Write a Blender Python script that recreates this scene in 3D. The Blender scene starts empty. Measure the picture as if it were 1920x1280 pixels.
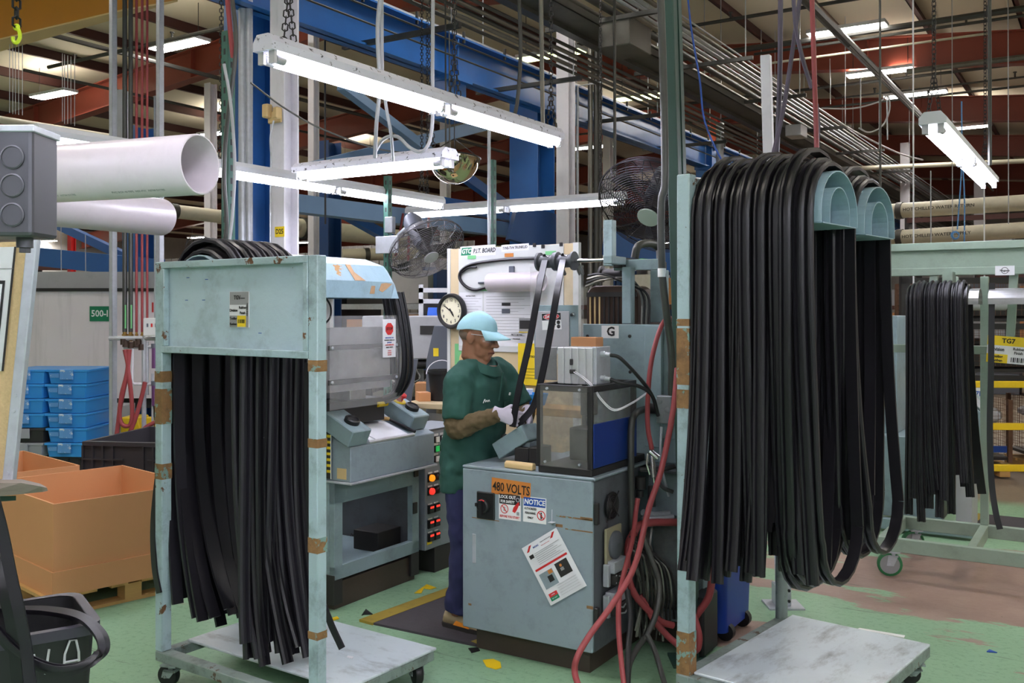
import bpy, bmesh, math, random
from mathutils import Vector, Matrix, Euler
random.seed(7)
C = bpy.context.scene.collection
sc = bpy.context.scene
F = 1800.0                      # focal length in pixels of the 1920 wide frame
CAMZ = 1.7
RAD = math.radians

# ---------------------------------------------------------------- camera, world, exposure
cam_d = bpy.data.cameras.new('camera')
cam_d.sensor_width = 36.0
cam_d.lens = 36.0 * F / 1920.0
cam_d.shift_y = -60.0 / 1920.0
cam_d.clip_end = 300
cam = bpy.data.objects.new('camera', cam_d)
cam.location = (0, 0, CAMZ)
cam.rotation_euler = (RAD(90), 0, 0)
C.objects.link(cam)
sc.camera = cam
world = bpy.data.worlds.new('world'); sc.world = world
world.use_nodes = True
world.node_tree.nodes['Background'].inputs[0].default_value = (0.9, 0.95, 1.0, 1)
world.node_tree.nodes['Background'].inputs[1].default_value = 0.25
sc.view_settings.view_transform = 'Standard'
sc.view_settings.look = 'None'
sc.view_settings.gamma = 1.0
sc.view_settings.use_curve_mapping = False
sc.view_settings.exposure = 1.15
HIGHBAY = 40.0                  # emission of the roof lamps
TUBE = 15.0                     # emission of the fluorescent tubes

# ---------------------------------------------------------------- placing
def W(px, py, Y):
    return Vector(((px - 960) / F * Y, Y, CAMZ + (580 - py) / F * Y))
def FL(px, py, z=0.0):
    Y = (CAMZ - z) * F / (py - 580)
    return W(px, py, Y)
RZ = RAD(-32)
_c, _s = math.cos(RAD(32)), math.sin(RAD(32))
def G(lx, ly, z=0.0):           # building axes to world
    return Vector((lx * _c + ly * _s, -lx * _s + ly * _c, z))
def ray_line(px, p0, d):        # parameter along p0 + t*d (plan) at which the sight line of column px crosses
    k = (px - 960) / F
    return (k * p0[1] - p0[0]) / (d[0] - k * d[1])
DA = Vector((_s, _c, 0)); DC = Vector((_c, -_s, 0))

# ---------------------------------------------------------------- materials
def lin(c):
    return tuple(((v / 255.0) / 12.92 if v <= 10 else ((v / 255.0 + 0.055) / 1.055) ** 2.4) for v in c)
def newmat(name):
    m = bpy.data.materials.new(name); m.use_nodes = True
    nt = m.node_tree
    return m, nt, nt.nodes['Principled BSDF']
def nd(nt, t, **kw):
    n = nt.nodes.new(t)
    for k, v in kw.items():
        if k.startswith('i_'):
            n.inputs[int(k[2:])].default_value = v
        else:
            setattr(n, k, v)
    return n
def mixc(nt, fac, a, b, mode='MIX'):
    n = nt.nodes.new('ShaderNodeMix'); n.data_type = 'RGBA'; n.blend_type = mode
    for sock, v in ((n.inputs['Factor'], fac), (n.inputs[6], a), (n.inputs[7], b)):
        if hasattr(v, 'is_output'):
            nt.links.new(v, sock)
        elif isinstance(v, tuple):
            sock.default_value = (v[0], v[1], v[2], 1)
        else:
            sock.default_value = v
    return n.outputs[2]
def noise(nt, vec, scale, detail=4, rough=.55, stretch=None, off=0):
    if stretch or off:
        mp = nt.nodes.new('ShaderNodeMapping')
        if stretch: mp.inputs['Scale'].default_value = stretch
        mp.inputs['Location'].default_value = (off, off * 1.7, -off)
        nt.links.new(vec, mp.inputs['Vector']); vec = mp.outputs[0]
    n = nt.nodes.new('ShaderNodeTexNoise')
    n.inputs['Scale'].default_value = scale; n.inputs['Detail'].default_value = detail; n.inputs['Roughness'].default_value = rough
    nt.links.new(vec, n.inputs['Vector'])
    return n.outputs['Fac']
def ramp(nt, fac, lo, hi):
    n = nt.nodes.new('ShaderNodeMapRange'); n.clamp = True
    n.inputs['From Min'].default_value = lo; n.inputs['From Max'].default_value = hi
    nt.links.new(fac, n.inputs['Value'])
    return n.outputs[0]
def coords(nt):
    return nt.nodes.new('ShaderNodeTexCoord').outputs['Object']
def mat(name, col, rough=.5, metal=0.0, var=.12, vs=4, chip=None, chips=6, chipt=.68, grime=0.0, gs=5, gstretch=None,
        bump=0.0, bs=40, stretch=None, spec=.5, emit=None):
    m, nt, b = newmat(name)
    v = coords(nt)
    c = lin(col)
    out = mixc(nt, noise(nt, v, vs, 5, .6, stretch), tuple(x * (1 - var) for x in c), tuple(min(1, x * (1 + var)) for x in c))
    if grime:
        g = ramp(nt, noise(nt, v, gs, 8, .7, gstretch, 3.1), .5, .75)
        mul = nd(nt, 'ShaderNodeMath', operation='MULTIPLY', i_1=grime); nt.links.new(g, mul.inputs[0])
        out = mixc(nt, mul.outputs[0], out, lin((52, 47, 43)))
    if chip:
        g = ramp(nt, noise(nt, v, chips, 9, .68, stretch, 7.7), chipt, chipt + .012)
        out = mixc(nt, g, out, lin(chip))
    nt.links.new(out, b.inputs['Base Color'])
    b.inputs['Roughness'].default_value = rough; b.inputs['Metallic'].default_value = metal
    b.inputs['Specular IOR Level'].default_value = spec
    if bump:
        bn = nt.nodes.new('ShaderNodeBump'); bn.inputs['Strength'].default_value = bump; bn.inputs['Distance'].default_value = .01
        nt.links.new(noise(nt, v, bs, 4, .6, stretch), bn.inputs['Height']); nt.links.new(bn.outputs[0], b.inputs['Normal'])
    if emit:
        b.inputs['Emission Color'].default_value = (*lin(emit[0]), 1); b.inputs['Emission Strength'].default_value = emit[1]
    return m
def emat(name, col, strength):
    m, nt, b = newmat(name)
    b.inputs['Base Color'].default_value = (.9, .9, .9, 1)
    b.inputs['Emission Color'].default_value = (*lin(col), 1); b.inputs['Emission Strength'].default_value = strength
    return m
def clearmat(name, tint, alpha, rough=.08, dirt=(120, 118, 112), dirts=6):
    m, nt, b = newmat(name)
    v = coords(nt)
    b.inputs['Base Color'].default_value = (*lin(tint), 1)
    b.inputs['Roughness'].default_value = rough
    n = ramp(nt, noise(nt, v, dirts, 6, .7), .35, .8)
    mr = nt.nodes.new('ShaderNodeMapRange'); mr.inputs['To Min'].default_value = alpha * .55; mr.inputs['To Max'].default_value = min(1, alpha * 1.6)
    nt.links.new(n, mr.inputs['Value']); nt.links.new(mr.outputs[0], b.inputs['Alpha'])
    return m
M = {}
TAN = (176, 132, 74); RUST = (92, 56, 38)
M['teal'] = mat('teal worn paint', (182, 202, 212), .42, var=.1, chip=(104, 78, 56), chips=5, chipt=.70, grime=.45, gs=4, bump=.15, bs=30)
M['tealpost'] = mat('teal chipped paint', (166, 188, 194), .45, var=.12, chip=(104, 70, 46), chips=9, chipt=.63, grime=.55, gs=9, bump=.25, bs=30)
M['tealrack'] = mat('pale green paint', (146, 164, 150), .45, var=.08, chip=(110, 110, 96), chips=9, chipt=.72, grime=.25, gs=6, bump=.1)
M['tealmach'] = mat('machine blue green paint', (138, 158, 164), .4, var=.1, chip=(74, 54, 44), chips=7, chipt=.72, grime=.4, gs=5, bump=.1)
M['tealhood'] = mat('hood light teal paint', (150, 178, 192), .36, var=.1, chip=TAN, chips=3.2, chipt=.67, grime=.3, gs=5, bump=.1)
M['cabgrey'] = mat('cabinet grey blue paint', (138, 152, 160), .42, var=.07, chip=(92, 66, 52), chips=7, chipt=.725, grime=.3, gs=7, bump=.08)
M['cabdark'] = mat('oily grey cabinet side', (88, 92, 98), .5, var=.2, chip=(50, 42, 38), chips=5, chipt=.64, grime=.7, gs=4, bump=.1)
M['plate'] = mat('worn trolley plate', (198, 208, 214), .34, var=.16, vs=3, chip=(120, 104, 88), chips=4, chipt=.68, grime=.65, gs=4, gstretch=(1, 2.5, 1), bump=.12)
M['frameedge'] = mat('scuffed trolley frame', (128, 142, 138), .5, var=.2, chip=(84, 66, 50), chips=12, chipt=.60, grime=.8, gs=9, bump=.3)
M['rustbare'] = mat('bare rusty steel patch', (138, 102, 64), .7, var=.45, vs=18, chip=(122, 152, 146), chips=14, chipt=.56, grime=.6, gs=16, bump=.4)
M['plinth'] = mat('brown plinth paint', (66, 54, 48), .5, var=.15, chip=(110, 150, 100), chips=6, chipt=.78, grime=.3, bump=.1)
M['rubber'] = mat('black rubber seal', (26, 24, 30), .36, var=.12, vs=12, spec=.5)
M['rubber2'] = mat('dusty black rubber seal', (35, 33, 40), .42, var=.14, vs=12, spec=.45)
M['rubberin'] = mat('charcoal rubber seal', (20, 19, 24), .33, var=.12, vs=12, spec=.5)
M['black'] = mat('black plastic', (26, 26, 29), .45, var=.15)
M['blackmat'] = mat('dark floor mat', (64, 60, 66), .85, var=.15, vs=20, bump=.3, bs=90)
M['darkcont'] = mat('charcoal crate plastic', (52, 50, 55), .55, var=.15, chip=(150, 150, 148), chips=3, chipt=.76)
M['steel'] = mat('stainless steel sheet', (176, 176, 178), .32, metal=.6, var=.15, vs=2, grime=.35, gs=3, bump=.02, stretch=(1, 1, 4))
M['galv'] = mat('galvanised steel', (186, 190, 198), .4, metal=.4, var=.2, vs=25, grime=.15)
M['alu'] = mat('brushed aluminium', (208, 208, 212), .35, metal=.45, var=.08, grime=.15)
M['chrome'] = mat('chrome', (215, 215, 218), .12, metal=1, var=.03)
M['dark'] = mat('dark steel', (58, 56, 58), .45, metal=.5, var=.2, grime=.3)
M['shadow'] = mat('dark oily machinery', (40, 38, 38), .6, var=.3, grime=.3)  # own dark tone of machinery, soles and printed pictures
M['browniron'] = mat('rust brown tank', (70, 52, 44), .38, metal=.3, var=.25, grime=.4)
M['greypaint'] = mat('grey equipment paint', (134, 142, 150), .45, var=.07, grime=.12)
M['slate'] = mat('slate grey paint', (92, 96, 108), .5, var=.06)
M['lightgrey'] = mat('light grey paint', (172, 172, 176), .5, var=.06, grime=.12)
M['jbox'] = mat('grey electrical box', (150, 154, 158), .4, metal=.4, var=.08, grime=.2)
M['ebox'] = mat('dark grey cast box', (92, 92, 98), .4, metal=.6, var=.15, grime=.3)
M['white'] = mat('white print', (232, 232, 232), .5, var=.02)
M['paper'] = mat('paper', (228, 228, 232), .6, var=.03)
M['whitewash'] = mat('white column paint', (222, 220, 228), .45, var=.05, vs=2, grime=.2, gs=3)
M['boardwhite'] = mat('white board', (208, 210, 209), .35, var=.02, grime=.06)
M['plywood'] = mat('pale plywood', (206, 186, 150), .6, var=.1, vs=3, stretch=(1, 1, .2), bump=.05)
M['cork'] = mat('cork board', (198, 172, 126), .85, var=.22, vs=90, bump=.25, bs=150)
M['wood'] = mat('raw pine', (194, 152, 92), .65, var=.18, vs=6, stretch=(1, 8, 8), bump=.1)
M['woodold'] = mat('weathered wood', (140, 128, 118), .7, var=.3, vs=9, stretch=(1, 8, 8), bump=.3)
M['card'] = mat('brown cardboard', (204, 146, 100), .75, var=.05, vs=2, bump=.05, bs=120)
M['cardin'] = mat('cardboard inner face', (214, 166, 124), .75, var=.05, vs=2, bump=.05, bs=120)
M['blue'] = mat('crane blue paint', (44, 100, 170), .3, var=.14, vs=1.5, grime=.2, gs=2)
M['bluedk'] = mat('dark blue paint', (30, 66, 118), .42, var=.14, vs=1.5, grime=.2, gs=2)
M['bluelt'] = mat('light blue paint', (120, 152, 190), .42, var=.08)
M['bluetote'] = mat('blue tote plastic', (52, 146, 222), .4, var=.06, chip=(214, 220, 224), chips=9, chipt=.67)
M['bluetag'] = mat('blue plastic pocket', (96, 152, 214), .35, var=.12, vs=14, chip=(212, 222, 232), chips=18, chipt=.6)
M['greytote'] = mat('grey tote plastic', (152, 154, 162), .45, var=.06, chip=(210, 214, 214), chips=9, chipt=.7)
M['blacktote'] = mat('black tote plastic', (46, 44, 46), .45, var=.06, chip=(190, 194, 194), chips=9, chipt=.64)
M['bluebin'] = mat('blue bin plastic', (24, 58, 146), .42, var=.06)
M['bluepanel'] = mat('deep blue panel', (20, 50, 126), .35, var=.05, grime=.1)
M['yellow'] = mat('yellow safety paint', (238, 200, 30), .45, var=.06, grime=.2)
M['yellowsign'] = mat('yellow print', (240, 208, 40), .5, var=.03)
M['amber'] = mat('amber crane paint', (188, 122, 14), .45, var=.08, vs=1.5)
M['cream'] = mat('cream and lit crane underside', (214, 184, 132), .5, var=.08, vs=2)
M['red'] = mat('red paint', (196, 38, 40), .45, var=.06)
M['redprint'] = mat('red print', (206, 44, 46), .5, var=.03)
M['redhose'] = mat('red rubber hose', (150, 62, 66), .5, var=.12, vs=8, grime=.2)
M['redbeam'] = mat('red oxide beam paint', (146, 70, 56), .40, var=.12, vs=1.2, grime=.2, gs=2)
M['purlin'] = mat('maroon purlin paint', (78, 46, 44), .5, var=.1, vs=1.5)
M['roofskin'] = mat('roof insulation facing', (222, 214, 194), .75, var=.08, vs=.8, bump=.5, bs=2.2, stretch=(1, .25, 1))
M['greenp'] = mat('dark green post paint', (44, 74, 66), .5, var=.1, grime=.2)
M['greenstrut'] = mat('green strut paint', (58, 100, 88), .5, var=.1, grime=.2)
M['greensign'] = mat('green print', (14, 126, 88), .5, var=.03)
M['fanbadge'] = mat('fan badge', (150, 166, 152), .4, var=.05)
M['greenplate'] = mat('bright green print', (120, 196, 132), .5, var=.05)
M['orange'] = mat('orange sticker', (206, 128, 58), .55, var=.06, grime=.2)
M['blackprint'] = mat('black print', (30, 28, 30), .55, var=.04)
M['greyprint'] = mat('grey print', (150, 150, 152), .55, var=.04)
M['blueprint'] = mat('blue print', (26, 74, 164), .5, var=.04)
M['pipewhite'] = mat('off white pipe lagging', (196, 190, 170), .5, var=.06, grime=.2)
M['pvc'] = mat('white plastic pipe', (208, 198, 204), .32, var=.04, vs=3, grime=.12, gs=6)
M['conduit'] = mat('dull conduit', (132, 130, 124), .38, metal=.75, var=.15, grime=.3)
M['conduitdk'] = mat('dark conduit', (84, 84, 82), .45, metal=.6, var=.15, grime=.3)
M['tray'] = mat('cable tray steel', (112, 110, 104), .45, metal=.7, var=.15, grime=.3)
M['fixture'] = mat('speckled white lamp housing', (222, 220, 236), .4, var=.03, chip=(70, 66, 80), chips=30, chipt=.60)
M['fixture2'] = mat('white lamp housing', (206, 208, 216), .45, var=.04)
M['tube'] = emat('lit fluorescent tube', (240, 240, 255), TUBE)
M['tubegreen'] = emat('old greenish tube', (226, 240, 150), 6)
M['upfill'] = emat('added lamp uplight', (255, 244, 226), HIGHBAY * .6)
M['led'] = emat('lit roof lamp', (252, 246, 238), HIGHBAY)
M['amberlamp'] = mat('amber lit button', (230, 130, 30), .4, emit=((240, 130, 20), .6))
M['redlamp'] = mat('red lit button', (200, 60, 50), .4, emit=((230, 50, 40), .5))
M['leddisplay'] = mat('red lit display', (150, 20, 16), .3, emit=((240, 40, 30), 1.2))
M['greenlamp'] = mat('green button', (40, 170, 90), .4, emit=((40, 190, 90), .2))
M['darkred'] = mat('dark red button', (120, 30, 36), .4)
M['clear'] = clearmat('scuffed clear sheet', (226, 224, 228), .16)
M['smoky'] = clearmat('smoky clear panel', (132, 130, 128), .42, rough=.15)
M['wrap'] = clearmat('plastic wrap', (235, 235, 240), .4, rough=.15, dirts=14)
M['skin'] = mat('brown skin', (152, 104, 80), .5, var=.14, vs=14, bump=.08, bs=60)
M['lip'] = mat('lip', (112, 66, 56), .45, var=.05)
M['hair'] = mat('cropped grey hair', (116, 96, 84), .8, var=.3, vs=60)
M['eyewhite'] = mat('eye white', (220, 214, 206), .3, var=.02)
M['shirt'] = mat('dark green shirt', (42, 84, 76), .85, var=.12, vs=10, bump=.25, bs=14)
M['sleeve'] = mat('olive brown sleeve', (98, 82, 58), .9, var=.15, vs=18, bump=.35, bs=26, stretch=(1, 1, 1))
M['jeans'] = mat('dark blue jeans', (44, 46, 88), .85, var=.22, vs=10, bump=.25, bs=16)
M['capblue'] = mat('light blue cap', (160, 204, 218), .8, var=.08, vs=16, bump=.15, bs=30)
M['glove'] = mat('pale grey glove', (192, 184, 200), .8, var=.1, vs=30, bump=.15, bs=90)
M['shoe'] = mat('tan work shoe', (160, 142, 112), .7, var=.12)
M['shoeorange'] = mat('orange shoe trim', (226, 140, 40), .6, var=.05)
M['dial'] = mat('clock dial', (234, 228, 200), .45, var=.02)
M['mesh'] = mat('rusty wire', (112, 82, 66), .6, metal=.4, var=.25, vs=30)
M['meshdk'] = mat('dark wire', (84, 76, 72), .5, metal=.5, var=.2)
M['fanwire'] = mat('fan guard wire', (126, 122, 128), .35, metal=.6, var=.1)
M['fanwiredk'] = mat('dark fan guard wire', (58, 54, 60), .35, metal=.6, var=.1)
M['cordgrey'] = mat('grey violet cord', (88, 80, 98), .5, var=.08)
M['purple'] = mat('purple plastic bowl', (104, 64, 112), .35, var=.1)
M['greenwheel'] = mat('green wheel tread', (40, 110, 66), .5, var=.08)
M['shrink'] = mat('crumpled film heap', (196, 196, 204), .35, var=.25, vs=16, bump=.8, bs=18)
M['wallfar'] = mat('pale wall panels', (168, 166, 164), .6, var=.08, vs=1.5, stretch=(8, 8, .3), grime=.15)
M['trailer'] = mat('white trailer skin', (236, 226, 232), .5, var=.06, vs=2, grime=.22, gs=2, gstretch=(3, 3, .25))
M['bluetarp'] = mat('blue plastic bags', (26, 92, 200), .45, var=.1, vs=8, bump=.3, bs=20)
M['redbin'] = mat('red bracing paint', (196, 30, 34), .45, var=.06)
M['mirror'] = mat('mirror dome', (205, 190, 160), .06, metal=1, var=.02)
M['chalk'] = mat('chalk', (196, 196, 200), .9, var=.1)

# floor: green paint worn through to reddish concrete along the traffic lanes
def floor_mat():
    m, nt, b = newmat('worn green floor paint')
    v = coords(nt)
    g1 = noise(nt, v, .8, 6, .65); g2 = noise(nt, v, 30, 6, .7)
    base = mixc(nt, g1, lin((126, 162, 130)), lin((146, 182, 148)))
    base = mixc(nt, ramp(nt, g2, .52, .8), base, lin((98, 134, 106)))
    sep = nt.nodes.new('ShaderNodeSeparateXYZ'); nt.links.new(v, sep.inputs[0])
    # lane mask: a worn lane on the aisle side of the building
    def blob(cx, cy, rx, ry):
        mp = nt.nodes.new('ShaderNodeMapping'); mp.vector_type = 'TEXTURE'
        mp.inputs['Location'].default_value = (cx, cy, 0); mp.inputs['Scale'].default_value = (rx, ry, 1)
        nt.links.new(v, mp.inputs['Vector'])
        ln = nd(nt, 'ShaderNodeVectorMath', operation='LENGTH'); nt.links.new(mp.outputs[0], ln.inputs[0])
        return ramp(nt, ln.outputs['Value'], 1.0, .35)
    w = None
    for (p, rx, ry) in FLOOR_WEAR:
        o = blob(p[0], p[1], rx, ry)
        if w is None: w = o
        else:
            mx = nd(nt, 'ShaderNodeMath', operation='MAXIMUM'); nt.links.new(w, mx.inputs[0]); nt.links.new(o, mx.inputs[1]); w = mx.outputs[0]
    n3 = noise(nt, v, 2.6, 9, .68, (.45, 1.6, 1))
    ad = nd(nt, 'ShaderNodeMath', operation='MULTIPLY_ADD', i_1=.34); nt.links.new(w, ad.inputs[0]); nt.links.new(n3, ad.inputs[2])
    wear = ramp(nt, ad.outputs[0], .66, .69)
    bare = mixc(nt, noise(nt, v, 5, 6, .6), lin((136, 108, 98)), lin((168, 144, 132)))
    col = mixc(nt, wear, base, bare)
    far = ramp(nt, sep.outputs['Y'], 9.3, 9.6)
    col = mixc(nt, far, col, mixc(nt, noise(nt, v, 1.2, 6, .6), lin((120, 106, 92)), lin((158, 142, 124))))
    sc_ = ramp(nt, noise(nt, v, 5, 8, .75, (.25, 2.5, 1), 4.2), .60, .68)
    mu = nd(nt, 'ShaderNodeMath', operation='MULTIPLY', i_1=.65); nt.links.new(sc_, mu.inputs[0])
    col = mixc(nt, mu.outputs[0], col, lin((60, 70, 60)))
    sp = ramp(nt, noise(nt, v, 55, 2, .5, None, 9), .74, .77)
    col = mixc(nt, sp, col, lin((40, 42, 40)))
    nt.links.new(col, b.inputs['Base Color'])
    rr = nt.nodes.new('ShaderNodeMapRange'); rr.inputs['To Min'].default_value = .34; rr.inputs['To Max'].default_value = .6
    nt.links.new(g2, rr.inputs['Value']); nt.links.new(rr.outputs[0], b.inputs['Roughness'])
    bn = nt.nodes.new('ShaderNodeBump'); bn.inputs['Strength'].default_value = .08; bn.inputs['Distance'].default_value = .01
    nt.links.new(g2, bn.inputs['Height']); nt.links.new(bn.outputs[0], b.inputs['Normal'])
    return m
FLOOR_WEAR = []
# ---------------------------------------------------------------- mesh builder
_font = None
class MB:
    def __init__(self): self.v = []; self.f = []; self.m = []
    def add(self, vs, fs, mi=0):
        o = len(self.v)
        self.v += [Vector(p) for p in vs]; self.f += [tuple(i + o for i in f) for f in fs]; self.m += [mi] * len(fs)
        return self
    def bx(self, x0, x1, y0, y1, z0, z1, mi=0, mx=None):
        vs = [Vector(p) for p in ((x0, y0, z0), (x1, y0, z0), (x1, y1, z0), (x0, y1, z0), (x0, y0, z1), (x1, y0, z1), (x1, y1, z1), (x0, y1, z1))]
        if mx is not None: vs = [mx @ p for p in vs]
        return self.add(vs, [(3, 2, 1, 0), (4, 5, 6, 7), (0, 1, 5, 4), (1, 2, 6, 5), (2, 3, 7, 6), (3, 0, 4, 7)], mi)
    def bar(self, p0, p1, w, h, mi=0, up=(0, 0, 1)):
        p0 = Vector(p0); p1 = Vector(p1); d = (p1 - p0); L = d.length; d.normalize()
        u = Vector(up)
        if abs(d.dot(u)) > .98: u = Vector((0, 1, 0))
        s = d.cross(u).normalized(); u = s.cross(d)
        mx = Matrix((( *s, 0), (*d, 0), (*u, 0), (0, 0, 0, 1))).transposed(); mx.translation = p0
        return self.bx(-w / 2, w / 2, 0, L, -h / 2, h / 2, mi, mx)
    def tube(self, pts, r, n=8, mi=0, cap=True, closed=False):
        pts = [Vector(p) for p in pts]; k = len(pts)
        rs = r if isinstance(r, (list, tuple)) else [r] * k
        vs = []; t0 = None; s = None
        for i, p in enumerate(pts):
            if closed: t = pts[(i + 1) % k] - pts[i - 1]
            else: t = pts[min(i + 1, k - 1)] - pts[max(i - 1, 0)]
            if t.length < 1e-9: t = Vector((0, 0, 1))
            t.normalize()
            if s is None:
                s = t.cross(Vector((0, 0, 1)))
                if s.length < .05: s = t.cross(Vector((0, 1, 0)))
                s.normalize()
            else:
                s = (s - t * s.dot(t))
                if s.length < 1e-6: s = t.orthogonal()
                s.normalize()
            u = s.cross(t)
            for j in range(n):
                a = 2 * math.pi * j / n
                vs.append(p + (s * math.cos(a) + u * math.sin(a)) * rs[i])
        fs = []
        for i in range(k if closed else k - 1):
            a0 = i * n; b0 = ((i + 1) % k) * n
            for j in range(n):
                fs.append((a0 + j, b0 + j, b0 + (j + 1) % n, a0 + (j + 1) % n))
        if cap and not closed:
            fs.append(tuple(range(n))); fs.append(tuple(range((k - 1) * n, k * n))[::-1])
        return self.add(vs, fs, mi)
    def cyl(self, p0, p1, r, n=16, mi=0): return self.tube([p0, p1], r, n, mi)
    def sweep(self, pts, side, prof, mi=0):      # side: fixed width vector; prof: list of (along side, along normal)
        pts = [Vector(p) for p in pts]; k = len(pts); n = len(prof); vs = []
        for i, p in enumerate(pts):
            t = (pts[min(i + 1, k - 1)] - pts[max(i - 1, 0)]).normalized()
            sd = side[i] if isinstance(side, list) else side
            sd = (sd - t * sd.dot(t)).normalized()
            nn = sd.cross(t)
            for (a, b) in prof: vs.append(p + sd * a + nn * b)
        fs = []
        for i in range(k - 1):
            for j in range(n):
                fs.append((i * n + j, i * n + (j + 1) % n, (i + 1) * n + (j + 1) % n, (i + 1) * n + j))
        fs.append(tuple(range(n))[::-1]); fs.append(tuple(range((k - 1) * n, k * n)))
        return self.add(vs, fs, mi)
    def lathe(self, prof, n=20, mi=0, mx=None):   # prof (r, z)
        vs = []
        for (r, z) in prof:
            for j in range(n):
                a = 2 * math.pi * j / n; p = Vector((r * math.cos(a), r * math.sin(a), z))
                vs.append(mx @ p if mx is not None else p)
        fs = []
        for i in range(len(prof) - 1):
            for j in range(n): fs.append((i * n + j, i * n + (j + 1) % n, (i + 1) * n + (j + 1) % n, (i + 1) * n + j))
        ring_ = prof[0] == prof[-1]
        if prof[0][0] > 1e-5 and not ring_: fs.append(tuple(range(n))[::-1])
        if prof[-1][0] > 1e-5 and not ring_: fs.append(tuple(range((len(prof) - 1) * n, len(prof) * n)))
        return self.add(vs, fs, mi)
    def prism(self, poly, vec, mi=0):             # poly: 3D points of one face, extruded along vec
        vec = Vector(vec); n = len(poly); a = [Vector(p) for p in poly]
        vs = a + [p + vec for p in a]
        fs = [tuple(range(n))[::-1], tuple(range(n, 2 * n))] + [(i, (i + 1) % n, n + (i + 1) % n, n + i) for i in range(n)]
        return self.add(vs, fs, mi)
    def loft(self, rings, mi=0, cap=True):
        n = len(rings[0]); vs = [p for r in rings for p in r]; fs = []
        for i in range(len(rings) - 1):
            for j in range(n): fs.append((i * n + j, i * n + (j + 1) % n, (i + 1) * n + (j + 1) % n, (i + 1) * n + j))
        if cap: fs.append(tuple(range(n))[::-1]); fs.append(tuple(range((len(rings) - 1) * n, len(rings) * n)))
        return self.add(vs, fs, mi)
    def ell(self, c, r, n=14, m=9, mi=0, mx=None):
        c = Vector(c); rings = []
        for i in range(m + 1):
            ph = -math.pi / 2 + math.pi * i / m; rr = max(math.cos(ph), .02)
            rings.append([(mx @ Vector((r[0] * rr * math.cos(a), r[1] * rr * math.sin(a), r[2] * math.sin(ph))) if mx is not None else Vector((r[0] * rr * math.cos(a), r[1] * rr * math.sin(a), r[2] * math.sin(ph)))) + c
                          for a in [2 * math.pi * j / n for j in range(n)]])
        return self.loft(rings, mi)
    def text(self, s, size, mi, mx, align='CENTER', bold=0.0, sx=1.0, shear=0.0, res=2):   # mx maps text plane (x right, y up, z out)
        cu = bpy.data.curves.new('t', 'FONT'); cu.body = s; cu.size = size; cu.align_x = align; cu.align_y = 'CENTER'
        cu.resolution_u = res; cu.extrude = 0.0003; cu.offset = bold * size; cu.shear = shear
        ob = bpy.data.objects.new('t', cu); C.objects.link(ob)
        me = bpy.data.meshes.new_from_object(ob.evaluated_get(bpy.context.evaluated_depsgraph_get()))
        sm = Matrix.Diagonal((sx, 1, 1, 1))
        self.add([mx @ (sm @ v.co) for v in me.vertices], [tuple(p.vertices) for p in me.polygons], mi)
        bpy.data.objects.remove(ob); bpy.data.curves.remove(cu); bpy.data.meshes.remove(me)
        return self
    def build(self, name, mats, parent=None, world=False, smooth=40, bevel=0, seg=1, loc=None, rz=0.0):
        me = bpy.data.meshes.new(name)
        vs = self.v
        if world and parent is not None:
            inv = parent.matrix_basis.inverted() if parent.parent is None else (parent.parent.matrix_basis @ parent.matrix_basis).inverted()
            vs = [inv @ p for p in vs]
        me.from_pydata([tuple(p) for p in vs], [], self.f)
        if not isinstance(mats, (list, tuple)): mats = [mats]
        for m in mats: me.materials.append(M[m] if isinstance(m, str) else m)
        me.polygons.foreach_set('material_index', self.m)
        bm = bmesh.new(); bm.from_mesh(me); bmesh.ops.recalc_face_normals(bm, faces=bm.faces); bm.to_mesh(me); bm.free()
        if smooth:
            me.shade_smooth(); me.set_sharp_from_angle(angle=RAD(smooth))
        o = bpy.data.objects.new(name, me); C.objects.link(o)
        if parent is not None: o.parent = parent
        if loc is not None: o.location = loc
        if rz: o.rotation_euler = (0, 0, rz)
        if bevel:
            b = o.modifiers.new('edge', 'BEVEL'); b.width = bevel; b.segments = seg; b.limit_method = 'ANGLE'; b.angle_limit = RAD(50)
        return o
def tag(o, label=None, cat=None, group=None, kind=None):
    if label: o['label'] = label
    if cat: o['category'] = cat
    if group: o['group'] = group
    if kind: o['kind'] = kind
    return o
def thing(name, label, cat, loc=(0, 0, 0), rz=0.0, group=None, kind=None):
    o = bpy.data.objects.new(name, None); C.objects.link(o); o.empty_display_size = .1
    o.location = loc; o.rotation_euler = (0, 0, rz)
    return tag(o, label, cat, group, kind)
def kids(o): return [c for c in o.children]
def copy_tree(o, parent=None):
    c = o.copy(); C.objects.link(c)
    if parent is not None: c.parent = parent
    for ch in kids(o): copy_tree(ch, c)
    return c
def arc(c, r, a0, a1, n, ax=(1, 0, 0), ay=(0, 0, 1)):
    c = Vector(c); ax = Vector(ax); ay = Vector(ay)
    return [c + ax * (r * math.cos(a0 + (a1 - a0) * i / n)) + ay * (r * math.sin(a0 + (a1 - a0) * i / n)) for i in range(n + 1)]
def smooth_path(pts, n=6):
    pts = [Vector(p) for p in pts]; out = []
    P = [pts[0] * 2 - pts[1]] + pts + [pts[-1] * 2 - pts[-2]]
    for i in range(1, len(P) - 2):
        p0, p1, p2, p3 = P[i - 1], P[i], P[i + 1], P[i + 2]
        for k in range(n):
            t = k / n
            out.append(.5 * ((2 * p1) + (p2 - p0) * t + (2 * p0 - 5 * p1 + 4 * p2 - p3) * t * t + (3 * p1 - p0 - 3 * p2 + p3) * t ** 3))
    out.append(pts[-1]); return out
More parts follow.
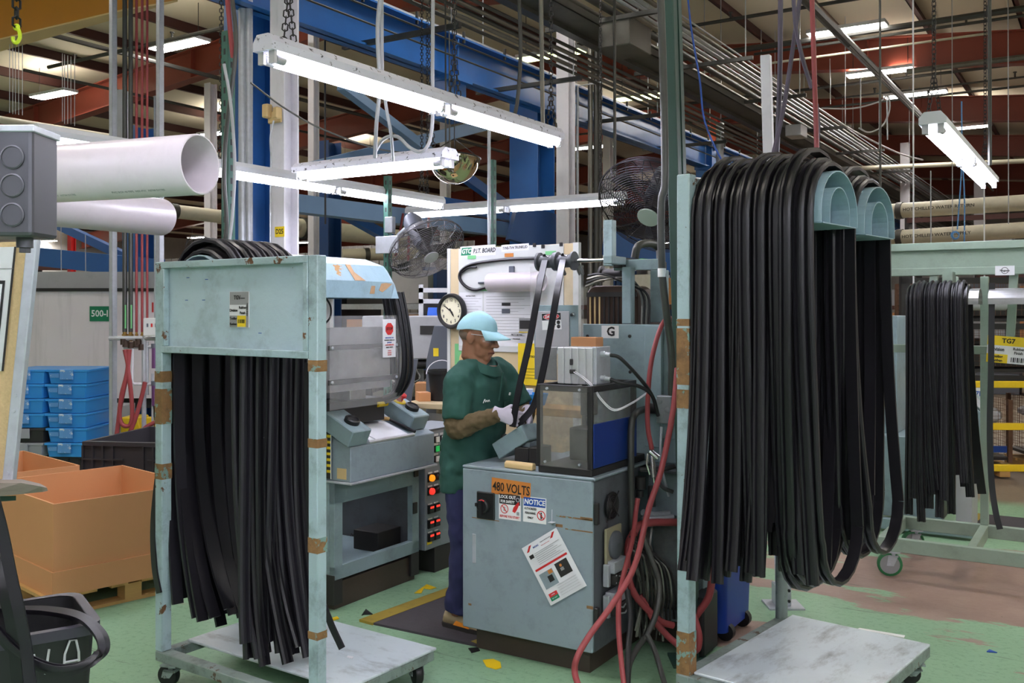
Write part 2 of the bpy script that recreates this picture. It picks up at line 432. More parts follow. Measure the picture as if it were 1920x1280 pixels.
def frame(loc, rz=0.0, rx=0.0, ry=0.0):          # matrix of a plane whose x is right, y is up and z points out at the viewer
    return Matrix.Translation(loc) @ Matrix.Rotation(rz, 4, 'Z') @ Matrix.Rotation(rx, 4, 'X') @ Matrix.Rotation(ry, 4, 'Y') @ Matrix.Rotation(RAD(90), 4, 'X')
def sign(parent, name, mx, w, h, items, base='white', label=None, thick=.003, world=True, print_name='lettering'):
    """flat sign in plane mx, centre at the origin. items: ('r',x0,y0,x1,y1,mat) ('t',x,y,size,str,mat[,bold,sx,align,shear]) ('p',[pts],mat) ('c',x,y,r,mat[,sx,sy])"""
    b = MB(); b.bx(-w / 2, w / 2, -h / 2, h / 2, -thick, 0, 0, mx)
    o = b.build(name, [base], parent, world=world and parent is not None)
    if label: o['label'] = label
    if items:
        mats = []; t = MB(); z = .0004
        def mid(n):
            if n not in mats: mats.append(n)
            return mats.index(n)
        for it in items:
            z += .00012
            if it[0] == 'r': t.bx(it[1], it[3], it[2], it[4], 0, z, mid(it[5]), mx)
            elif it[0] == 'p': t.prism([mx @ Vector((x, y, 0)) for x, y in it[1]], (mx.to_3x3() @ Vector((0, 0, z))), mid(it[2]))
            elif it[0] == 'c':
                sx, sy = (it[5], it[6]) if len(it) > 5 else (1, 1)
                t.prism([mx @ Vector((it[1] + it[3] * sx * math.cos(a), it[2] + it[3] * sy * math.sin(a), 0)) for a in [2 * math.pi * k / 22 for k in range(22)]],
                        mx.to_3x3() @ Vector((0, 0, z)), mid(it[4]))
            elif it[0] == 'ring':
                ri, ro = it[3], it[4]; pr = []
                for k in range(24):
                    a, a2 = 2 * math.pi * k / 24, 2 * math.pi * (k + 1) / 24
                    t.prism([mx @ Vector((it[1] + r * math.cos(q), it[2] + r * math.sin(q), 0)) for r, q in ((ri, a), (ro, a), (ro, a2), (ri, a2))], mx.to_3x3() @ Vector((0, 0, z)), mid(it[5]))
            elif it[0] == 't':
                bo = it[6] if len(it) > 6 else 0; sx = it[7] if len(it) > 7 else 1; al = it[8] if len(it) > 8 else 'CENTER'; sh = it[9] if len(it) > 9 else 0
                t.text(it[4], it[3], mid(it[5]), mx @ Matrix.Translation((it[1], it[2], z + .0004)), al, bo, sx, sh)
        # the sign may itself be a part: keep at most thing > part > print
        t.build(print_name, mats, o, world=False if parent is None else False, smooth=0) if parent is None else _print_under(t, print_name, mats, o, parent, world)
    return o
def _print_under(t, print_name, mats, o, parent, world):
    if world:
        chain = Matrix.Identity(4); q = parent
        while q is not None: chain = q.matrix_basis @ chain; q = q.parent
        inv = chain.inverted(); t.v = [inv @ p for p in t.v]
    return t.build(print_name, mats, o, smooth=0)
# ---------------------------------------------------------------- the building shell
FLOOR_WEAR += [((-0.5, 6.5), 2.2, 1.25), ((-1.6, 4.9), .9, .3), ((0.3, 4.6), .9, .8), ((-2.2, 3.0), .5, .35)]
LX0, LX1, LY0, LY1 = -38, 22, -9, 52
RIDGE, PITCH, ZR = -10.5, .095, 6.95        # ridge line, roof pitch, underside of the ridge beams
def roofz(lx): return ZR - PITCH * abs(lx - RIDGE)
o = MB().bx(LX0, LX1, LY0, LY1, -.2, 0).build('floor', floor_mat(), smooth=0, rz=RZ); tag(o, 'worn green painted concrete factory floor', 'floor', kind='structure')
for nm, (x0, x1, y0, y1) in {'wall_left': (LX0 - .2, LX0, LY0, LY1), 'wall_right': (LX1, LX1 + .2, LY0, LY1), 'wall_front': (LX0, LX1, LY0 - .2, LY0), 'wall_back': (LX0, LX1, LY1, LY1 + .2)}.items():
    o = MB().bx(x0, x1, y0, y1, 0, 8.3).build(nm, 'wallfar', smooth=0, rz=RZ); tag(o, 'pale metal panel factory wall', 'wall', kind='structure')
for k, (xa, xb) in enumerate(((LX0, RIDGE), (RIDGE, LX1))):
    b = MB(); za, zb = roofz(xa) + .80, roofz(xb) + .80
    b.prism([(xa, LY0, za), (xb, LY0, zb), (xb, LY0, zb + .1), (xa, LY0, za + .1)], (0, LY1 - LY0, 0))
    o = b.build('ceiling', 'roofskin', smooth=0, rz=RZ); tag(o, ('beige faced roof insulation left of the ridge', 'beige faced roof insulation right of the ridge')[k], 'ceiling', kind='structure')
# red oxide frames across the building, each an I section that follows the roof
RAFT = [1.1 + 6.1 * k for k in range(-1, 8)]
for k, ly in enumerate(RAFT):
    b = MB()
    for (xa, xb) in ((LX0, RIDGE), (RIDGE, LX1)):
        za, zb = roofz(xa), roofz(xb); D = .58
        b.prism([(xa, ly - .01, za), (xb, ly - .01, zb), (xb, ly - .01, zb + D), (xa, ly - .01, za + D)], (0, .02, 0))
        for dz in (0, D):
            b.prism([(xa, ly - .13, za + dz), (xb, ly - .13, zb + dz), (xb, ly - .13, zb + dz + .022), (xa, ly - .13, za + dz + .022)], (0, .26, 0))
        n = 5
        for i in range(1, n):
            x = xa + (xb - xa) * i / n; z = roofz(x); b.bx(x - .01, x + .01, ly - .12, ly + .12, z, z + D)
    o = b.build('beam', 'redbeam', smooth=0, rz=RZ); tag(o, 'red oxide roof frame beam spanning the hall', 'beam', 'roof frame beams', 'structure')
x = LX0 + 1; k = 0
while x < LX1:
    z = roofz(x) + .60
    b = MB(); b.bx(x - .01, x + .01, LY0, LY1, z, z + .2); b.bx(x - .01, x + .07, LY0, LY1, z, z + .015); b.bx(x - .07, x + .01, LY0, LY1, z + .185, z + .2)
    o = b.build('beam', 'purlin', smooth=0, rz=RZ); tag(o, 'maroon roof purlin under the beige insulation', 'beam', 'roof purlins', 'structure')
    x += 1.55

# ---------------------------------------------------------------- roof lamps
def highbay(pos, green=False, first=[None]):
    t = thing('roof_lamp', 'bright flat roof lamp hanging below the beige ceiling', 'lamp', pos, RZ, 'roof lamps')
    L, Wd = (.62, .17)
    MB().bx(-L, L, -Wd, Wd, 0, .06).build('housing', 'fixture2', t, smooth=0)
    MB().bx(-L + .02, L - .02, -Wd + .02, Wd - .02, -.012, 0).build('diffuser', 'tubegreen' if green else 'led', t, smooth=0)
    if not green: MB().bx(-L + .05, L - .05, -.05, .05, .06, .066).build('added_uplight', 'tubegreen' if green else 'upfill', t, smooth=0)  # upward glow added on the housing to brighten the roof
    zc = max(.3, 6.9 - pos[2])
    for s in (-.5, .5): MB().tube([(s, 0, .06), (s, 0, zc)], .006, 5).build('hanger', 'dark', t)
    return t
ZL = 6.25
for (px, py, lab) in [(335, 85, 'bright roof lamp above the lit left red beam near the amber crane'), (100, 178, 'bright roof lamp between the amber crane and the dark grey conduit box'), (408, 250, 'roof lamp peeking out left of the cable covered green strut'),
        (357, 378, 'roof lamp just right of the lower white plastic pipe'), (375, 445, 'roof lamp low behind the left trolley panel top'), (670, 298, 'roof lamp just left of the short strip lamp'), (1588, 57, 'topmost roof lamp over the aisle, crossed by the thick black pipe'),
        (1650, 136, 'second roof lamp over the aisle, under the first red beam'), (1716, 177, 'third roof lamp over the aisle, above the twin tube strip lamp'), (1805, 240, 'fourth roof lamp over the aisle, just beyond the twin tube strip lamp'),
        (1110, 276, 'roof lamp seen just right of the second white column'), (85, 452, 'far roof lamp above the white trailer'), (1240, 455, 'tiny far roof lamp behind the splicing machine'), (560, 455, 'tiny far roof lamp just right of the D25 plate')]:
    Y = (ZL - 1.7) * F / (580 - py)
    if Y > 48: Y = 40
    highbay(W(px, py, Y))['label'] = lab
for (px, py, lab) in [(1033, 104, 'greenish old roof lamp beside the second white column top'), (1208, 181, 'greenish old roof lamp left of the tall green post'), (1242, 179, 'greenish old roof lamp touching the tall green post')]:
    Y = (ZL - 1.9) * F / (580 - py)
    t = highbay(W(px, py, Y), True); t['label'] = lab; t['group'] = 'greenish roof lamps'
for lx in range(-33, 21, 7):  # extra unseen lamps added on a grid to light the hall
    for ly in range(-6, 50, 7):
        p = G(lx, ly + .5, roofz(lx) + .1)
        if p.y > .5:
            px = 960 + F * p.x / p.y; py = 580 - F * (p.z - 1.7) / p.y
            if -250 < px < 2170 and py > -60: continue
        t = highbay(p); t['label'] = 'added roof lamp outside the picture, lighting the hall'; t['group'] = 'added roof lamps outside the picture'

# ---------------------------------------------------------------- columns and crane runway
def hsec(b, w, d, z0, z1, tf=.02, tw=.012, mi=0):
    b.bx(-w / 2, w / 2, -d / 2, -d / 2 + tf, z0, z1, mi); b.bx(-w / 2, w / 2, d / 2 - tf, d / 2, z0, z1, mi); b.bx(-tw / 2, tw / 2, -d / 2, d / 2, z0, z1, mi)
def column(name, px0, px1, Y, z1, m, label, w=None, rot=RZ, box=False):
    p = W((px0 + px1) / 2, 580, Y); w = w or (px1 - px0) / F * Y * .82
    t = thing(name, label, 'column', (p.x, p.y, 0), rot, None, 'structure')
    b = MB()
    if box: b.bx(-w / 2, w / 2, -w / 2, w / 2, 0, z1)
    else: hsec(b, w, w * 1.05, 0, z1)
    b.build('shaft', m, t, smooth=0, bevel=.003); MB().bx(-w * .8, w * .8, -w * .8, w * .8, 0, .02).build('base_plate', m, t, smooth=0)
    return t, w
cw, ww = column('column', 511, 556, 8.5, 7.2, 'whitewash', 'white building column with the yellow D25 plate')
sign(cw, 'number_plate', Matrix.Translation((cw.location.x, cw.location.y, 0)) @ Matrix.Rotation(RZ, 4, 'Z') @ Matrix.Translation((.038, -ww * .56, 2.38)) @ Matrix.Rotation(RAD(90), 4, 'X'), .115, .09,
     [('t', 0, 0, .06, 'D25', 'blackprint', .02, .9)], 'yellowsign', 'yellow number plate reading D25')
b = MB(); b.bx(-.11, -.04, -.17, -.10, 3.38, 3.5); b.bx(.02, .08, -.17, -.10, 3.36, 3.46); b.bx(-.09, .08, -.12, -.1, 3.33, 3.44)
b.build('emergency_light', 'cream', cw, smooth=0, bevel=.01)
b = MB(); b.tube(smooth_path([(0, -.13, 3.35), (-.03, -.14, 3.2), (-.02, -.14, 3.0), (-.04, -.13, 2.7), (-.04, -.13, .8)]), .008, 6); b.build('cable', 'galv', cw)
column('column', 1045, 1077, 12.6, 7.4, 'whitewash', 'white building column behind the far end of the bright strip lamp')
column('column', 385, 385 + 20, 20, 6.4, 'whitewash', 'slim white column far behind the left rack')
for px, Y in ((588, 15), (1140, 24), (1697, 26), (835, 22), (1835, 30)): column('column', px - 9, px + 9, Y, 6.2, 'whitewash', {588: 'dusty white column just beyond the D25 column', 1140: 'white column far behind the big fan', 1697: 'white column far behind the white pipes on the aisle side', 835: 'white column below the mirror dome far off', 1835: 'white column at the far right of the hall'}[px])
# dark and light pipes up the blue column are built below
bc1, w1 = column('column', 440, 503, 9.4, 4.75, 'blue', 'blue crane column beside the D25 column', .36)
bc2, w2 = column('column', 966, 1030, 13.6, 4.75, 'blue', 'blue crane column beyond the press board', .46)
column('column', 597, 633, 15.5, 4.4, 'bluedk', 'dark blue column right of the D25 column', .3)
column('column', 240, 281, 13.2, 4.2, 'blue', 'blue column behind the dark and red drop hoses', .3)
for px0, px1, Y, lab in ((128, 141, 19, 'bright red column above the white trailer'), (1328, 1350, 21, 'red column beyond the blue crane beam')):
    column('column', px0, px1, Y, 5.9 if px0 > 1000 else 4.0, 'redbin', lab)
# crane runway girder: passes column px 960 between rows 122 and 187 at 12.5 m
P0 = W(960, 154, 12.5); gl = (P0.x * _c - P0.y * _s, P0.x * _s + P0.y * _c)
t = thing('crane_girder', 'blue crane runway girder with conductor rail along its top', 'crane girder', (0, 0, 0), RZ, None, 'structure')
zt, zb = 4.90, 4.42
b = MB(); b.bx(gl[0] - .012, gl[0] + .012, 1, 48, zb, zt); b.bx(gl[0] - .15, gl[0] + .15, 1, 48, zt - .02, zt); b.bx(gl[0] - .11, gl[0] + .11, 1, 48, zb, zb + .025)
b.build('web_and_flanges', 'blue', t, smooth=0)
b = MB(); b.bx(gl[0] - .035, gl[0] + .035, 1, 48, zt, zt + .08); b.build('rail', 'galv', t, smooth=0)
b = MB()
for i in range(40): b.bx(gl[0] + .12, gl[0] + .15, 3 + i * .9, 3.02 + i * .9, zt - .06, zt + .08)
b.tube([(gl[0] + .16, 1, zt - .1), (gl[0] + .16, 48, zt - .1)], .012, 5); b.tube([(gl[0] + .2, 1, zb + .2), (gl[0] + .2, 48, zb + .16)], .012, 5)
o = b.build('conductor_clip', 'conduitdk', t); o['kind'] = 'stuff'
for ly in (9.2, 17.6, 24, 31, 38):
    b = MB(); b.prism([(gl[0] + .02, ly - .01, zt - .03), (gl[0] + .14, ly - .01, zt - .03), (gl[0] + .14, ly - .01, zb - .5), (gl[0] + .02, ly - .01, zb - .5)], (0, .02, 0))
    b.bx(gl[0] - .14, gl[0] + .2, ly - .2, ly + .2, zb - .06, zb); b.bx(gl[0] - .12, gl[0] + .12, ly - .18, ly + .18, zb - .5, zb - .06)
    b.build('bracket', 'blue', t, smooth=0)
for px, Y, zz in ((1275, 23, 4.4), (1380, 31, 4.4)):
    column('column', px - 22, px + 22, Y, zz, 'bluedk', 'dark blue crane column under the runway girder near the tall green post' if px == 1275 else 'farthest blue crane column under the runway girder', .4)
def brace(p0, p1, w, h, m, label, name='brace'):
    o = MB().bar(p0, p1, w, h).build(name, m, smooth=0); tag(o, label, 'brace', None, 'structure'); return o
brace(W(640, 160, 12), W(805, 285, 14), .12, .12, 'bluelt', 'light blue diagonal brace under the crane girder')
brace(W(540, 327, 12.5), W(905, 235, 15.5), .14, .18, 'bluelt', 'pale blue perforated brace rising to the right')
brace(W(60, 480, 14), W(300, 504, 12.9), .16, .26, 'blue', 'blue horizontal tie above the white trailer')
brace(W(110, 422, 14.4), W(238, 482, 13.4), .1, .12, 'blue', 'blue diagonal brace above the white trailer')
brace(W(505, 376, 10.5), W(960, 432, 14), .2, .2, 'bluelt', 'long pale blue tie below the D25 plate')
brace(W(632, 392, 12), W(735, 450, 13), .12, .12, 'blue', 'short blue diagonal brace behind the fan')
brace(W(740, 368, 14), W(1000, 410, 16), .14, .2, 'blue', 'dark blue tie behind the small strip lamp')
brace(W(870, 330, 14), W(975, 405, 15), .12, .14, 'blue', 'blue diagonal brace right of the mirror dome')
brace(W(1140, 455, 14), W(1250, 490, 15), .2, .35, 'blue', 'blue tie seen through the big fan guard')
brace(W(960, 415, 12.9), W(1050, 442, 13.1), .2, .5, 'bluedk', 'dark blue tie behind the press board')
# amber travelling crane girder, top left
t = thing('bridge_crane', 'amber box girder of a bridge crane with lit underside toned cream', 'crane', W(-200, 580, 12), 0)
n1, n2, f1, f2 = W(-160, 122, 13.4), W(229, 18, 11.2), W(-160, 152, 14.3), W(333, -2, 10.86)
zb_ = 5.2
for p in (n1, n2, f1, f2): p.z = zb_
up = Vector((0, 0, .95))
b = MB(); b.add([n1, n2, f2, f1, n1 + up, n2 + up, f2 + up, f1 + up], [(0, 1, 5, 4), (1, 2, 6, 5), (2, 3, 7, 6), (3, 0, 4, 7), (4, 5, 6, 7)], 0)
b.build('girder', ['amber'], t, world=True, smooth=0)
b = MB(); b.add([n1, n2, f2, f1, n1 - up * .02, n2 - up * .02, f2 - up * .02, f1 - up * .02], [(0, 1, 5, 4), (1, 2, 6, 5), (2, 3, 7, 6), (3, 0, 4, 7), (4, 5, 6, 7)], 0)
b.build('bottom_plate', 'cream', t, world=True, smooth=0)  # cream puts the light on the girder underside into its colour

# ---------------------------------------------------------------- chains and fluorescent strips
_link = {}
def chain_mesh(b, p0, p1, link=.036, r=.0032, w=.011):
    p0, p1 = Vector(p0), Vector(p1); d = p1 - p0; n = max(2, int(d.length / (link * .72))); d.normalize()
    s = d.orthogonal().normalized(); u = d.cross(s)
    for i in range(n):
        c = p0 + (p1 - p0) * ((i + .5) / n); q = s if i % 2 else u
        b.tube([c + d * link * .5, c + d * link * .3 + q * w, c - d * link * .3 + q * w, c - d * link * .5, c - d * link * .3 - q * w, c + d * link * .3 - q * w], r, 4, 0, False, True)
def chain(p0, p1, label, group=None, **kw):
    b = MB(); chain_mesh(b, p0, p1, **kw); o = b.build('chain', 'dark'); tag(o, label, 'chain', group); return o
def strip_light(label, px0, py0, Y0, ddir, sections, seclen, housing='fixture', w=.11, hangs=(), chain_top=6.6):
    p = W(px0, py0, Y0); rz = math.atan2(ddir.y, ddir.x)
    t = thing('strip_light', label, 'lamp', p, rz)
    L = sections * seclen
    b = MB(); b.prism([(0, -w / 2, -.005), (0, -w / 2, .03), (0, -w * .3, .062), (0, w * .3, .062), (0, w / 2, .03), (0, w / 2, -.005)], (L, 0, 0))
    b.build('housing', housing, t, smooth=0)
    for k in range(sections):
        for s in (-1, 1):
            a0, a1 = k * seclen + .05, (k + 1) * seclen - .05
            MB().cyl((a0, s * w * .28, -.035), (a1, s * w * .28, -.035), .0165, 12).build('tube', 'tube', t)
            for q, q1, q2 in ((a0 - .012, a0 + .038, a0 - .03), (a1, a1 + .02, a1 + .012)):
                MB().cyl((q, s * w * .28, -.035), (q1, s * w * .28, -.035), .0185, 12).bx(q2, q2 + .015, s * w * .28 - .016, s * w * .28 + .016, -.055, 0).build('lamp_holder', 'alu', t)
    for f in hangs:
        b = MB(); x = f * L
        chain_mesh(b, (x, -.03, .06), (x + .0, 0, .28)); chain_mesh(b, (x, .03, .06), (x, 0, .28)); chain_mesh(b, (x, 0, .28), (x, 0, chain_top - p.z))
        b.build('chain', 'dark', t)
    return t
strip_light('long bright strip lamp with speckled housing crossing the upper middle', 492, 92, 3.9, DA, 2, 1.22, hangs=(.06, .55, .97), chain_top=5.2)
strip_light('short bright strip lamp just left of the mirror dome', 845, 296, 6.0, -DC, 1, 1.28, w=.18, hangs=(.12,), chain_top=4.9)
strip_light('strip lamp running behind the left rack toward the middle', 352, 307, 6.3, DA, 2, 1.4, 'fixture2', hangs=(.1, .9), chain_top=5.5)
strip_light('low strip lamp passing in front of the big fan', 1172, 372, 8.4, -DC, 2, 1.2, 'fixture2', hangs=(.1, .9), chain_top=5.5)
strip_light('twin tube strip lamp hanging above the aisle racks', 1748, 230, 5.2, DA, 2, 1.42, 'fixture2', w=.14, hangs=(.02, .9), chain_top=5.6)
strip_light('strip lamp partly hidden behind the white plastic pipes', 60, 252, 5.6, DA, 1, 1.0, 'fixture2', w=.16)
# unseen strip lamps added beside and behind the viewer for front light
for i, (x, y, z) in enumerate(((1.7, .3, 2.75), (-1.6, .6, 2.75), (-2.6, -1.6, 2.75), (2.6, -1.6, 2.75), (.2, -1.2, 2.75), (-.9, -2.4, 2.75), (1.3, -2.6, 2.75), (-2.2, -3.6, 2.75), (.2, -3.8, 2.75), (-3.4, .2, 2.75))):
    Yv = max(y, .01)
    t = strip_light('added strip lamp outside the picture, lighting faces toward the viewer', 960, 580, 1, DA, 2, 1.22, 'fixture2', hangs=())
    t.location = (x, y, z); t['group'] = 'added strip lamps outside the picture'
ORDS = ('first second third fourth fifth sixth seventh eighth ninth tenth eleventh twelfth thirteenth fourteenth fifteenth sixteenth seventeenth eighteenth nineteenth twentieth '
        'twenty-first twenty-second twenty-third twenty-fourth twenty-fifth twenty-sixth twenty-seventh twenty-eighth twenty-ninth thirtieth thirty-first thirty-second').split()
# ---------------------------------------------------------------- overhead services along the building
def run(px, py, z, shape, label, m, name='pipe', cat='pipe', group=None, t0=-12, t1=28, r=.02):
    Y = (z - CAMZ) * F / (580 - py); p = W(px, py, Y)
    lx = p.x * _c - p.y * _s; ly = p.x * _s + p.y * _c
    b = MB()
    if shape == 'pipe': b.tube([(lx, ly + t0, z), (lx, ly + t1, z)], r, 10)
    elif shape == 'tray':
        w = r
        b.bx(lx - w, lx + w, ly + t0, ly + t1, z, z + .012); b.bx(lx - w, lx - w + .012, ly + t0, ly + t1, z, z + .09); b.bx(lx + w - .012, lx + w, ly + t0, ly + t1, z, z + .09)
    elif shape == 'duct':
        b.bx(lx - r, lx + r, ly + t0, ly + t1, z, z + .12)
    o = b.build(name, m, rz=RZ); tag(o, label, cat, group); return o, lx, ly
gA = 'conduits of the upper overhead bundle'
for i, (py, r, m) in enumerate([(140, .012, 'galv'), (150, .028, 'conduit'), (159, .028, 'galv'), (167, .028, 'galv'), (176, .022, 'galv'), (184, .03, 'conduit'), (196, .045, 'conduitdk'), (211, .028, 'conduit'), (221, .016, 'galv')]):
    run(1440, py, 5.2 - .012 * i, 'pipe', f'steel conduit, {ORDS[i]} from the top of the upper overhead bundle', m, 'conduit', 'conduit', gA, r=r)
run(1440, 237, 4.95, 'tray', 'wide steel cable tray between the two overhead conduit bundles', 'tray', 'cable_tray', 'cable tray', r=.2)
run(1440, 254, 4.9, 'duct', 'square steel wireway below the overhead cable tray', 'tray', 'wireway', 'cable tray', r=.06)
gB = 'conduits of the lower overhead bundle'
for i, (py, r, m) in enumerate([(268, .02, 'conduitdk'), (276, .024, 'conduit'), (283, .02, 'conduitdk'), (290, .024, 'conduit'), (297, .02, 'conduitdk')]):
    run(1440, py, 4.7 - .03 * i, 'pipe', f'thin conduit, {ORDS[i]} from the top of the lower overhead bundle', m, 'conduit', 'conduit', gB, r=r)
# junction boxes on the runs
o = MB().bx(-.2, .2, -.3, .3, -.16, .16).build('pull_box', 'tray', loc=W(1172, 72, 11.2), rz=RZ, bevel=.01); tag(o, 'large grey pull box in the overhead cable tray', 'box')
o = MB().bx(-.14, .14, -.2, .2, -.1, .1).build('pull_box', 'lightgrey', loc=W(1493, 247, 17), rz=RZ, bevel=.01); tag(o, 'pale pull box far along the overhead conduits', 'box')
# trapeze hangers carrying the bundles
k = 0
for ly0, z in ((7.4, 5.05), (9.9, 5.05), (12.4, 5.05), (15.0, 5.05), (18, 5.05), (21, 5.05), (24.5, 5.05)):
    p = W(1440, 205, (5.1 - 1.7) * F / 375); lx = p.x * _c - p.y * _s
    t = thing('pipe_hanger', f'trapeze hanger under the upper overhead conduits, {ORDS[k]} from the viewer', 'hanger', G(lx, ly0, z), RZ, 'trapeze hangers'); k += 1
    MB().bx(-.75, .95, -.025, .025, -.06, -.01).build('cross_bar', 'conduitdk', t, smooth=0)
    for x in (-.7, .85): MB().tube([(x, 0, -.05), (x, 0, roofz(lx) + .6 - z)], .008, 5).build('hanger_rod', 'galv', t)
    MB().bx(-1.9, -.4, .2, .25, -.62, -.57).build('lower_bar', 'conduitdk', t, smooth=0)
    for x in (-1.8, -.5): MB().tube([(x, .22, -.6), (x, .22, roofz(lx) + .6 - z)], .008, 5).build('hanger_rod', 'galv', t)
# sprinkler and service mains across the roof on the aisle side
def cross(px, py, z, r, m, label, la, lb, name='sprinkler_pipe', heads=True):
    Y = (z - CAMZ) * F / (580 - py); p = W(px, py, Y); lx = p.x * _c - p.y * _s; ly = p.x * _s + p.y * _c
    t = thing(name, label, 'pipe', G(lx, ly, z), RZ)
    MB().tube([(la, 0, 0), (lb, 0, 0)], r, 8).build('run', m, t)
    if heads:
        x = la + .8
        while x < lb:
            MB().cyl((x, 0, 0), (x, 0, .12), .018, 6).cyl((x, 0, .10), (x, 0, .12), .035, 6).build('sprinkler_head', m, t); x += 2.6
cross(1440, 25, 6.3, .03, 'conduitdk', 'dark sprinkler pipe nearest the viewer over the aisle', -4, 9)
cross(1720, 45, 6.2, .05, 'conduitdk', 'dark sprinkler main crossing above the first red beam', -5, 9)
cross(1760, 52, 6.2, .025, 'conduitdk', 'thin sprinkler line just beyond the dark main', -3, 9)
cross(1700, 134, 6.0, .05, 'conduit', 'grey service main along the underside of the first red beam', 0, 8, 'service_main', False)
cross(1600, 157, 6.25, .03, 'conduitdk', 'dark sprinkler pipe beyond the first red beam', -5, 12)
cross(1860, 151, 6.2, .02, 'conduitdk', 'short sprinkler line right of the crossed pipe', -3, 8)
cross(1580, 100, 6.0, .02, 'pipewhite', 'pale thin water pipe in front of the first red beam', -3.5, 2.2, 'water_pipe', False)
cross(1590, 197, 6.1, .025, 'conduitdk', 'dark sprinkler pipe before the second red beam', -7, 12)
cross(330, 72, 6.1, .035, 'conduitdk', 'dark sprinkler pipe between the amber crane and the roof lamps', -3.5, 10)
def along(px, py, z, r, m, label, t0, t1):
    Y = (z - CAMZ) * F / (580 - py); p = W(px, py, Y); lx = p.x * _c - p.y * _s; ly = p.x * _s + p.y * _c
    o = MB().tube([(lx, ly + t0, z), (lx, ly + t1, z)], r, 8).build('pipe', m, rz=RZ); tag(o, label, 'pipe'); return o
along(1575, 65, 5.95, .07, 'conduitdk', 'thick black pipe slanting across the roof lamps of the aisle', -9, 12)
along(1640, 135, 5.9, .03, 'conduit', 'thin pipe beside the thick black pipe over the aisle', -2, 20)
along(250, 105, 6.1, .04, 'conduitdk', 'black roof pipe running past the left roof lamps', -12, 14)
along(380, 205, 6.0, .03, 'conduitdk', 'thin black pipe below the bright part of the left red beam', -4, 20)
# large off-white water mains
def main(p0, p1, r, label, txt=None, name='water_main'):
    t = thing(name, label, 'pipe', ((p0 + p1) / 2)); MB().cyl(p0, p1, r, 20).build('lagging', 'pipewhite', t, world=True)
    for f in (.12, .75):
        q = p0 + (p1 - p0) * f; d = (p1 - p0).normalized() * .05
        MB().cyl(q - d, q + d, r * 1.12, 20).build('collar', 'conduitdk', t, world=True)
    if txt:
        f, s, sz = txt; q = p0 + (p1 - p0) * f; dd = (p1 - p0).normalized()
        zz = Vector((0, -1, 0)); zz = (zz - dd * zz.dot(dd)).normalized(); yy = zz.cross(dd)
        mx = Matrix(((*dd, 0), (*yy, 0), (*zz, 0), (0, 0, 0, 1))).transposed(); mx.translation = q + zz * (r * 1.005)
        b = MB(); b.text(s, sz, 0, mx, sx=1.1, bold=.01); o = b.build('lettering', 'blackprint', t, world=True, smooth=0)
    return t
main(W(1640, 398, 17), W(2100, 368, 14.5), .13, 'upper white water main with black lettering over the cages', (.30, 'HOT/CHILLED WATER RETURN', .075))
main(W(1640, 448, 17), W(2100, 420, 14.5), .13, 'lower white water main with black lettering over the cages', (.29, 'HOT/CHILLED WATER SUPPLY', .075))
main(W(-100, 208, 12), W(420, 292, 15), .05, 'thin white pipe behind the left white plastic pipe', None, 'white_pipe')
main(W(290, 392, 15), W(560, 422, 17), .11, 'fat white pipe left of the dark blue column', None)
main(W(540, 425, 17), W(760, 448, 19), .17, 'white lagged main behind the D25 column', None)
main(W(640, 478, 20), W(1000, 470, 22), .13, 'white lagged main low behind the tilted fan', None)
main(W(1460, 322, 22), W(1960, 300, 20), .05, 'grey pipe just above the upper water main', None, 'grey_pipe')
# pipes up the blue column
for i, (px, m, r) in enumerate(((455, 'galv', .038), (467, 'galv', .034))):
    p = W(px, 580, 8.7); o = MB().cyl((p.x, p.y, 0), (p.x, p.y, 7), r, 14).build('conduit', m); tag(o, ('fat conduit rising on the blue column, left one of two', 'fat conduit rising on the blue column, right one of two')[i], 'conduit')
for i, (px, r, m) in enumerate(((1107, .035, 'conduit'), (1118, .04, 'conduitdk'), (1125, .028, 'conduitdk'))):
    p = W(px, 580, 13.2); o = MB().cyl((p.x, p.y, 0), (p.x, p.y, 5.3), r, 10).build('conduit', m); tag(o, f'vertical conduit right of the second white column, {ORDS[i]} from the left', 'conduit')
p = W(1083, 580, 13.0); o = MB().tube([(p.x, p.y, 0), (p.x, p.y, 4.72), (p.x + .35, p.y, 4.78)], .018, 6).build('conduit', 'galv'); tag(o, 'thin bent conduit beside the second white column', 'conduit')
p = W(1350, 580, 17); o = MB().cyl((p.x, p.y, 0), (p.x, p.y, 5), .07, 10).build('post', 'galv'); tag(o, 'slim grey post beside the far red column', 'post')
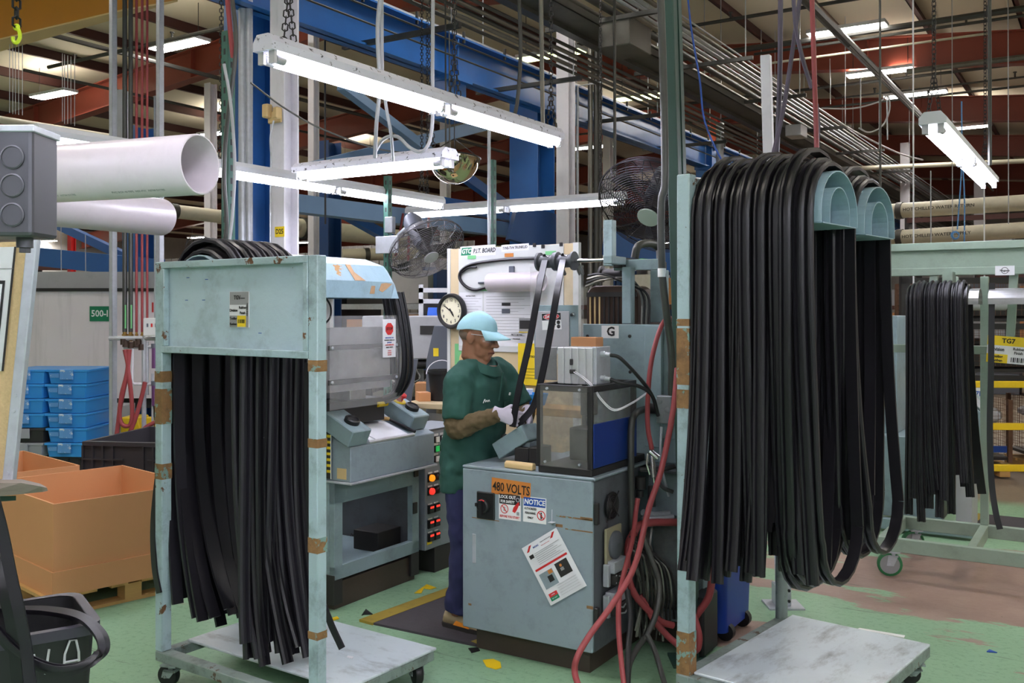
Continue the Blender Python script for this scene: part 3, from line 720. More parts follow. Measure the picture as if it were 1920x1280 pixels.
# hanging wires, cords and drops
def wire(label, pts, r=.006, m='galv', name='hanging_wire', cat='wire'):
    o = MB().tube(smooth_path(pts, 5) if len(pts) > 2 else pts, r, 6).build(name, m); tag(o, label, cat); return o
for (px, pyt, pyb, Y, r, m, lab) in [
    (1712, -20, 560, 9, .008, 'whitewash', 'thin white wire left of the twin strip lamp'), (1752, -20, 182, 5.25, .0, None, None),
    (1650, -20, 470, 10, .012, 'conduitdk', 'dark cord hanging through the middle of the aisle'),
    (1855, -20, 310, 6, .013, 'conduitdk', 'dark cord hanging right of the twin strip lamp'),
    (1556, 110, 195, 18, .008, 'galv', 'short rod under the first red aisle beam'),
    (1613, 140, 240, 18, .012, 'galv', 'pale rod reaching down past the second roof lamp'),
    (1663, 180, 262, 16, .012, 'galv', 'pale rod hanging between the aisle roof lamps'),
    (1890, -20, 420, 14, .008, 'galv', 'thin rod at the far right above the water mains'),
    (609, -20, 420, 10, .01, 'dark', 'dark cord hanging behind the left part of the long strip lamp'),
    (1152, -20, 330, 9, .014, 'conduitdk', 'dark cord with knots hanging left of the big fan'),
    (835, -20, 310, 9, .008, 'conduitdk', 'thin cord hanging in front of the crane girder'),
    (842, -20, 330, 11, .008, 'conduitdk', 'second thin cord hanging in front of the crane girder'),
    (1745, 320, 540, 12, .008, 'galv', 'thin wire under the near end of the twin strip lamp'),
    (1845, 335, 535, 10, .008, 'whitewash', 'white wire under the far end of the twin strip lamp'),
    (1785, -20, 520, 13, .006, 'galv', 'faint wire under the twin strip lamp'),
    (114, 330, 560, 12, .006, 'galv', 'thin wire in front of the red column on the left'),
    (160, 440, 550, 12, .006, 'galv', 'thin wire right of the red column on the left'),
    (290, 180, 650, 9, .010, 'galv', 'thin cord behind the drop hoses'),
    (1890, 540, 545, 9, .001, None, None)]:
    if m: wire(lab, [W(px, pyt, Y), W(px + 1, pyb, Y)], r, m)
wire('violet air hose looping beside the tall green post', [W(1288, -20, 7), W(1297, 60, 7), W(1312, 150, 7), W(1322, 230, 7), W(1358, 310, 7), W(1390, 360, 7)], .007, 'blueprint', 'air_hose', 'hose')
wire('red air hose hanging above the right cart', [W(1522, -20, 4.9), W(1526, 110, 4.9), W(1530, 230, 4.9), W(1532, 300, 4.9)], .013, 'redhose', 'air_hose', 'hose')
wire('dark air hose alongside the red one above the right cart', [W(1531, 195, 4.95), W(1534, 240, 4.95), W(1530, 290, 4.95)], .011, 'cordgrey', 'air_hose', 'hose')
wire('grey cord hanging straight above the right cart', [W(1464, -60, 5.2), W(1462, 150, 5.2), W(1456, 300, 5.2)], .014, 'cordgrey', 'power_cable', 'cord')
wire('grey cord crossing to the left above the right cart', [W(1502, -20, 5.1), W(1488, 80, 5.1), W(1468, 210, 5.1), W(1447, 300, 5.1)], .012, 'cordgrey', 'power_cable', 'cord')
wire('grey cord crossing to the right above the right cart', [W(1487, -20, 5.0), W(1492, 50, 5.0), W(1505, 110, 5.0), W(1522, 165, 5.0)], .011, 'cordgrey', 'power_cable', 'cord')
wire('grey power cord looping down to the short strip lamp', [W(714, -20, 5.4), W(708, 60, 5.5), W(712, 160, 5.6), W(706, 230, 5.7), W(703, 295, 5.9)], .012, 'lightgrey', 'power_cable', 'cord')
wire('second grey power cord beside the one to the short strip lamp', [W(716, -20, 5.5), W(717, 130, 5.6), W(724, 200, 5.7), W(733, 250, 5.8), W(737, 300, 6.0)], .010, 'lightgrey', 'power_cable', 'cord')
wire('grey power cord hanging to a loop above the short strip lamp', [W(812, -20, 5.6), W(811, 120, 5.6), W(810, 240, 5.7), W(795, 282, 5.7), W(770, 278, 5.8), W(745, 256, 5.8), W(720, 260, 5.9), W(703, 285, 6.0)], .011, 'lightgrey', 'power_cable', 'cord')
wire('pair of dark cords by the far end of the long strip lamp', [W(973, -20, 7), W(976, 100, 7), W(970, 190, 7), W(960, 230, 7)], .014, 'conduitdk', 'power_cable', 'cord')
wire('twisted grey cord at the far end of the long strip lamp', [W(1014, -20, 6.1), W(1016, 120, 6.1), W(1018, 240, 6.1)], .014, 'conduit', 'power_cable', 'cord')
wire('guy wire from the D25 column down behind the short strip lamp', [W(470, 155, 8), W(530, 200, 8.2), W(600, 240, 8.4), W(700, 277, 8.8), W(770, 288, 9)], .008, 'conduitdk')
wire('white cable sagging below the aisle conduits', [W(1440, 144, 15), W(1530, 200, 16), W(1600, 245, 17), W(1680, 285, 18), W(1730, 300, 18.5)], .016, 'whitewash', 'cable', 'cable')
wire('pale cable curling over the aisle', [W(1540, 203, 14), W(1600, 203, 14), W(1650, 190, 14), W(1664, 178, 14), W(1668, 205, 14), W(1655, 235, 14), W(1630, 248, 14), W(1610, 240, 14)], .012, 'whitewash', 'cable', 'cable')
for i, (pa, pb) in enumerate((((1800, 250), (1808, 470)), ((1803, 190), (1795, 430)))):
    wire(('blue air line hanging over the water mains, left strand', 'blue air line hanging over the water mains, right strand')[i], [W(pa[0], pa[1], 11), W((pa[0] + pb[0]) / 2 + 4, (pa[1] + pb[1]) / 2, 11), W(pb[0], pb[1], 11)], .008, 'bluetag', 'air_line', 'hose')
o = MB().tube(arc(W(1791, 441, 10.9), .045, 0, 6.0, 16), .008, 5).tube(arc(W(1792, 441, 10.85), .035, .5, 6.5, 16), .008, 5).build('air_line_coil', 'bluetag'); tag(o, 'small coil of blue air line beside the lower water main', 'hose')
# tall red and blue bits far off
for i, (px, pyt, pyb) in enumerate(((752, 400, 480), (765, 395, 490), (800, 405, 490))):
    wire(f'rust red hose hanging behind the tilted fan, {ORDS[i]} from the left', [W(px + 4, pyt, 12), W(px - (10 if i == 0 else 0), pyb, 12)], .016, 'redhose', 'hanging_hose', 'hose')
for i, (px, pyt, pyb) in enumerate(((18, 140, 212), (24, 140, 214), (29, 138, 214), (35, 136, 215), (42, 134, 216), (117, 160, 228), (121, 162, 232), (127, 164, 232), (133, 166, 233), (140, 164, 236))):
    wire(f'thin hanger wire above the thin white pipe on the left, {ORDS[i]} from the left edge', [W(px, pyt - 60, 12.6), W(px, pyb, 12.6)], .005, 'galv')
# low hook chain top left
t = thing('hoist_hook', 'lime safety hook on a black hoist chain at the top left', 'hook', W(30, 80, 6))
b = MB(); chain_mesh(b, W(31, -120, 6), W(31, 50, 6), link=.075, r=.008, w=.022); b.build('chain', 'black', t, world=True)
c = W(31, 66, 6); s = .02
b = MB(); b.tube(smooth_path([c + Vector((0, 0, .055)), c + Vector((.018, 0, .02)), c + Vector((.02, 0, -.02)), c + Vector((0, 0, -.048)), c + Vector((-.02, 0, -.035)), c + Vector((-.022, 0, -.01))], 5), [.012] * 26, 8); b.tube(arc(c + Vector((0, 0, .05)), .016, 0, 6.28, 12)[:-1], .007, 6, closed=True)
b.build('hook', mat('lime paint', (200, 226, 40), .4, var=.04), t, world=True)
# ---------------------------------------------------------------- rubber seal strips
def seal_prof(w=.03, h=.013):
    a = w / 2
    return [(-a, 0), (a, 0), (a, h * .6), (a - w * .14, h), (w * .2, h), (w * .13, h * .35), (-w * .13, h * .35), (-w * .2, h), (-a + w * .14, h), (-a, h * .6)]
FLX = 2.2
def drape(xc, y, R, H, zs, zL, zR, off, rnd, flL=(0, 0), flR=(0, 0), loop=False, n=12):
    """strip folded over a saddle: up the left leg, over the arch, down the right leg (saddle frame x, y, z)"""
    pts = []; r = R + off
    ph = rnd.uniform(0, 6); am = rnd.uniform(.004, .014); wy = rnd.uniform(-.03, .03)
    def leg(s, zb, fl):
        out = []
        for i in range(n):
            f = i / (n - 1) * (.98 if loop else 1)      # 0 at the saddle, 1 at the free end
            z = zs + (zb - zs) * f
            x = xc + s * r + am * math.sin(ph + f * 7) * f + fl[0] * f ** FLX
            out.append(Vector((x, y + fl[1] * f ** 2 + wy * f * f, z)))
        return out
    if not loop:
        L = leg(-1, zL, flL); Rr = leg(1, zR, flR)
        pts = L[::-1] + [Vector((xc - r * math.cos(a), y, zs + (H + off) * math.sin(a))) for a in [math.pi * k / 10 for k in range(1, 10)]] + Rr
        return pts
    L = leg(-1, zL + r * .8, (0.02, flL[1])); am = .002; Rr = leg(1, zL + r * .8, (-.02, flL[1]))
    bot = [Vector((xc - (r - .02) * math.cos(a), y + flL[1] + wy, zL + r * .8 - (r * .85) * math.sin(a))) for a in [math.pi * k / 9 for k in range(0, 10)]]
    arch = [Vector((xc - r * math.cos(a), y, zs + (H + off) * math.sin(a))) for a in [math.pi * k / 10 for k in range(1, 10)]]
    return bot[::-1] + L[::-1] + arch + Rr + [bot[-1]]
def hang_strips(cart_loc, cart_rz, specs, label, group, w=.03):
    mx = Matrix.Translation(cart_loc) @ Matrix.Rotation(cart_rz, 4, 'Z')
    side = -(mx.to_3x3() @ Vector((0, 1, 0)))
    for i, (pts, m) in enumerate(specs):
        b = MB(); b.sweep([mx @ p for p in pts], side, seal_prof(w, .02))
        o = b.build('rubber_seal', m, smooth=35)
        tag(o, label(i), 'rubber strip', group)
def arch_poly(R, H, th, n=14):
    o = [(-R * math.cos(a), H * math.sin(a)) for a in [math.pi * k / n for k in range(n + 1)]]
    i = [(-(R - th) * math.cos(a), (H - th) * math.sin(a)) for a in [math.pi * k / n for k in range(n + 1)]]
    return o, i
def saddle(parent, name, m, xc, y0, y1, zs, R, H, lip=.045, inner=True):
    b = MB()
    def shell(R, H, zb, ya, yb, th=.005):
        o, i = arch_poly(R, H, th)
        o = [(-R, -zb)] + o + [(R, -zb)]; i = [(-(R - th), -zb)] + i + [(R - th, -zb)]
        for k in range(len(o) - 1):
            b.prism([(xc + o[k][0], ya, zs + o[k][1]), (xc + o[k + 1][0], ya, zs + o[k + 1][1]), (xc + i[k + 1][0], ya, zs + i[k + 1][1]), (xc + i[k][0], ya, zs + i[k][1])], (0, yb - ya, 0))
    shell(R, H, lip, y0, y1)
    if inner:
        shell(R * .55, H * .62, lip, y0, y1, .004)
        b.bx(xc - R * .9, xc + R * .9, min(y0, y1), max(y0, y1), zs - lip - .004, zs - lip)
    return b.build(name, m, parent, smooth=50)
def caster(parent, x, y, ztop, r=.055, m='black', tread=None, ang=0.0, fork='frameedge', label=None):
    c = thing('caster', None, None, (x, y, 0), ang); c.parent = parent
    if label: c['label'] = label
    b = MB(); b.bx(-.04, .04, -.04, .04, ztop - .008, ztop); b.cyl((0, 0, ztop - .03), (0, 0, ztop - .008), .022, 12)
    for s in (-1, 1): b.prism([(-.02 - .02, s * .026, r * .9), (.022 - .02, s * .026, r * .9), (.03, s * .026, ztop - .025), (-.03, s * .026, ztop - .025)], (0, s * .004, 0))
    b.bx(-.03, .03, -.03, .03, ztop - .034, ztop - .026); b.cyl((-.02, -.034, r), (-.02, .034, r), .007, 8)
    b.build('fork', fork, c, smooth=30)
    w = MB(); mx = Matrix.Translation((-.02, 0, r)) @ Matrix.Rotation(RAD(90), 4, 'X')
    w.lathe([(.012, -.02), (r * .75, -.018), (r * .93, -.017), (r, -.01), (r, .01), (r * .93, .017), (r * .75, .018), (.012, .02)], 24, 0, mx)
    if tread: w.lathe([(r * .8, -.0205), (r * .99, -.0175), (r * 1.03, -.011), (r * 1.03, .011), (r * .99, .0175), (r * .8, .0205), (r * .8, -.0205)], 24, 1, mx)
    w.build('wheel', [m, tread] if tread else [m], c, smooth=40)
    return c

# ---------------------------------------------------------------- left cart
LC_LOC, LC_RZ = Vector((-1.18, 4.09, 0)), RAD(-35)
lc = thing('hanging_cart', 'teal steel trolley with a sheet panel on top, black seals under it', 'cart', LC_LOC, LC_RZ, 'seal trolleys')
ZB = .15
for s in (-1, 1):
    MB().bx(s * .5 - .026, s * .5 + .026, -.026, .026, ZB, 1.915).build('post', 'tealpost', lc, bevel=.004)
for s, z0, z1, g in ((-1, 1.18, 1.34, 0), (-1, 1.37, 1.42, 0), (1, 1.155, 1.19, 0), (1, 1.455, 1.5, 0), (-1, .93, 1.0, 0), (1, .74, .80, 0), (1, .1 + .3, .43, 0)):
    MB().bx(s * .5 - .0268, s * .5 + .0268, -.0268, .0268, z0, z1).build('bare_patch', 'rustbare', lc, smooth=0)['label'] = 'bare rusty patch on the post'
for nm, bx_ in (('frame_rail', (-.474, .474, -.03, .01, 1.885, 1.915)), ('frame_rail', (-.474, .474, -.03, .01, 1.505, 1.535)), ('frame_rail', (-.474, -.455, -.03, .0, 1.535, 1.885)), ('frame_rail', (.445, .474, -.03, .0, 1.535, 1.885))):
    MB().bx(*bx_).build(nm, 'tealpost', lc, bevel=.003)
MB().bx(-.474, .474, .0, .004, 1.51, 1.91).build('panel_sheet', 'teal', lc, smooth=0)
b = MB(); b.bx(-.52, .52, -.03, .03, ZB - .045, ZB)
b.build('base_rail', 'frameedge', lc, bevel=.004)
MB().bx(-.52, .52, .65, .70, ZB - .045, ZB).build('base_rail', 'frameedge', lc, bevel=.004)
for s in (-1, 1): MB().bx(s * .5 - .025, s * .5 + .025, .03, .65, ZB - .045, ZB).build('base_rail', 'frameedge', lc, bevel=.004)
MB().bx(-.5, .525, .13, .71, ZB, ZB + .012).build('deck_plate', 'plate', lc, smooth=0, bevel=.003)
for (x, y, a) in ((-.43, .0, 20), (.45, .02, 160), (.44, .66, 150), (-.42, .66, 10)): caster(lc, x, y, ZB - .045, .05, 'black', ang=RAD(a))
saddle(lc, 'saddle', 'teal', -.262, .01, .46, 1.742, .19, .2)
TG = [('r', -.06, .02, .045, .075, 'greyprint'), ('r', .045, -.075, .06, .075, 'greyprint'), ('t', -.012, .05, .024, 'TGV', 'blackprint', .03, .9), ('t', .022, .047, .007, 'DOOR RH', 'blackprint'), ('t', .012 + .012, .008, .016, 'Rubber', 'blackprint', .03),
      ('t', -.034, -.004, .016, 'Division', 'blackprint', .03), ('t', .024, -.015, .016, 'Finish', 'blackprint', .03), ('r', -.06, -.075, -.012, -.026, 'greyprint'), ('t', -.036, -.038, .015, 'Tooling', 'blackprint', .03), ('t', -.036, -.062, .015, 'Kanban', 'blackprint', .03),
      ('r', -.01, -.073, .044, -.026, 'yellowsign')] + [('r', -.004 + i * .0042, -.058, -.004 + i * .0042 + (.0015 if i % 3 else .0026), -.042, 'blackprint') for i in range(10)]
lcm = Matrix.Translation(LC_LOC) @ Matrix.Rotation(LC_RZ, 4, 'Z')
so = sign(lc, 'label_plate', lcm @ Matrix.Translation((.03, -.003, 1.70)) @ Matrix.Rotation(RAD(90), 4, 'X'), .125, .152, TG, 'paper', 'white and yellow trolley label')
# side print, reading upward
lt = MB(); lt.text('7496S-TGV', .012, 0, Matrix.Translation((.083, -.0045, 1.70)) @ Matrix.Rotation(RAD(90), 4, 'X') @ Matrix.Rotation(RAD(-90), 4, 'Z'), bold=.02); lt.build('side_lettering', 'blackprint', so, smooth=0)
for (x, z) in ((-.33, 1.84), (-.2, 1.83), (-.22, 1.74), (-.34, 1.74), (.15, 1.6)):
    MB().bx(x, x + .02, -.001, .0, z, z + .003).build('pen_mark', 'blueprint', lc, smooth=0)
rnd = random.Random(3); specs = []; FLX = 3.4; LCX = -.262
for i in range(12):
    y = .055 + i * .032
    flL = (.10 + .20 * rnd.random(), -.03); flR = (.06 + .16 * rnd.random() + .06 * (i > 8), -.05 * rnd.random())
    specs.append((drape(LCX, y, .195, .205, 1.745, .25 + .12 * rnd.random(), .18 + .06 * rnd.random(), .002 + .016 * (i % 3), rnd, flL, flR), rnd.choice(('rubber', 'rubber2', 'rubberin'))))
for i in range(5):
    y = .07 + i * .075
    specs.append((drape(LCX, y, .195, .205, 1.745, .27 + .16 * rnd.random(), .18 + .12 * rnd.random(), .052, rnd, (.0 + .2 * rnd.random(), -.04), (.0 + .2 * rnd.random(), -.06)), rnd.choice(('rubber', 'rubber2', 'rubberin'))))
def lab_l(i): return f'black seal under the left trolley panel, {ORDS[i]} along its saddle' if i < 12 else f'black seal in the outer layer on the left trolley, {ORDS[i - 12]} from the panel'
hang_strips(LC_LOC, LC_RZ, specs, lab_l, 'seals hanging on the left trolley', .055)
b = MB(); q = smooth_path([W(318, 640, 4.42), W(312, 760, 4.42), W(296, 880, 4.40), W(286, 980, 4.38), W(288, 1060, 4.36), W(297, 1112, 4.34)], 5)
b.sweep(q, Vector((math.cos(LC_RZ), math.sin(LC_RZ), 0)), seal_prof(.034)); tag(b.build('rubber_seal', 'rubber'), 'single black seal bowing out left of the left trolley post', 'rubber strip', 'seals hanging on the left trolley')
b = MB(); q = smooth_path([W(575, 680, 4.12), W(577, 900, 4.1), W(590, 1080, 4.06), W(615, 1160, 4.03), W(640, 1216, 4.0)], 5)
b.sweep(q, Vector((math.cos(LC_RZ), math.sin(LC_RZ), 0)), seal_prof(.034)); tag(b.build('rubber_seal', 'rubber2'), 'black seal whose end sticks out right of the left trolley post', 'rubber strip', 'seals hanging on the left trolley')

# ---------------------------------------------------------------- right cart
RC_LOC, RC_RZ = Vector((.745, 4.10, 0)), RAD(50)
rc = thing('hanging_cart', 'tall teal trolley with two half-round saddles packed with black seals', 'cart', RC_LOC, RC_RZ, 'seal trolleys')
MB().bx(-.03, .03, -.03, .03, ZB, 2.275).build('post', 'tealpost', rc, bevel=.004)
MB().cyl((.95, 0, ZB), (.95, 0, 2.2), .03, 14).build('post', 'frameedge', rc)['label'] = 'round rusty rear post'
for z0, z1, m in ((1.38, 1.62, 'rustbare'), (1.28, 1.36, 'rustbare'), (ZB, .33, 'rustbare'), (1.63, 1.66, 'rustbare')):
    MB().bx(-.0308, .0308, -.0308, .0308, z0, z1).build('bare_patch', m, rc, smooth=0)['label'] = 'bare rusty patch on the post'
MB().bx(.03, .92, -.006, .006, 1.84, 2.265).build('panel_sheet', 'teal', rc, smooth=0)
for z in (1.84, 2.235): MB().bx(.03, .92, -.02, .02, z, z + .03).build('frame_rail', 'tealpost', rc, bevel=.003)
for (x0, x1, y0, y1) in ((-.04, 1.0, -.03, .03), (-.04, 1.0, -.70, -.65), (-.04, .01, -.65, -.03), (.95, 1.0, -.65, -.03)):
    MB().bx(x0, x1, y0, y1, ZB - .05, ZB).build('base_rail', 'frameedge', rc, bevel=.004)
MB().bx(.0, 1.0, -.70, -.035, ZB, ZB + .012).build('deck_plate', 'plate', rc, smooth=0, bevel=.003)
for (x, y, a) in ((.05, .0, 40), (.94, 0, 60), (.90, -.66, -60), (.05, -.66, -40)): caster(rc, x, y, ZB - .05, .048, 'black', ang=RAD(a))
ZS = 2.09
for k, xc in enumerate((.235, .70)):
    saddle(rc, 'saddle', 'tealhood', xc, -.01, -.575, ZS - .02 * k, .195, .175)
b = MB()
for i in range(9): b.tube([(.05 + i * .025, .03, 1.55), (.05 + i * .025, .03, 1.83)], .0018, 4)
for i in range(11): b.tube([(.04, .03, 1.56 + i * .026), (.27, .03, 1.56 + i * .026)], .0018, 4)
o = b.build('wire_guard', 'galv', rc); o['kind'] = 'stuff'
rnd = random.Random(11); specs = []; labs = []; FLX = 2.2
def lay(xc, k, n, y0, dy, zs, zl, near, loops, off0=.002, lab=''):
    for i in range(n):
        y = y0 - i * dy
        lp = i in loops
        zb = zl + rnd.uniform(-.04, .07) if not lp else zl - .04 + rnd.uniform(-.03, .05)
        flL = (-.12 * (1 - i / n) + rnd.uniform(-.10, .07), -rnd.uniform(0, .06)); flR = (rnd.uniform(-.14, .02), -rnd.uniform(0, .08))
        specs.append((drape(xc, y, .197, .178, zs, zb, zb + rnd.uniform(-.05, .12), off0 + .015 * (i * 2 % 3) + rnd.uniform(0, .006), rnd, flL, flR, lp), rnd.choice(('rubber', 'rubber2', 'rubber', 'rubberin'))))
        labs.append((f'looped black seal on the {near} saddle of the right trolley, {ORDS[i]} {lab}' if lp else f'black seal on the {near} saddle of the right trolley, {ORDS[i]} {lab}'))
lay(.235, 0, 18, -.045, .0285, ZS, .63, 'nearer', (13, 15, 17), lab='from the panel')
lay(.235, 0, 8, -.06, .058, ZS, .62, 'nearer', (6, 7), .048, lab='of its outer layer')
lay(.70, 1, 15, -.06, .033, ZS - .02, .68, 'farther', (11, 13, 14), lab='from the panel')
lay(.70, 1, 5, -.1, .09, ZS - .02, .66, 'farther', (4,), .048, lab='of its outer layer')
hang_strips(RC_LOC, RC_RZ, specs, lambda i: labs[i], 'seals hanging on the right trolley', .05)
# ---------------------------------------------------------------- splicing machine in the middle
CM = Vector((.379, 4.40, 0))
class Loc:                                       # plan helper: sight line of a pixel against a line of a rotated machine
    def __init__(s, o, rz=RZ):
        s.o = Vector(o); s.rz = rz; s.dx = Vector((math.cos(rz), math.sin(rz), 0)); s.dy = Vector((-math.sin(rz), math.cos(rz), 0))
        s.mx = Matrix.Translation(s.o) @ Matrix.Rotation(rz, 4, 'Z')
    def x(s, px, y): return ray_line(px, s.o + s.dy * y, s.dx)
    def y(s, px, x): return ray_line(px, s.o + s.dx * x, s.dy)
    def z(s, py, x, y): return CAMZ + (580 - py) / F * (s.o + s.dx * x + s.dy * y).y
    def onx(s, px, py, y): x = s.x(px, y); return x, s.z(py, x, y)        # on a front plane
    def ony(s, px, py, x): y = s.y(px, x); return y, s.z(py, x, y)        # on a side plane
    def front(s, x, y, z): return s.mx @ Matrix.Translation((x, y, z)) @ Matrix.Rotation(RAD(90), 4, 'X')
    def side(s, x, y, z): return s.mx @ Matrix.Translation((x, y, z)) @ Matrix.Rotation(RAD(90), 4, 'Z') @ Matrix.Rotation(RAD(90), 4, 'X')
    def w(s, x, y, z): return s.mx @ Vector((x, y, z))
cmL = Loc(CM)
cab = thing('control_cabinet', 'grey blue electrical cabinet with 480 volts sticker on a brown plinth', 'cabinet', CM, RZ)
CZ0, CZ1 = .12, .925
b = MB(); b.bx(-.735, -.012, .02, .50, CZ0, CZ1 - .012); b.build('body', 'cabdark', cab, smooth=0)
MB().bx(-.74, 0, 0, .62, CZ1 - .014, CZ1).build('top_plate', 'cabgrey', cab, smooth=0, bevel=.004)
d = MB().bx(-.738, -.012, 0, .02, CZ0, CZ1 - .016).build('door', 'cabgrey', cab, smooth=0, bevel=.004)
x, z = cmL.onx(889, 1027, 0)
MB().bx(x - .011, x + .011, -.002, .004, z - .075, z + .07).build('slot_handle', 'galv', d, smooth=0, bevel=.002)['label'] = 'recessed metal slot handle'
x, z = cmL.onx(912, 947, 0)
sw = MB().bx(x - .052, x + .052, -.012, 0, z - .066, z + .066).build('switch', 'black', cab, smooth=0, bevel=.004)
k = MB(); k.lathe([(.034, 0), (.034, .02), (.028, .026)], 24, 0, Matrix.Translation((x - .005, -.012, z)) @ Matrix.Rotation(RAD(90), 4, 'X')); k.bx(x - .013, x + .003, -.055, -.03, z - .04, z + .03); k.bx(x - .035, x - .02, -.05, -.03, z + .0, z + .016)
k.build('rotary_handle', 'black', sw)
MB().tube([(x - .005 + .03 * math.cos(a), -.036, z + .03 * math.sin(a)) for a in [RAD(60 + i * 12) for i in range(6)]], .0035, 6).build('red_mark', 'redprint', sw)
x, z = cmL.onx(958, 915, 0)
sign(cab, 'voltage_sticker', cmL.front(x, -.0015, z) @ Matrix.Rotation(RAD(-2), 4, 'Z'), .222, .078, [('t', .002, -.003, .062, '480 VOLTS', 'blackprint', .012, .72)], 'orange', 'faded orange sticker reading 480 VOLTS', .002)
x, z = cmL.onx(956, 950, 0)
LO = [('r', -.059, .012, .059, .058, 'blackprint'), ('t', -.012, .046, .021, 'LOCK OUT', 'white', .03, .88), ('t', -.012, .024, .018, 'FOR SAFETY', 'white', .03, .8), ('t', 0, -.048, .015, 'BEFORE YOU START', 'redprint', .03, .82),
      ('ring', -.03, -.012, .019, .0225, 'redprint'), ('r', -.034, -.022, -.026, -.002, 'greyprint'), ('p', [(-.045, .002), (-.042, .005), (-.015, -.026), (-.018, -.029)], 'redprint'),
      ('p', [(.016, -.02), (.022, .0), (.05, .03), (.056, .02), (.04, -.012), (.03, -.026)], 'redprint'), ('ring', .046, .038, .007, .011, 'greyprint'), ('r', .04, -.036, .054, -.02, 'greyprint')]
sign(cab, 'lockout_sign', cmL.front(x, -.0015, z), .125, .125, LO, 'white', 'white and black lock out safety sticker', .002)
x, z = cmL.onx(1002.5, 956, 0)
NO = [('r', -.06, .016, .06, .057, 'blueprint'), ('t', 0, .036, .034, 'NOTICE', 'white', .03, .92, 'CENTER', .12), ('t', -.022, .004, .015, 'AUTHORIZED', 'blackprint', .02, .72), ('t', -.022, -.017, .015, 'PERSONNEL', 'blackprint', .02, .75), ('t', -.022, -.039, .015, 'ONLY', 'blackprint', .02, .8),
      ('ring', .037, -.022, .019, .023, 'redprint'), ('c', .037, -.011, .004, 'blackprint'), ('r', .033, -.028, .041, -.016, 'blackprint'), ('r', .0335, -.038, .0365, -.027, 'blackprint'), ('r', .0378, -.038, .0408, -.027, 'blackprint'), ('p', [(.021, -.009), (.024, -.006), (.053, -.035), (.05, -.038)], 'redprint')]
sign(cab, 'notice_sign', cmL.front(x, -.0015, z), .128, .122, NO, 'white', 'blue and white authorized personnel notice', .002)
# scraped paint band on the door
for (pa, pb, w) in ((1040, 1112, .012), (985, 1110, .02), (1045, 1110, .006)):
    pass
for (pxa, pya, pxb, pyb, h) in ((1043, 968, 1111, 974, .007), (1088, 971, 1111, 974, .014), (1042, 984, 1055, 986, .014), (1060, 989, 1111, 1000, .006), (885, 970 + 0, 936, 976, .004), (1100, 1137, 1112, 1140, .014), (878, 1120, 884, 1145, .01)):
    xa, za = cmL.onx(pxa, pya, 0); xb, zb2 = cmL.onx(pxb, pyb, 0)
    MB().bx(xa, xb, -.0008, .001, (za + zb2) / 2 - h / 2, (za + zb2) / 2 + h / 2).build('scrape', 'rustbare', d, smooth=0)
# side face
y, z = cmL.ony(1145, 947, 0)
fg = thing('side_fan', None, None, (0, y, z)); fg.parent = cab
MB().lathe([(.062, 0), (.066, .008), (.0, .004)], 24, 0, Matrix.Rotation(RAD(90), 4, 'Y')).build('fan_housing', 'black', fg)
g = MB()
for r in (.014, .024, .034, .044, .054, .062): g.tube([(.012, r * math.cos(a), r * math.sin(a)) for a in [2 * math.pi * i / 24 for i in range(24)]], .0022, 5, closed=True)
for a in (RAD(45), RAD(135)): g.tube([(.014, -.085 * math.cos(a), -.085 * math.sin(a)), (.014, .085 * math.cos(a), .085 * math.sin(a))], .0026, 5)
g.build('finger_guard', 'dark', fg)
ya, za = cmL.ony(1132, 990, 0); yb, zb2 = cmL.ony(1168, 1050, 0)
yb = ya + .165
rc_ = MB().bx(0, .014, ya, yb, zb2 + .02, za - .005).build('round_cover', mat('yellowed clear plastic', (150, 144, 118), .4, var=.1, grime=.5), cab, smooth=0, bevel=.004)
MB().lathe([(.066, .012), (.066, .026), (.058, .032), (0, .034)], 28, 0, Matrix.Translation((0, (ya + yb) / 2 + .004, (za + zb2) / 2 + .005)) @ Matrix.Rotation(RAD(90), 4, 'Y')).bx(.033, .037, (ya + yb) / 2 - .012, (ya + yb) / 2 + .02, (za + zb2) / 2 - .004, (za + zb2) / 2 + .012).build('cap', 'cabdark', rc_)
for (pt, pb) in ((1058, 1100), (1116, 1158)):
    y0, zt_ = cmL.ony(1130, pt, 0); _, zb2 = cmL.ony(1130, pb, 0)
    c = MB().bx(0, .03, y0, y0 + .025, zb2, zt_).bx(0, .05, y0 + .025, y0 + .17, zt_ - .045, zt_ + .01).build('connector', 'galv', cab, smooth=0, bevel=.003)
    MB().bx(.0, .062, y0 + .03, y0 + .165, zb2 + .005, zt_ - .047).build('plug', 'shadow', c, smooth=0, bevel=.004)
    MB().tube([(.055, y0 + .03, zt_ - .05), (.068, y0 + .08, zt_ - .065), (.055, y0 + .165, zt_ - .05)], .004, 6).build('clip_wire', 'galv', c)
    MB().tube([(.055, y0 + .03, zb2 + .02), (.072, y0 + .09, zb2 + .012), (.055, y0 + .165, zb2 + .02)], .004, 6).build('clip_wire', 'galv', c)
for zz in (.76, .28): MB().bx(-.008, .012, .005, .03, zz - .05, zz + .05).build('hinge', 'dark', cab, smooth=0, bevel=.003)
MB().bx(-.70, -.06, .07, .62, 0, CZ0 + .001).build('plinth', 'plinth', cab, smooth=0)
rnd = random.Random(5)
for i in range(9):
    y0 = .25 + .02 * i; z0 = .62 - .01 * i
    MB().tube(smooth_path([(.06, y0, z0 - .06 * (i % 2)), (.10 + .01 * i, y0 + .03, z0 - .1), (.11 + .012 * i, y0 + .05, z0 - .25), (.08 + .012 * i, y0 + .1, .22), (.06 + .012 * i, y0 + .16, .12)], 5), .006, 6).build('wire', 'conduit' if i % 2 else 'shadow', cab)
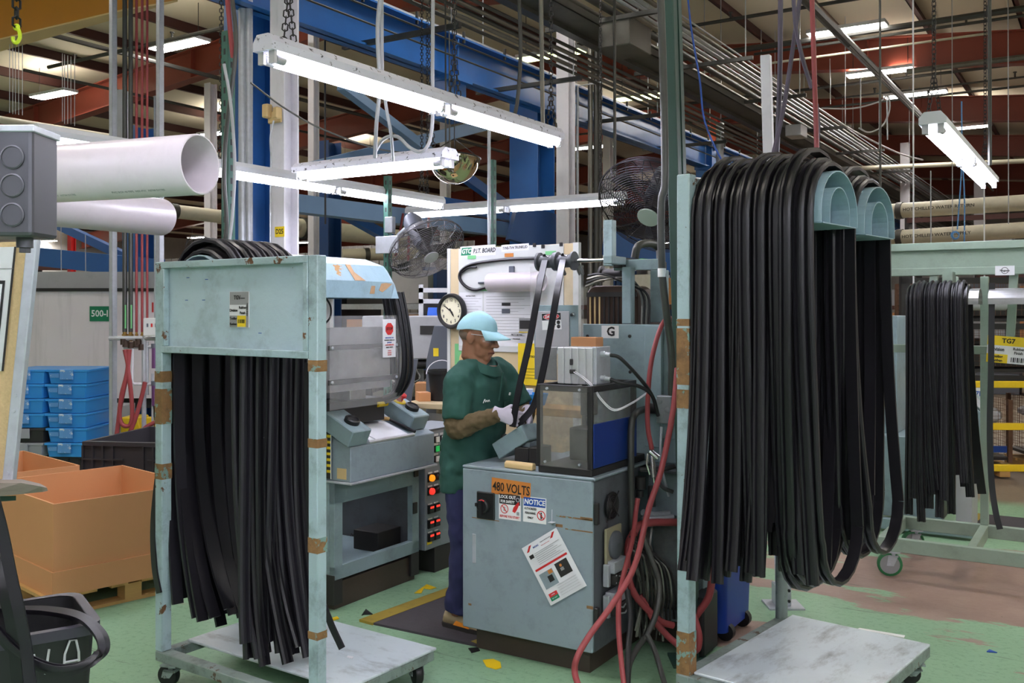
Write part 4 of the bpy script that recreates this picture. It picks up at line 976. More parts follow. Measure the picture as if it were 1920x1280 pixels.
# hanging notice sheet
x, z = cmL.onx(1040, 1061, 0)
NS = [('p', [(-.098, .115), (-.07, .139), (-.055, .139), (-.083, .115)], 'redprint'), ('p', [(.055, .118), (.08, .139), (.095, .139), (.07, .118)], 'redprint'), ('t', -.035, .122, .011, 'INOAC', 'blueprint', .03), ('t', .03, .128, .006, 'Equipment Specific Lockout', 'blackprint'),
      ('t', .02, .112, .005, 'Machine Safety Procedure', 'redprint'), ('r', -.095, .08, -.07, .098, 'blackprint'), ('r', -.1, .018, .1, .028, 'redprint'), ('r', -.093, -.075, -.012, -.0, 'cabgrey'), ('r', -.04, -.02, -.014, -.002, 'orange'), ('r', -.055, -.055, -.025, -.025, 'blackprint'), ('r', .01, -.06, .085, .008, 'shadow'),
      ('c', .04, -.01, .007, 'orange'), ('r', .03, -.035, .05, -.02, 'greyprint'), ('r', -.095, -.116, -.045, -.098, 'redprint'), ('r', -.095, -.134, -.045, -.116, 'greensign'), ('t', -.07, -.107, .008, 'LOCK', 'white'), ('t', -.07, -.125, .008, 'TRY OUT', 'white')] + \
     [('r', -.062, .04 + i * .009, .095 - .02 * (i % 3), .0415 + i * .009, 'greyprint') for i in range(7)] + [('r', -.03, -.082 - i * .012, .09, -.0813 - i * .012, 'greyprint') for i in range(5)]
ns = sign(None, 'notice_sheet', cmL.front(x, -.012, z) @ Matrix.Rotation(RAD(33), 4, 'Z'), .225, .295, NS, 'paper', None, .002)
tag(ns, 'tilted white lockout instruction sheet hanging on the grey cabinet door', 'notice')
xt, zt_ = cmL.onx(1037, 978, 0)
b = MB(); b.tube([cmL.w(xt, -.01, zt_ + .06), cmL.w(xt, -.012, zt_ - .01)], .0012, 4); b.bx(-.014, .014, -.001, .001, -.014, .014, 0, cmL.front(xt, -.012, zt_)); b.build('string', 'whitewash', ns)
# clear guard box standing on the cabinet
bx0, bx1, by0, by1, bz0, bz1 = -.307, -.033, .0265, .49, CZ1 + .035, 1.345
gb = thing('guard_box', 'smoky clear box with blue side panel standing on the grey cabinet', 'machine guard', cmL.w(0, 0, CZ1), RZ)
def gbb(x0, x1, y0, y1, z0, z1): return (x0, x1, y0, y1, z0 - CZ1, z1 - CZ1)
MB().bx(*gbb(bx0 - .006, bx1 + .006, by0 - .006, by1 + .13, CZ1, bz0)).build('base', 'shadow', gb, smooth=0, bevel=.004)
for (xx, yy) in ((bx0, by0), (bx1, by0), (bx0, by1), (bx1, by1)):
    MB().bx(*gbb(xx - .012, xx + .012, yy - .012, yy + .012, bz0, bz1)).build('corner_post', 'dark', gb, smooth=0, bevel=.002)
for (x0, x1, y0, y1) in ((bx0, bx1, by0 - .014, by0 + .014), (bx0, bx1, by1 - .014, by1 + .014), (bx0 - .014, bx0 + .014, by0, by1), (bx1 - .014, bx1 + .014, by0, by1)):
    MB().bx(*gbb(x0, x1, y0, y1, bz1 - .03, bz1)).build('top_rail', 'dark', gb, smooth=0, bevel=.002)
MB().bx(*gbb(bx0 + .012, bx1 - .012, by0 - .017, by0 - .013, bz0, bz1 - .005)).build('front_pane', 'smoky', gb, smooth=0)
MB().bx(*gbb(bx1 + .013, bx1 + .017, by0, by1, bz0 + .17, bz1 - .03)).build('side_pane', 'smoky', gb, smooth=0)
MB().bx(*gbb(bx1 + .013, bx1 + .019, by0 - .005, by1, bz0 + .005, bz0 + .21)).build('side_panel', 'bluepanel', gb, smooth=0, bevel=.002)['label'] = 'solid deep blue lower panel'
MB().bx(*gbb(bx0 + .05, bx0 + .2, by0 + .2, by0 + .32, bz0 + .001, bz0 + .16)).bx(*gbb(bx0 + .1, bx0 + .16, by0 + .22, by0 + .3, bz0 + .22, bz1 - .03)).build('press_tool', 'shadow', gb, smooth=0, bevel=.006)
for (xx, zz) in ((bx0 + .05, bz1 - .018), (bx1 - .05, bz1 - .018), (bx0 + .04, bz0 + .02), (bx1 - .05, bz0 + .02)):
    MB().cyl((xx, by0 - .024, zz - CZ1), (xx, by0 - .012, zz - CZ1), .006, 8).build('screw', 'galv', gb)
# air cylinder block on the box
cx0, cz0 = bx0 + .06, bz1
ac = thing('air_cylinder', 'square aluminium air cylinder with two black hoses on top of the clear box', 'cylinder', cmL.w(0, 0, cz0), RZ)
ya_ = .10; xa = cmL.x(1044, ya_); xb = cmL.x(1112, ya_); yb_ = cmL.y(1138, xb)
b = MB()
n = 5; H = cmL.z(652, xb, ya_) - cz0
for i in range(n):
    w_ = (xb - xa) / n; b.bx(xa + i * w_ + .003, xa + (i + 1) * w_ - .003, ya_, yb_, 0, H)
b.bx(xa + .002, xb - .002, ya_ + .008, yb_ - .005, .001, H - .002)
b.build('barrel', 'alu', ac, smooth=0, bevel=.003)
MB().bx(xb + .0005, xb + .018, ya_ - .002, yb_ + .002, 0, H + .004).build('end_cap', 'galv', ac, smooth=0, bevel=.003)
for pz, yy in ((H - .03, ya_ + .05), (.03, ya_ + .05)):
    f = MB().cyl((xb + .018, yy, pz), (xb + .04, yy, pz), .014, 10).cyl((xb + .04, yy, pz), (xb + .065, yy, pz - .004), .011, 10).build('fitting', 'galv', ac)
    e = (xb + .065, yy, pz - .004)
    MB().tube(smooth_path([e, (xb + .11, yy + .02, pz - .02), (xb + .17, yy + .1, .03 - .04 * (pz < .1)), (xb + .2, yy + .18, -.06), (xb + .2, yy + .25, -.16)], 6), .009, 8).build('hose', 'black', ac)
s_ = MB().bx(xa + .075, xa + .09, ya_ - .012, ya_, .09, .12).bx(xa + .075, xa + .105, ya_ - .014, ya_, .05, .07).build('sensor', 'dark', ac, smooth=0, bevel=.003)
q = [(xa + .1, ya_ - .014, .058), (xa + .16, ya_ - .03, .03), (xb + .02, ya_ - .05, -.005), (xb + .06, ya_ - .03, -.07), (xb + .11, ya_, -.115), (xb + .15, ya_ + .1, -.09), (xb + .18, ya_ + .2, -.05)]
for dd in (0, .006): MB().tube(smooth_path([(a, b_ + dd, c_ + dd) for a, b_, c_ in q], 6), .0028, 5).build('sensor_cable', 'whitewash', ac)
# cream plastic bar on the cabinet top
xr = cmL.x(949, .05); 
o = MB().prism([(xr, .03, CZ1 + .0005), (xr, .075, CZ1 + .0005), (xr, .072, CZ1 + .032), (xr, .045, CZ1 + .036), (xr, .03, CZ1 + .026)], (.165, -.012, 0)).build('plastic_bar', 'cream', loc=CM, rz=RZ, smooth=30, bevel=.006, seg=2); tag(o, 'cream plastic bar lying on the grey cabinet top beside the clear box', 'bar')
# tilted push button box
pb = thing('button_box', 'tilted grey push button box with a red clip at the operator', 'button box', cmL.w(0, 0, CZ1), RZ)
yq = .16; x0, z0 = cmL.onx(935, 848, yq); x1, z1 = cmL.onx(982, 818, yq)
z0 -= CZ1; z1 -= CZ1
ang = math.atan2(z1 - z0, x1 - x0); L = math.hypot(x1 - x0, z1 - z0) + .03
mxp = Matrix.Translation((x0 - .02, yq, z0)) @ Matrix.Rotation(-ang, 4, 'Y')
MB().bx(0, L, -.0, .15, -.04, .045, 0, mxp).build('body', 'tealmach', pb, smooth=0, bevel=.004)
MB().bx(.02, L - .005, .02, .13, .045, .049, 0, mxp).build('lid', 'galv', pb, smooth=0)
MB().lathe([(.018, 0), (.018, .012), (.012, .018), (0, .018)], 16, 0, mxp @ Matrix.Translation((.05, .06, .049))).build('push_button', 'black', pb)
MB().lathe([(.012, 0), (.014, .02), (.02, .024), (.02, .032), (0, .036)], 16, 0, mxp @ Matrix.Translation((L - .04, .05, .049))).build('stop_button', 'redprint', pb)
MB().bx(x1 - .03, x1 + .02, yq + .03, yq + .12, .0005, max(.02, z1 - .03)).build('stand', 'cabgrey', pb, smooth=0, bevel=.003)
xg = cmL.x(986, yq - .02)
o = MB().bx(xg - .08, xg, yq + .0, yq + .14, .0005, .085).bx(xg, xg + .055, yq + .004, yq + .14, .0005, .09).build('valve_block', 'shadow', loc=cmL.w(0, 0, CZ1), rz=RZ, smooth=0, bevel=.004); tag(o, 'dark valve block under the tilted button box', 'valve')
# tower behind: plate with the letter G
tw = thing('splicing_machine', 'blue green splicing machine tower marked G with brown heater drums', 'machine', cmL.w(0, 0, 0), RZ)
YT = .62
xl, zt_ = cmL.onx(1092, 607, YT); xr = cmL.x(1300, YT)
MB().bx(xl, xr - .06, YT, YT + .02, .92, zt_).build('front_plate', 'tealmach', tw, smooth=0, bevel=.003)
MB().bx(xl + .02, xr, YT + .02, YT + .6, .14, zt_ - .02).build('rear_body', 'tealmach', tw, smooth=0, bevel=.005)
xe, ze = cmL.onx(1208, 615, YT - .03); xe2 = cmL.x(1240, YT - .03)
MB().bx(xe, xe2, YT - .03, YT - .001, 1.0, zt_ - .005).build('door_strip', 'tealmach', tw, smooth=0, bevel=.003)
x, z = cmL.onx(1144, 622, YT); sign(tw, 'letter_plate', cmL.front(x, YT - .001, z), .1, .066, [('t', .005, 0, .066, 'G', 'blackprint', .03)], 'white', 'white plate with the letter G', .002)
for px, py in ((1102, 630), (1181, 630), (1182, 607 + 90), (1141, 695)):
    x, z = cmL.onx(px, py, YT); MB().lathe([(.009, 0), (.009, .005), (0, .007)], 8, 0, cmL.mx.inverted() @ cmL.front(x, YT, z)).build('bolt', 'dark', tw)
def tbox(name, m, pxa, pxb, pya, pyb, y, dep, **kw):
    x0 = cmL.x(pxa, y); x1 = cmL.x(pxb, y); z1 = cmL.z(pya, (x0 + x1) / 2, y); z0 = cmL.z(pyb, (x0 + x1) / 2, y)
    return MB().bx(x0, x1, y, y + dep, z0, z1).build(name, m, tw, smooth=0, bevel=kw.get('bevel', .003))
tbox('upright', 'tealmach', 1166, 1183, 500, 607, YT + .02, .05)
tbox('upright', 'tealmach', 1219, 1246, 506, 604, YT + .25, .06)
tbox('upright', 'tealpost', 1131, 1148, 412, 498, YT + .02, .05)
x0, z0 = cmL.onx(1150, 493, YT + .02)
b = MB(); b.bx(x0, x0 + .05, YT + .02, YT + .62, z0 - .025, z0 + .03); b.build('top_arm', 'dark', tw, smooth=0, bevel=.004)
MB().bx(x0 + .005, x0 + .045, YT + .3, YT + .4, z0 + .03, z0 + .036).build('green_tape', 'greenplate', tw, smooth=0)
tbox('plate_arm', 'tealmach', 1150, 1240, 486, 506, YT + .07, .03)
# heater drums: rounded housings with brass fins in their opening
for (pa, pb_, pt, yy) in ((1100, 1196, 536, YT + .12), (1196, 1222, 545, YT + .35)):
    x0 = cmL.x(pa, yy); x1 = cmL.x(pb_, yy); zt2 = cmL.z(pt, x0, yy); zb2 = zt_ - .02; r = min(.06, (x1 - x0) * .4)
    poly = [(x0, yy, zb2), (x1, yy, zb2)] + [(x1 - r + r * math.cos(a), yy, zt2 - r + r * math.sin(a)) for a in [RAD(15 * i) for i in range(7)]] + [(x0 + r - r * math.sin(a), yy, zt2 - r + r * math.cos(a)) for a in [RAD(15 * i) for i in range(7)]]
    dr = MB().prism(poly, (0, .2, 0)).build('heater_drum', 'browniron', tw, smooth=40, bevel=.004)
    nf = 9 if pb_ - pa > 50 else 2
    for i in range(nf):
        xf = x0 + .02 + (x1 - x0 - .08) * i / max(1, nf - 1) if nf > 2 else x0 + .015 + i * .03
        MB().bx(xf, xf + .008, yy - .006, yy, zb2 + .005, zt2 - .06).build('fin', 'cream' if i in (0, 1, 2) else 'dark', dr, smooth=0)
    MB().bx(x0 + .005, x1 - .005, yy - .012, yy - .001, zt2 - .06, zt2 - .035).build('band', 'shadow', dr, smooth=0)
# cables over the drums
for i in range(4):
    q = [cmL.w(cmL.x(1098, YT + .05), YT + .05 + .01 * i, zt_ + .2 + .02 * i), cmL.w(cmL.x(1130, YT + .08), YT + .08, zt_ + .235 + .01 * i), cmL.w(cmL.x(1180, YT + .1), YT + .1, zt_ + .24 - .01 * i), cmL.w(cmL.x(1200 + 4 * i, YT + .1), YT + .12, zt_ + .15), cmL.w(cmL.x(1204 + 4 * i, YT + .1), YT + .1, zt_ + .0)]
    MB().tube(smooth_path(q, 5), .008, 6).build('cable', 'black' if i % 2 else 'conduit', tw, world=True)
MB().tube(smooth_path([W(1190, 484, 5.2), W(1196, 462, 5.2), W(1215, 456, 5.25), W(1232, 462, 5.3), W(1238, 480, 5.3), W(1238, 600, 5.2)], 6), .022, 10).build('cable', 'conduitdk', tw, world=True)
# roller bar with two spools carrying the seal
ys = YT - .12; xs0, zs_ = cmL.onx(1010, 491, ys); xs1 = cmL.x(1078, ys); xs2 = cmL.x(1134, ys)
MB().cyl((xs0, ys, zs_), (xs2 + .01, ys, zs_), .011, 14).build('roller_shaft', 'chrome', tw)
MB().bx(xs2, xs2 + .05, ys - .02, YT + .03, zs_ - .02, zs_ + .02).build('shaft_holder', 'tealmach', tw, smooth=0, bevel=.003)
for k in range(2):
    xa = xs0 + (xs1 - xs0) * (.0 + .5 * k); L = (xs1 - xs0) * .5
    mx = Matrix.Translation((xa, ys, zs_)) @ Matrix.Rotation(RAD(90), 4, 'Y')
    MB().lathe([(.012, 0), (.05, 0), (.05, .012), (.034, .016), (.034, L - .016), (.05, L - .012), (.05, L - .001), (.012, L - .001)], 24, 0, mx).build('spool', mat('dark grey spool', (74, 76, 84), .4), tw)
mx = Matrix.Translation((cmL.x(1145, YT + .3), YT + .18, zs_ - .06)) @ Matrix.Rotation(RAD(90), 4, 'Y')
MB().lathe([(.01, 0), (.045, 0), (.045, .012), (.03, .016), (.03, .12), (.045, .124), (.045, .136), (.01, .136)], 20, 0, mx).build('rear_spool', 'dark', tw)
# clear shield and danger plate
yp = YT - .06; xa, za = cmL.onx(994, 498, yp); xb, zb2 = cmL.onx(1094, 640, yp)
MB().bx(xa, xb, yp, yp + .004, zb2, cmL.z(500, xa, yp)).build('clear_shield', 'clear', tw, smooth=0)
xc = cmL.x(1002, yp - .01); xd = cmL.x(1084, yp - .01); zc = cmL.z(572, xc, yp); zd = cmL.z(655, xc, yp)
MB().bx(xc, xd, yp - .012, yp - .004, zd, zc).build('guard_frame', 'tealmach', tw, smooth=0, bevel=.002)
MB().bx(xc + .01, xd - .05, yp - .018, yp - .012, zd + .012, zc - .032).build('danger_plate', 'lightgrey', tw, smooth=0, bevel=.002)
MB().lathe([(.014, 0), (.014, .012), (.008, .02), (0, .02)], 10, 0, cmL.mx.inverted() @ cmL.front(cmL.x(1077, yp), yp - .012, cmL.z(590, xd, yp))).build('knob', 'chrome', tw)
x, z = cmL.onx(1034, 602, yp - .02)
DG = [('r', -.058, .006, .058, .043, 'blackprint'), ('c', 0, .0245, .05, 'white', 1, .34), ('c', 0, .0245, .05, 'redprint', .96, .31), ('t', 0, .0245, .022, 'DANGER', 'white', .03, .85), ('p', [(-.02, -.014), (.012, -.014), (.012, -.008), (.028, -.018), (.012, -.028), (.012, -.022), (-.02, -.022)], 'blackprint'), ('c', .042, -.008, .0105, 'blackprint'), ('c', .042, -.03, .0105, 'blackprint')]
sign(tw, 'danger_sign', cmL.front(x, yp - .0195, z) @ Matrix.Rotation(RAD(3), 4, 'Z'), .118, .09, DG, 'white', 'white danger sign with an arrow and two rollers', .0015)
tbox('steel_sheet', 'steel', 1002, 1044, 650, 712, YT - .1, .004)
tbox('plywood_block', 'card', 1070, 1118, 632, 655, YT - .2, .08)
# lower body, oily panels and pipework right of the cabinet
xq0, xq1 = -.05, .275
MB().bx(-.6, xq1, .66, 1.22, .15, .9).build('lower_body', 'tealmach', tw, smooth=0, bevel=.005)
MB().bx(-.6, xq1 - .02, .64, 1.2, 0, .15).build('plinth', 'plinth', tw, smooth=0)
MB().bx(.0, xq1 + .01, .6, .65, .66, .88).build('drip_panel', 'cabgrey', tw, smooth=0, bevel=.004)
MB().bx(-.05, xq1 + .02, .52, .66, .885, .9).build('shelf', 'cabdark', tw, smooth=0, bevel=.003)
MB().bx(.045, xq1, .56, .565, .2, .62).build('clear_panel', 'smoky', tw, smooth=0)
MB().bx(-.02, xq1 + .01, .55, .66, .63, .645).build('shelf', 'cabgrey', tw, smooth=0, bevel=.003)
MB().bx(.02, xq1, .54, .64, .15, .165).build('tray', 'cabgrey', tw, smooth=0, bevel=.003)
MB().bx(xq1 - .02, xq1 + .06, .5, .7, .01, .3).build('black_foot', 'black', tw, smooth=0, bevel=.01)
x, z = cmL.onx(1244, 768, YT - .08)
j = MB().bx(x - .04, x + .045, YT - .08, YT - .03, z - .07, z + .07).build('junction_box', 'jbox', tw, smooth=0, bevel=.005)
MB().cyl((x - .04, YT - .055, z), (x - .09, YT - .055, z), .027, 12).cyl((x - .09, YT - .055, z), (x - .1, YT - .055, z), .018, 10).build('gland', 'black', j)
for q in ((x - .02, z + .04), (x + .02, z), (x - .015, z - .03)): MB().lathe([(.013, 0), (.013, .002), (.01, .003), (0, .003)], 14, 0, cmL.mx.inverted() @ cmL.front(q[0], YT - .08, q[1])).build('knockout', 'jbox', j)
g = [cmL.w(x - .1, YT - .055, z), W(1192, 775, 4.75), W(1184, 800, 4.72), W(1183, 870, 4.7), W(1184, 960, 4.7), W(1188, 1010, 4.72)]
MB().tube(smooth_path(g, 6), .017, 10).build('flexible_conduit', 'conduitdk', tw, world=True)
tbox('teal_cover', 'tealmach', 1228, 1266, 742, 822, YT - .02, .015)
# regulator cluster
for i, (px, py, r, L) in enumerate(((1201, 905, .026, .06), (1222, 930, .02, .1), (1200, 925, .018, .03))):
    p = W(px, py, 4.78); MB().cyl(p - Vector((0, 0, L / 2)), p + Vector((0, 0, L / 2)), r, 12).build('regulator', 'dark' if i else 'shadow', tw, world=True)
p = W(1222, 850, 4.66); q = W(1226, 895, 4.64)
o = MB().cyl(p, q, .014, 10).cyl(p + Vector((-.01, 0, .012)), p + Vector((.03, -.01, -.02)), .016, 10).tube([p + Vector((-.02, 0, 0)), p + Vector((-.025, -.01, -.05)), p + Vector((-.01, -.01, -.1))], .005, 6).cyl(q, q + Vector((.004, 0, -.03)), .007, 8).build('air_gun', 'chrome'); tag(o, 'chrome air blow gun hanging from the red hose beside the machine', 'air gun')
for i, (pts, r, m, nm) in enumerate([
    ([W(1205, 960, 4.72), W(1225, 965, 4.75), W(1255, 962, 4.78)], .016, 'galv', 'valve_stack'), ([W(1206, 972, 4.7), W(1230, 972, 4.72), W(1262, 968, 4.75)], .014, 'galv', 'valve_stack'),
    ([W(1240, 800, 4.7), W(1238, 860, 4.7), W(1246, 900, 4.72), W(1254, 930, 4.74)], .007, 'galv', 'pipe'), ([W(1232, 900, 4.7), W(1245, 915, 4.7), W(1262, 922, 4.7)], .01, 'dark', 'pipe'),
    ([W(1200, 880, 4.7), W(1240, 880, 4.7), W(1265, 874, 4.72)], .012, 'dark', 'pipe'), ([W(1208, 1000, 4.7), W(1200, 1040, 4.7), W(1206, 1090, 4.68)], .008, 'shadow', 'wire')]):
    MB().tube(smooth_path(pts, 5), r, 8).build(nm, m, tw, world=True)
rnd = random.Random(9)
for i in range(14):
    x0 = 1192 + rnd.random() * 34; x1 = x0 + rnd.uniform(-14, 22)
    pts = [W(x0, 985 + 20 * rnd.random(), 4.78), W(x0 + rnd.uniform(-10, 12), 1050, 4.74), W(x1, 1120, 4.72), W(x1 + rnd.uniform(-12, 10), 1180 + 25 * rnd.random(), 4.7)]
    MB().tube(smooth_path(pts, 5), rnd.choice((.004, .005, .007)), 5).build('wire', rnd.choice(('conduit', 'conduitdk', 'shadow')), tw, world=True)
# loose hoses
def hose(label, pts, r, m, name='hose', n=6):
    o = MB().tube(smooth_path(pts, n), r, 10).build(name, m); tag(o, label, 'hose'); return o
hose('red air hose arching over beside the machine down to the chrome air gun', [W(1222, 842, 4.66), W(1214, 790, 4.66), W(1218, 700, 4.66), W(1230, 640, 4.68), W(1244, 604, 4.72), W(1258, 597, 4.76), W(1268, 610, 4.8), W(1272, 640, 4.8), W(1270, 680, 4.72)], .012, 'redhose', 'red_hose')
hose('red hose falling from behind the trolley post and kinking at the floor', [W(1270, 690, 4.5), W(1262, 770, 4.45), W(1240, 880, 4.4), W(1216, 955, 4.36), W(1190, 1060, 4.3), W(1150, 1130, 4.2), W(1106, 1190, 4.12), W(1082, 1232, 4.06), W(1078, 1262, 4.05), W(1090, 1300, 3.98)], .014, 'redhose', 'red_hose')
hose('red hose dropping from the brass fitting beside the cabinet side', [W(1196, 934, 4.62), W(1192, 960, 4.6), W(1186, 1010, 4.5), W(1170, 1075, 4.4), W(1161, 1120, 4.3), W(1160, 1180, 4.25), W(1166, 1250, 4.2), W(1172, 1300, 4.15)], .012, 'redhose', 'red_hose')
hose('short fat red hose running level under the valve stack', [W(1188, 1000, 4.6), W(1198, 985, 4.66), W(1225, 979, 4.7), W(1275, 979, 4.75)], .019, 'redhose', 'red_hose')
hose('bulging red hose behind the wires beside the cabinet', [W(1192, 990, 4.72), W(1178, 1020, 4.66), W(1177, 1070, 4.6), W(1188, 1110, 4.6), W(1212, 1140, 4.6), W(1240, 1165, 4.62), W(1262, 1172, 4.64)], .017, 'redhose', 'red_hose')
hose('red hose crossing low behind the trolley post', [W(1200, 1115, 4.62), W(1225, 1160, 4.6), W(1250, 1190, 4.6), W(1275, 1212, 4.6)], .016, 'redhose', 'red_hose')
hose('red hose bowing out to the blue bin', [W(1322, 1036, 4.62), W(1334, 1070, 4.62), W(1330, 1115, 4.64), W(1312, 1145, 4.66), W(1298, 1165, 4.68)], .018, 'redhose', 'red_hose')
hose('red hose curling under behind the green post', [W(1292, 1105, 4.66), W(1300, 1150, 4.66), W(1310, 1190, 4.64), W(1308, 1214, 4.64), W(1300, 1220, 4.66)], .018, 'redhose', 'red_hose')
hose('black hose looping down beside the wires to the floor', [W(1204, 1000, 4.6), W(1222, 1050, 4.58), W(1236, 1095, 4.55), W(1230, 1150, 4.5), W(1212, 1190, 4.45), W(1195, 1215, 4.4), W(1180, 1245, 4.3), W(1176, 1290, 4.2)], .014, 'conduitdk', 'black_hose')
hose('black hose trailing to the floor right of the plinth', [W(1214, 1190, 4.4), W(1228, 1220, 4.35), W(1240, 1260, 4.25), W(1250, 1295, 4.15)], .012, 'conduitdk', 'black_hose')
hose('thick black hose hanging straight beside the wires', [W(1176, 1105, 4.45), W(1182, 1160, 4.4), W(1178, 1220, 4.3), W(1176, 1290, 4.2)], .014, 'black', 'black_hose')
hose('dark cable hanging down the tall green post', [W(1238, -30, 4.5), W(1243, 120, 4.5), W(1247, 330, 4.5), W(1240, 380, 4.5), W(1241, 500, 4.5), W(1250, 590, 4.52), W(1259, 660, 4.56), W(1259, 740, 4.6)], .018, 'conduitdk', 'power_cable')
p = W(1241, 511, 4.5); o = MB().cyl(p - Vector((0, 0, .02)), p + Vector((0, 0, .02)), .0195, 12).build('white_tape', 'white'); tag(o, 'white tape band on the dark cable by the green post', 'tape')
# tall green post
p0 = FL(1292, 1240); p1 = W(1254, -60, 4.66)
t = thing('green_post', 'tall dark green post rising to the roof behind the right trolley', 'post', p0)
MB().bar(p0, p1, .055, .055, up=(.53, .85, 0)).build('shaft', 'greenp', t, world=True, smooth=0, bevel=.004)
d = Vector((.045, .03, 0)); MB().bar(p0 + d, p1 + d, .02, .04, up=(.53, .85, 0)).build('strut_channel', 'greenp', t, world=True, smooth=0)
MB().bx(-.09, .09, -.09, .09, 0, .012).build('base_plate', 'greenp', t, smooth=0)
# two long seals over the spools, down to the operator's hands
def seal_path(label, pts, w=.034):
    b = MB(); pp = smooth_path(pts, 7); b.sweep(pp, DC, seal_prof(w, .014)); tag(b.build('rubber_seal', 'rubber'), label, 'rubber strip', 'seals threaded over the spools')
def sp(k, y, dz): x = xs0 + (xs1 - xs0) * (.27 + .5 * k); return cmL.w(x, ys + y, zs_ + dz)
seal_path('black seal over the left spool running down into the hands of the worker', [sp(0, .17, -.06), sp(0, .1, .01), sp(0, .03, .034), sp(0, -.02, .03), sp(0, -.042, .0), W(1010, 540, 4.86), W(992, 640, 4.84), W(972, 730, 4.82), W(960, 800, 4.81)])
seal_path('black seal over the right spool curving under toward the worker', [sp(1, .17, -.06), sp(1, .1, .01), sp(1, .03, .034), sp(1, -.02, .03), sp(1, -.042, .0), W(1045, 540, 4.80), W(1028, 640, 4.80), W(1014, 710, 4.80), W(1000, 760, 4.81), W(978, 787, 4.82), W(966, 797, 4.83)])
# ---------------------------------------------------------------- press station left of the worker
PM = FL(627, 1146); pl = Loc(PM)
pr = thing('press_station', 'blue green press station with hood, clear shield and two button boxes', 'machine', PM, RZ)
def pbx(name, m, *a, bevel=.003, parent=pr, **kw): return MB().bx(*a).build(name, m, parent, smooth=0, bevel=bevel)
pbx('plinth', 'plinth', -.85, -.02, .02, .76, 0, .15)
for (x0, x1, y0, y1) in ((-.09, .0, -.004, .07), (-.06, .0, .70, .78)): pbx('corner_bracket', 'shadow', x0, x1, y0, y1, .03, .2)
# open frame below the console
T = .07
for (x0, x1, y0, y1, z0, z1) in ((-.04, 0, 0, T, .17, .73), (-.04, 0, .71, .78, .17, .73), (-.04, 0, 0, .78, .17, .25), (-.04, 0, 0, .78, .60, .73)):
    pbx('frame_member', 'tealmach', x0, x1, y0, y1, z0, z1)
pbx('side_wall', 'tealmach', -.85, -.04, 0, .02, .17, .73)
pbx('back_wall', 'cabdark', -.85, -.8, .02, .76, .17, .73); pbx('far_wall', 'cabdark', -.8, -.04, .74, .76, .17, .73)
pbx('shelf', 'tealmach', -.8, -.04, .02, .74, .19, .21)
pbx('inner_panel', 'lightgrey', -.42, -.40, .02, .42, .23, .60)
pbx('inner_box', 'shadow', -.3, -.1, .5, .72, .21, .33)
for (y, z) in ((.73, .46), (.74, .69)): pbx('latch', 'dark', 0, .012, y - .02, y + .02, z - .04, z + .03)
# console with a sloping top
cx = .12
b = MB(); b.prism([(cx, 0, .735), (cx, 0, .93), (-.16, 0, 1.03), (-.3, 0, 1.03), (-.3, 0, .735)], (0, .78, 0)); b.build('console', 'cabgrey', pr, smooth=0, bevel=.004)
pbx('console_lip', 'galv', -.3, cx + .015, -.012, .795, .722, .735)
pbx('sticker', 'cream', cx - .1, cx - .03, -.001, .0, .75, .81, bevel=0)
pbx('back_panel', 'tealmach', -.34, -.32, -.1, .62, 1.03, 1.13)
slope = math.atan2(.10, .28)
mxs = Matrix.Translation((cx, 0, .93)) @ Matrix.Rotation(slope, 4, 'Y')
b = MB(); b.bx(-.24, -.03, .2, .55, .003, .006, 0, mxs); b.bx(-.2, -.01, .24, .52, .006, .012, 0, mxs); o = b.build('paper_sheet', 'paper'); o.location = PM; o.rotation_euler = (0, 0, RZ); tag(o, 'white papers in a sleeve on the sloping press console', 'paper')
b = MB(); b.bx(-.235, -.18, .21, .31, .0125, .014, 0, mxs); b.build('photo_print', 'shadow', o, smooth=0)
b = MB(); b.bx(-.02, .0, .16, .58, .002, .016, 0, mxs); b.build('ledge', 'alu', pr, smooth=0, bevel=.002)
o = MB().cyl(mxs @ Vector((-.26, .50, .02)), mxs @ Vector((-.22, .58, .02)), .012, 10).build('tool_handle', 'wood', loc=PM, rz=RZ)
MB().cyl(mxs @ Vector((-.22, .58, .02)), mxs @ Vector((-.02, .60, .018)), .009, 8).build('blade', 'dark', o); tag(o, 'tool with a wooden handle lying along the press console', 'tool')
# button boxes
for k, (y0, y1, zz, xoff, lab) in enumerate(((-.02, .14, .0, 0, 'left button box with a black palm button'), (.60, .76, .03, -.06, 'right button box with red stop and black palm button'))):
    mxb = mxs @ Matrix.Translation((xoff, 0, .0)) @ Matrix.Rotation(RAD(6), 4, 'Y')
    b = MB(); b.bx(-.27, -.005, y0, y1, .0, .10, 0, mxb); bb = b.build('button_box', 'tealmach', pr, smooth=0, bevel=.006); bb['label'] = lab
    ym = (y0 + y1) / 2
    MB().lathe([(.045, 0), (.045, .022), (.036, .028), (.032, .02), (0, .024)], 20, 0, mxb @ Matrix.Translation((-.1, ym, .10))).build('palm_button', 'black', bb)
    if k:
        MB().lathe([(.045, 0), (.042, .006), (0, .006)], 20, 0, mxb @ Matrix.Translation((-.2, ym - .01, .10))).build('yellow_plate', 'yellowsign', bb)
        MB().lathe([(.02, .006), (.022, .03), (.035, .036), (.034, .05), (.02, .056), (0, .057)], 20, 0, mxb @ Matrix.Translation((-.2, ym - .01, .10))).build('stop_button', 'redprint', bb)
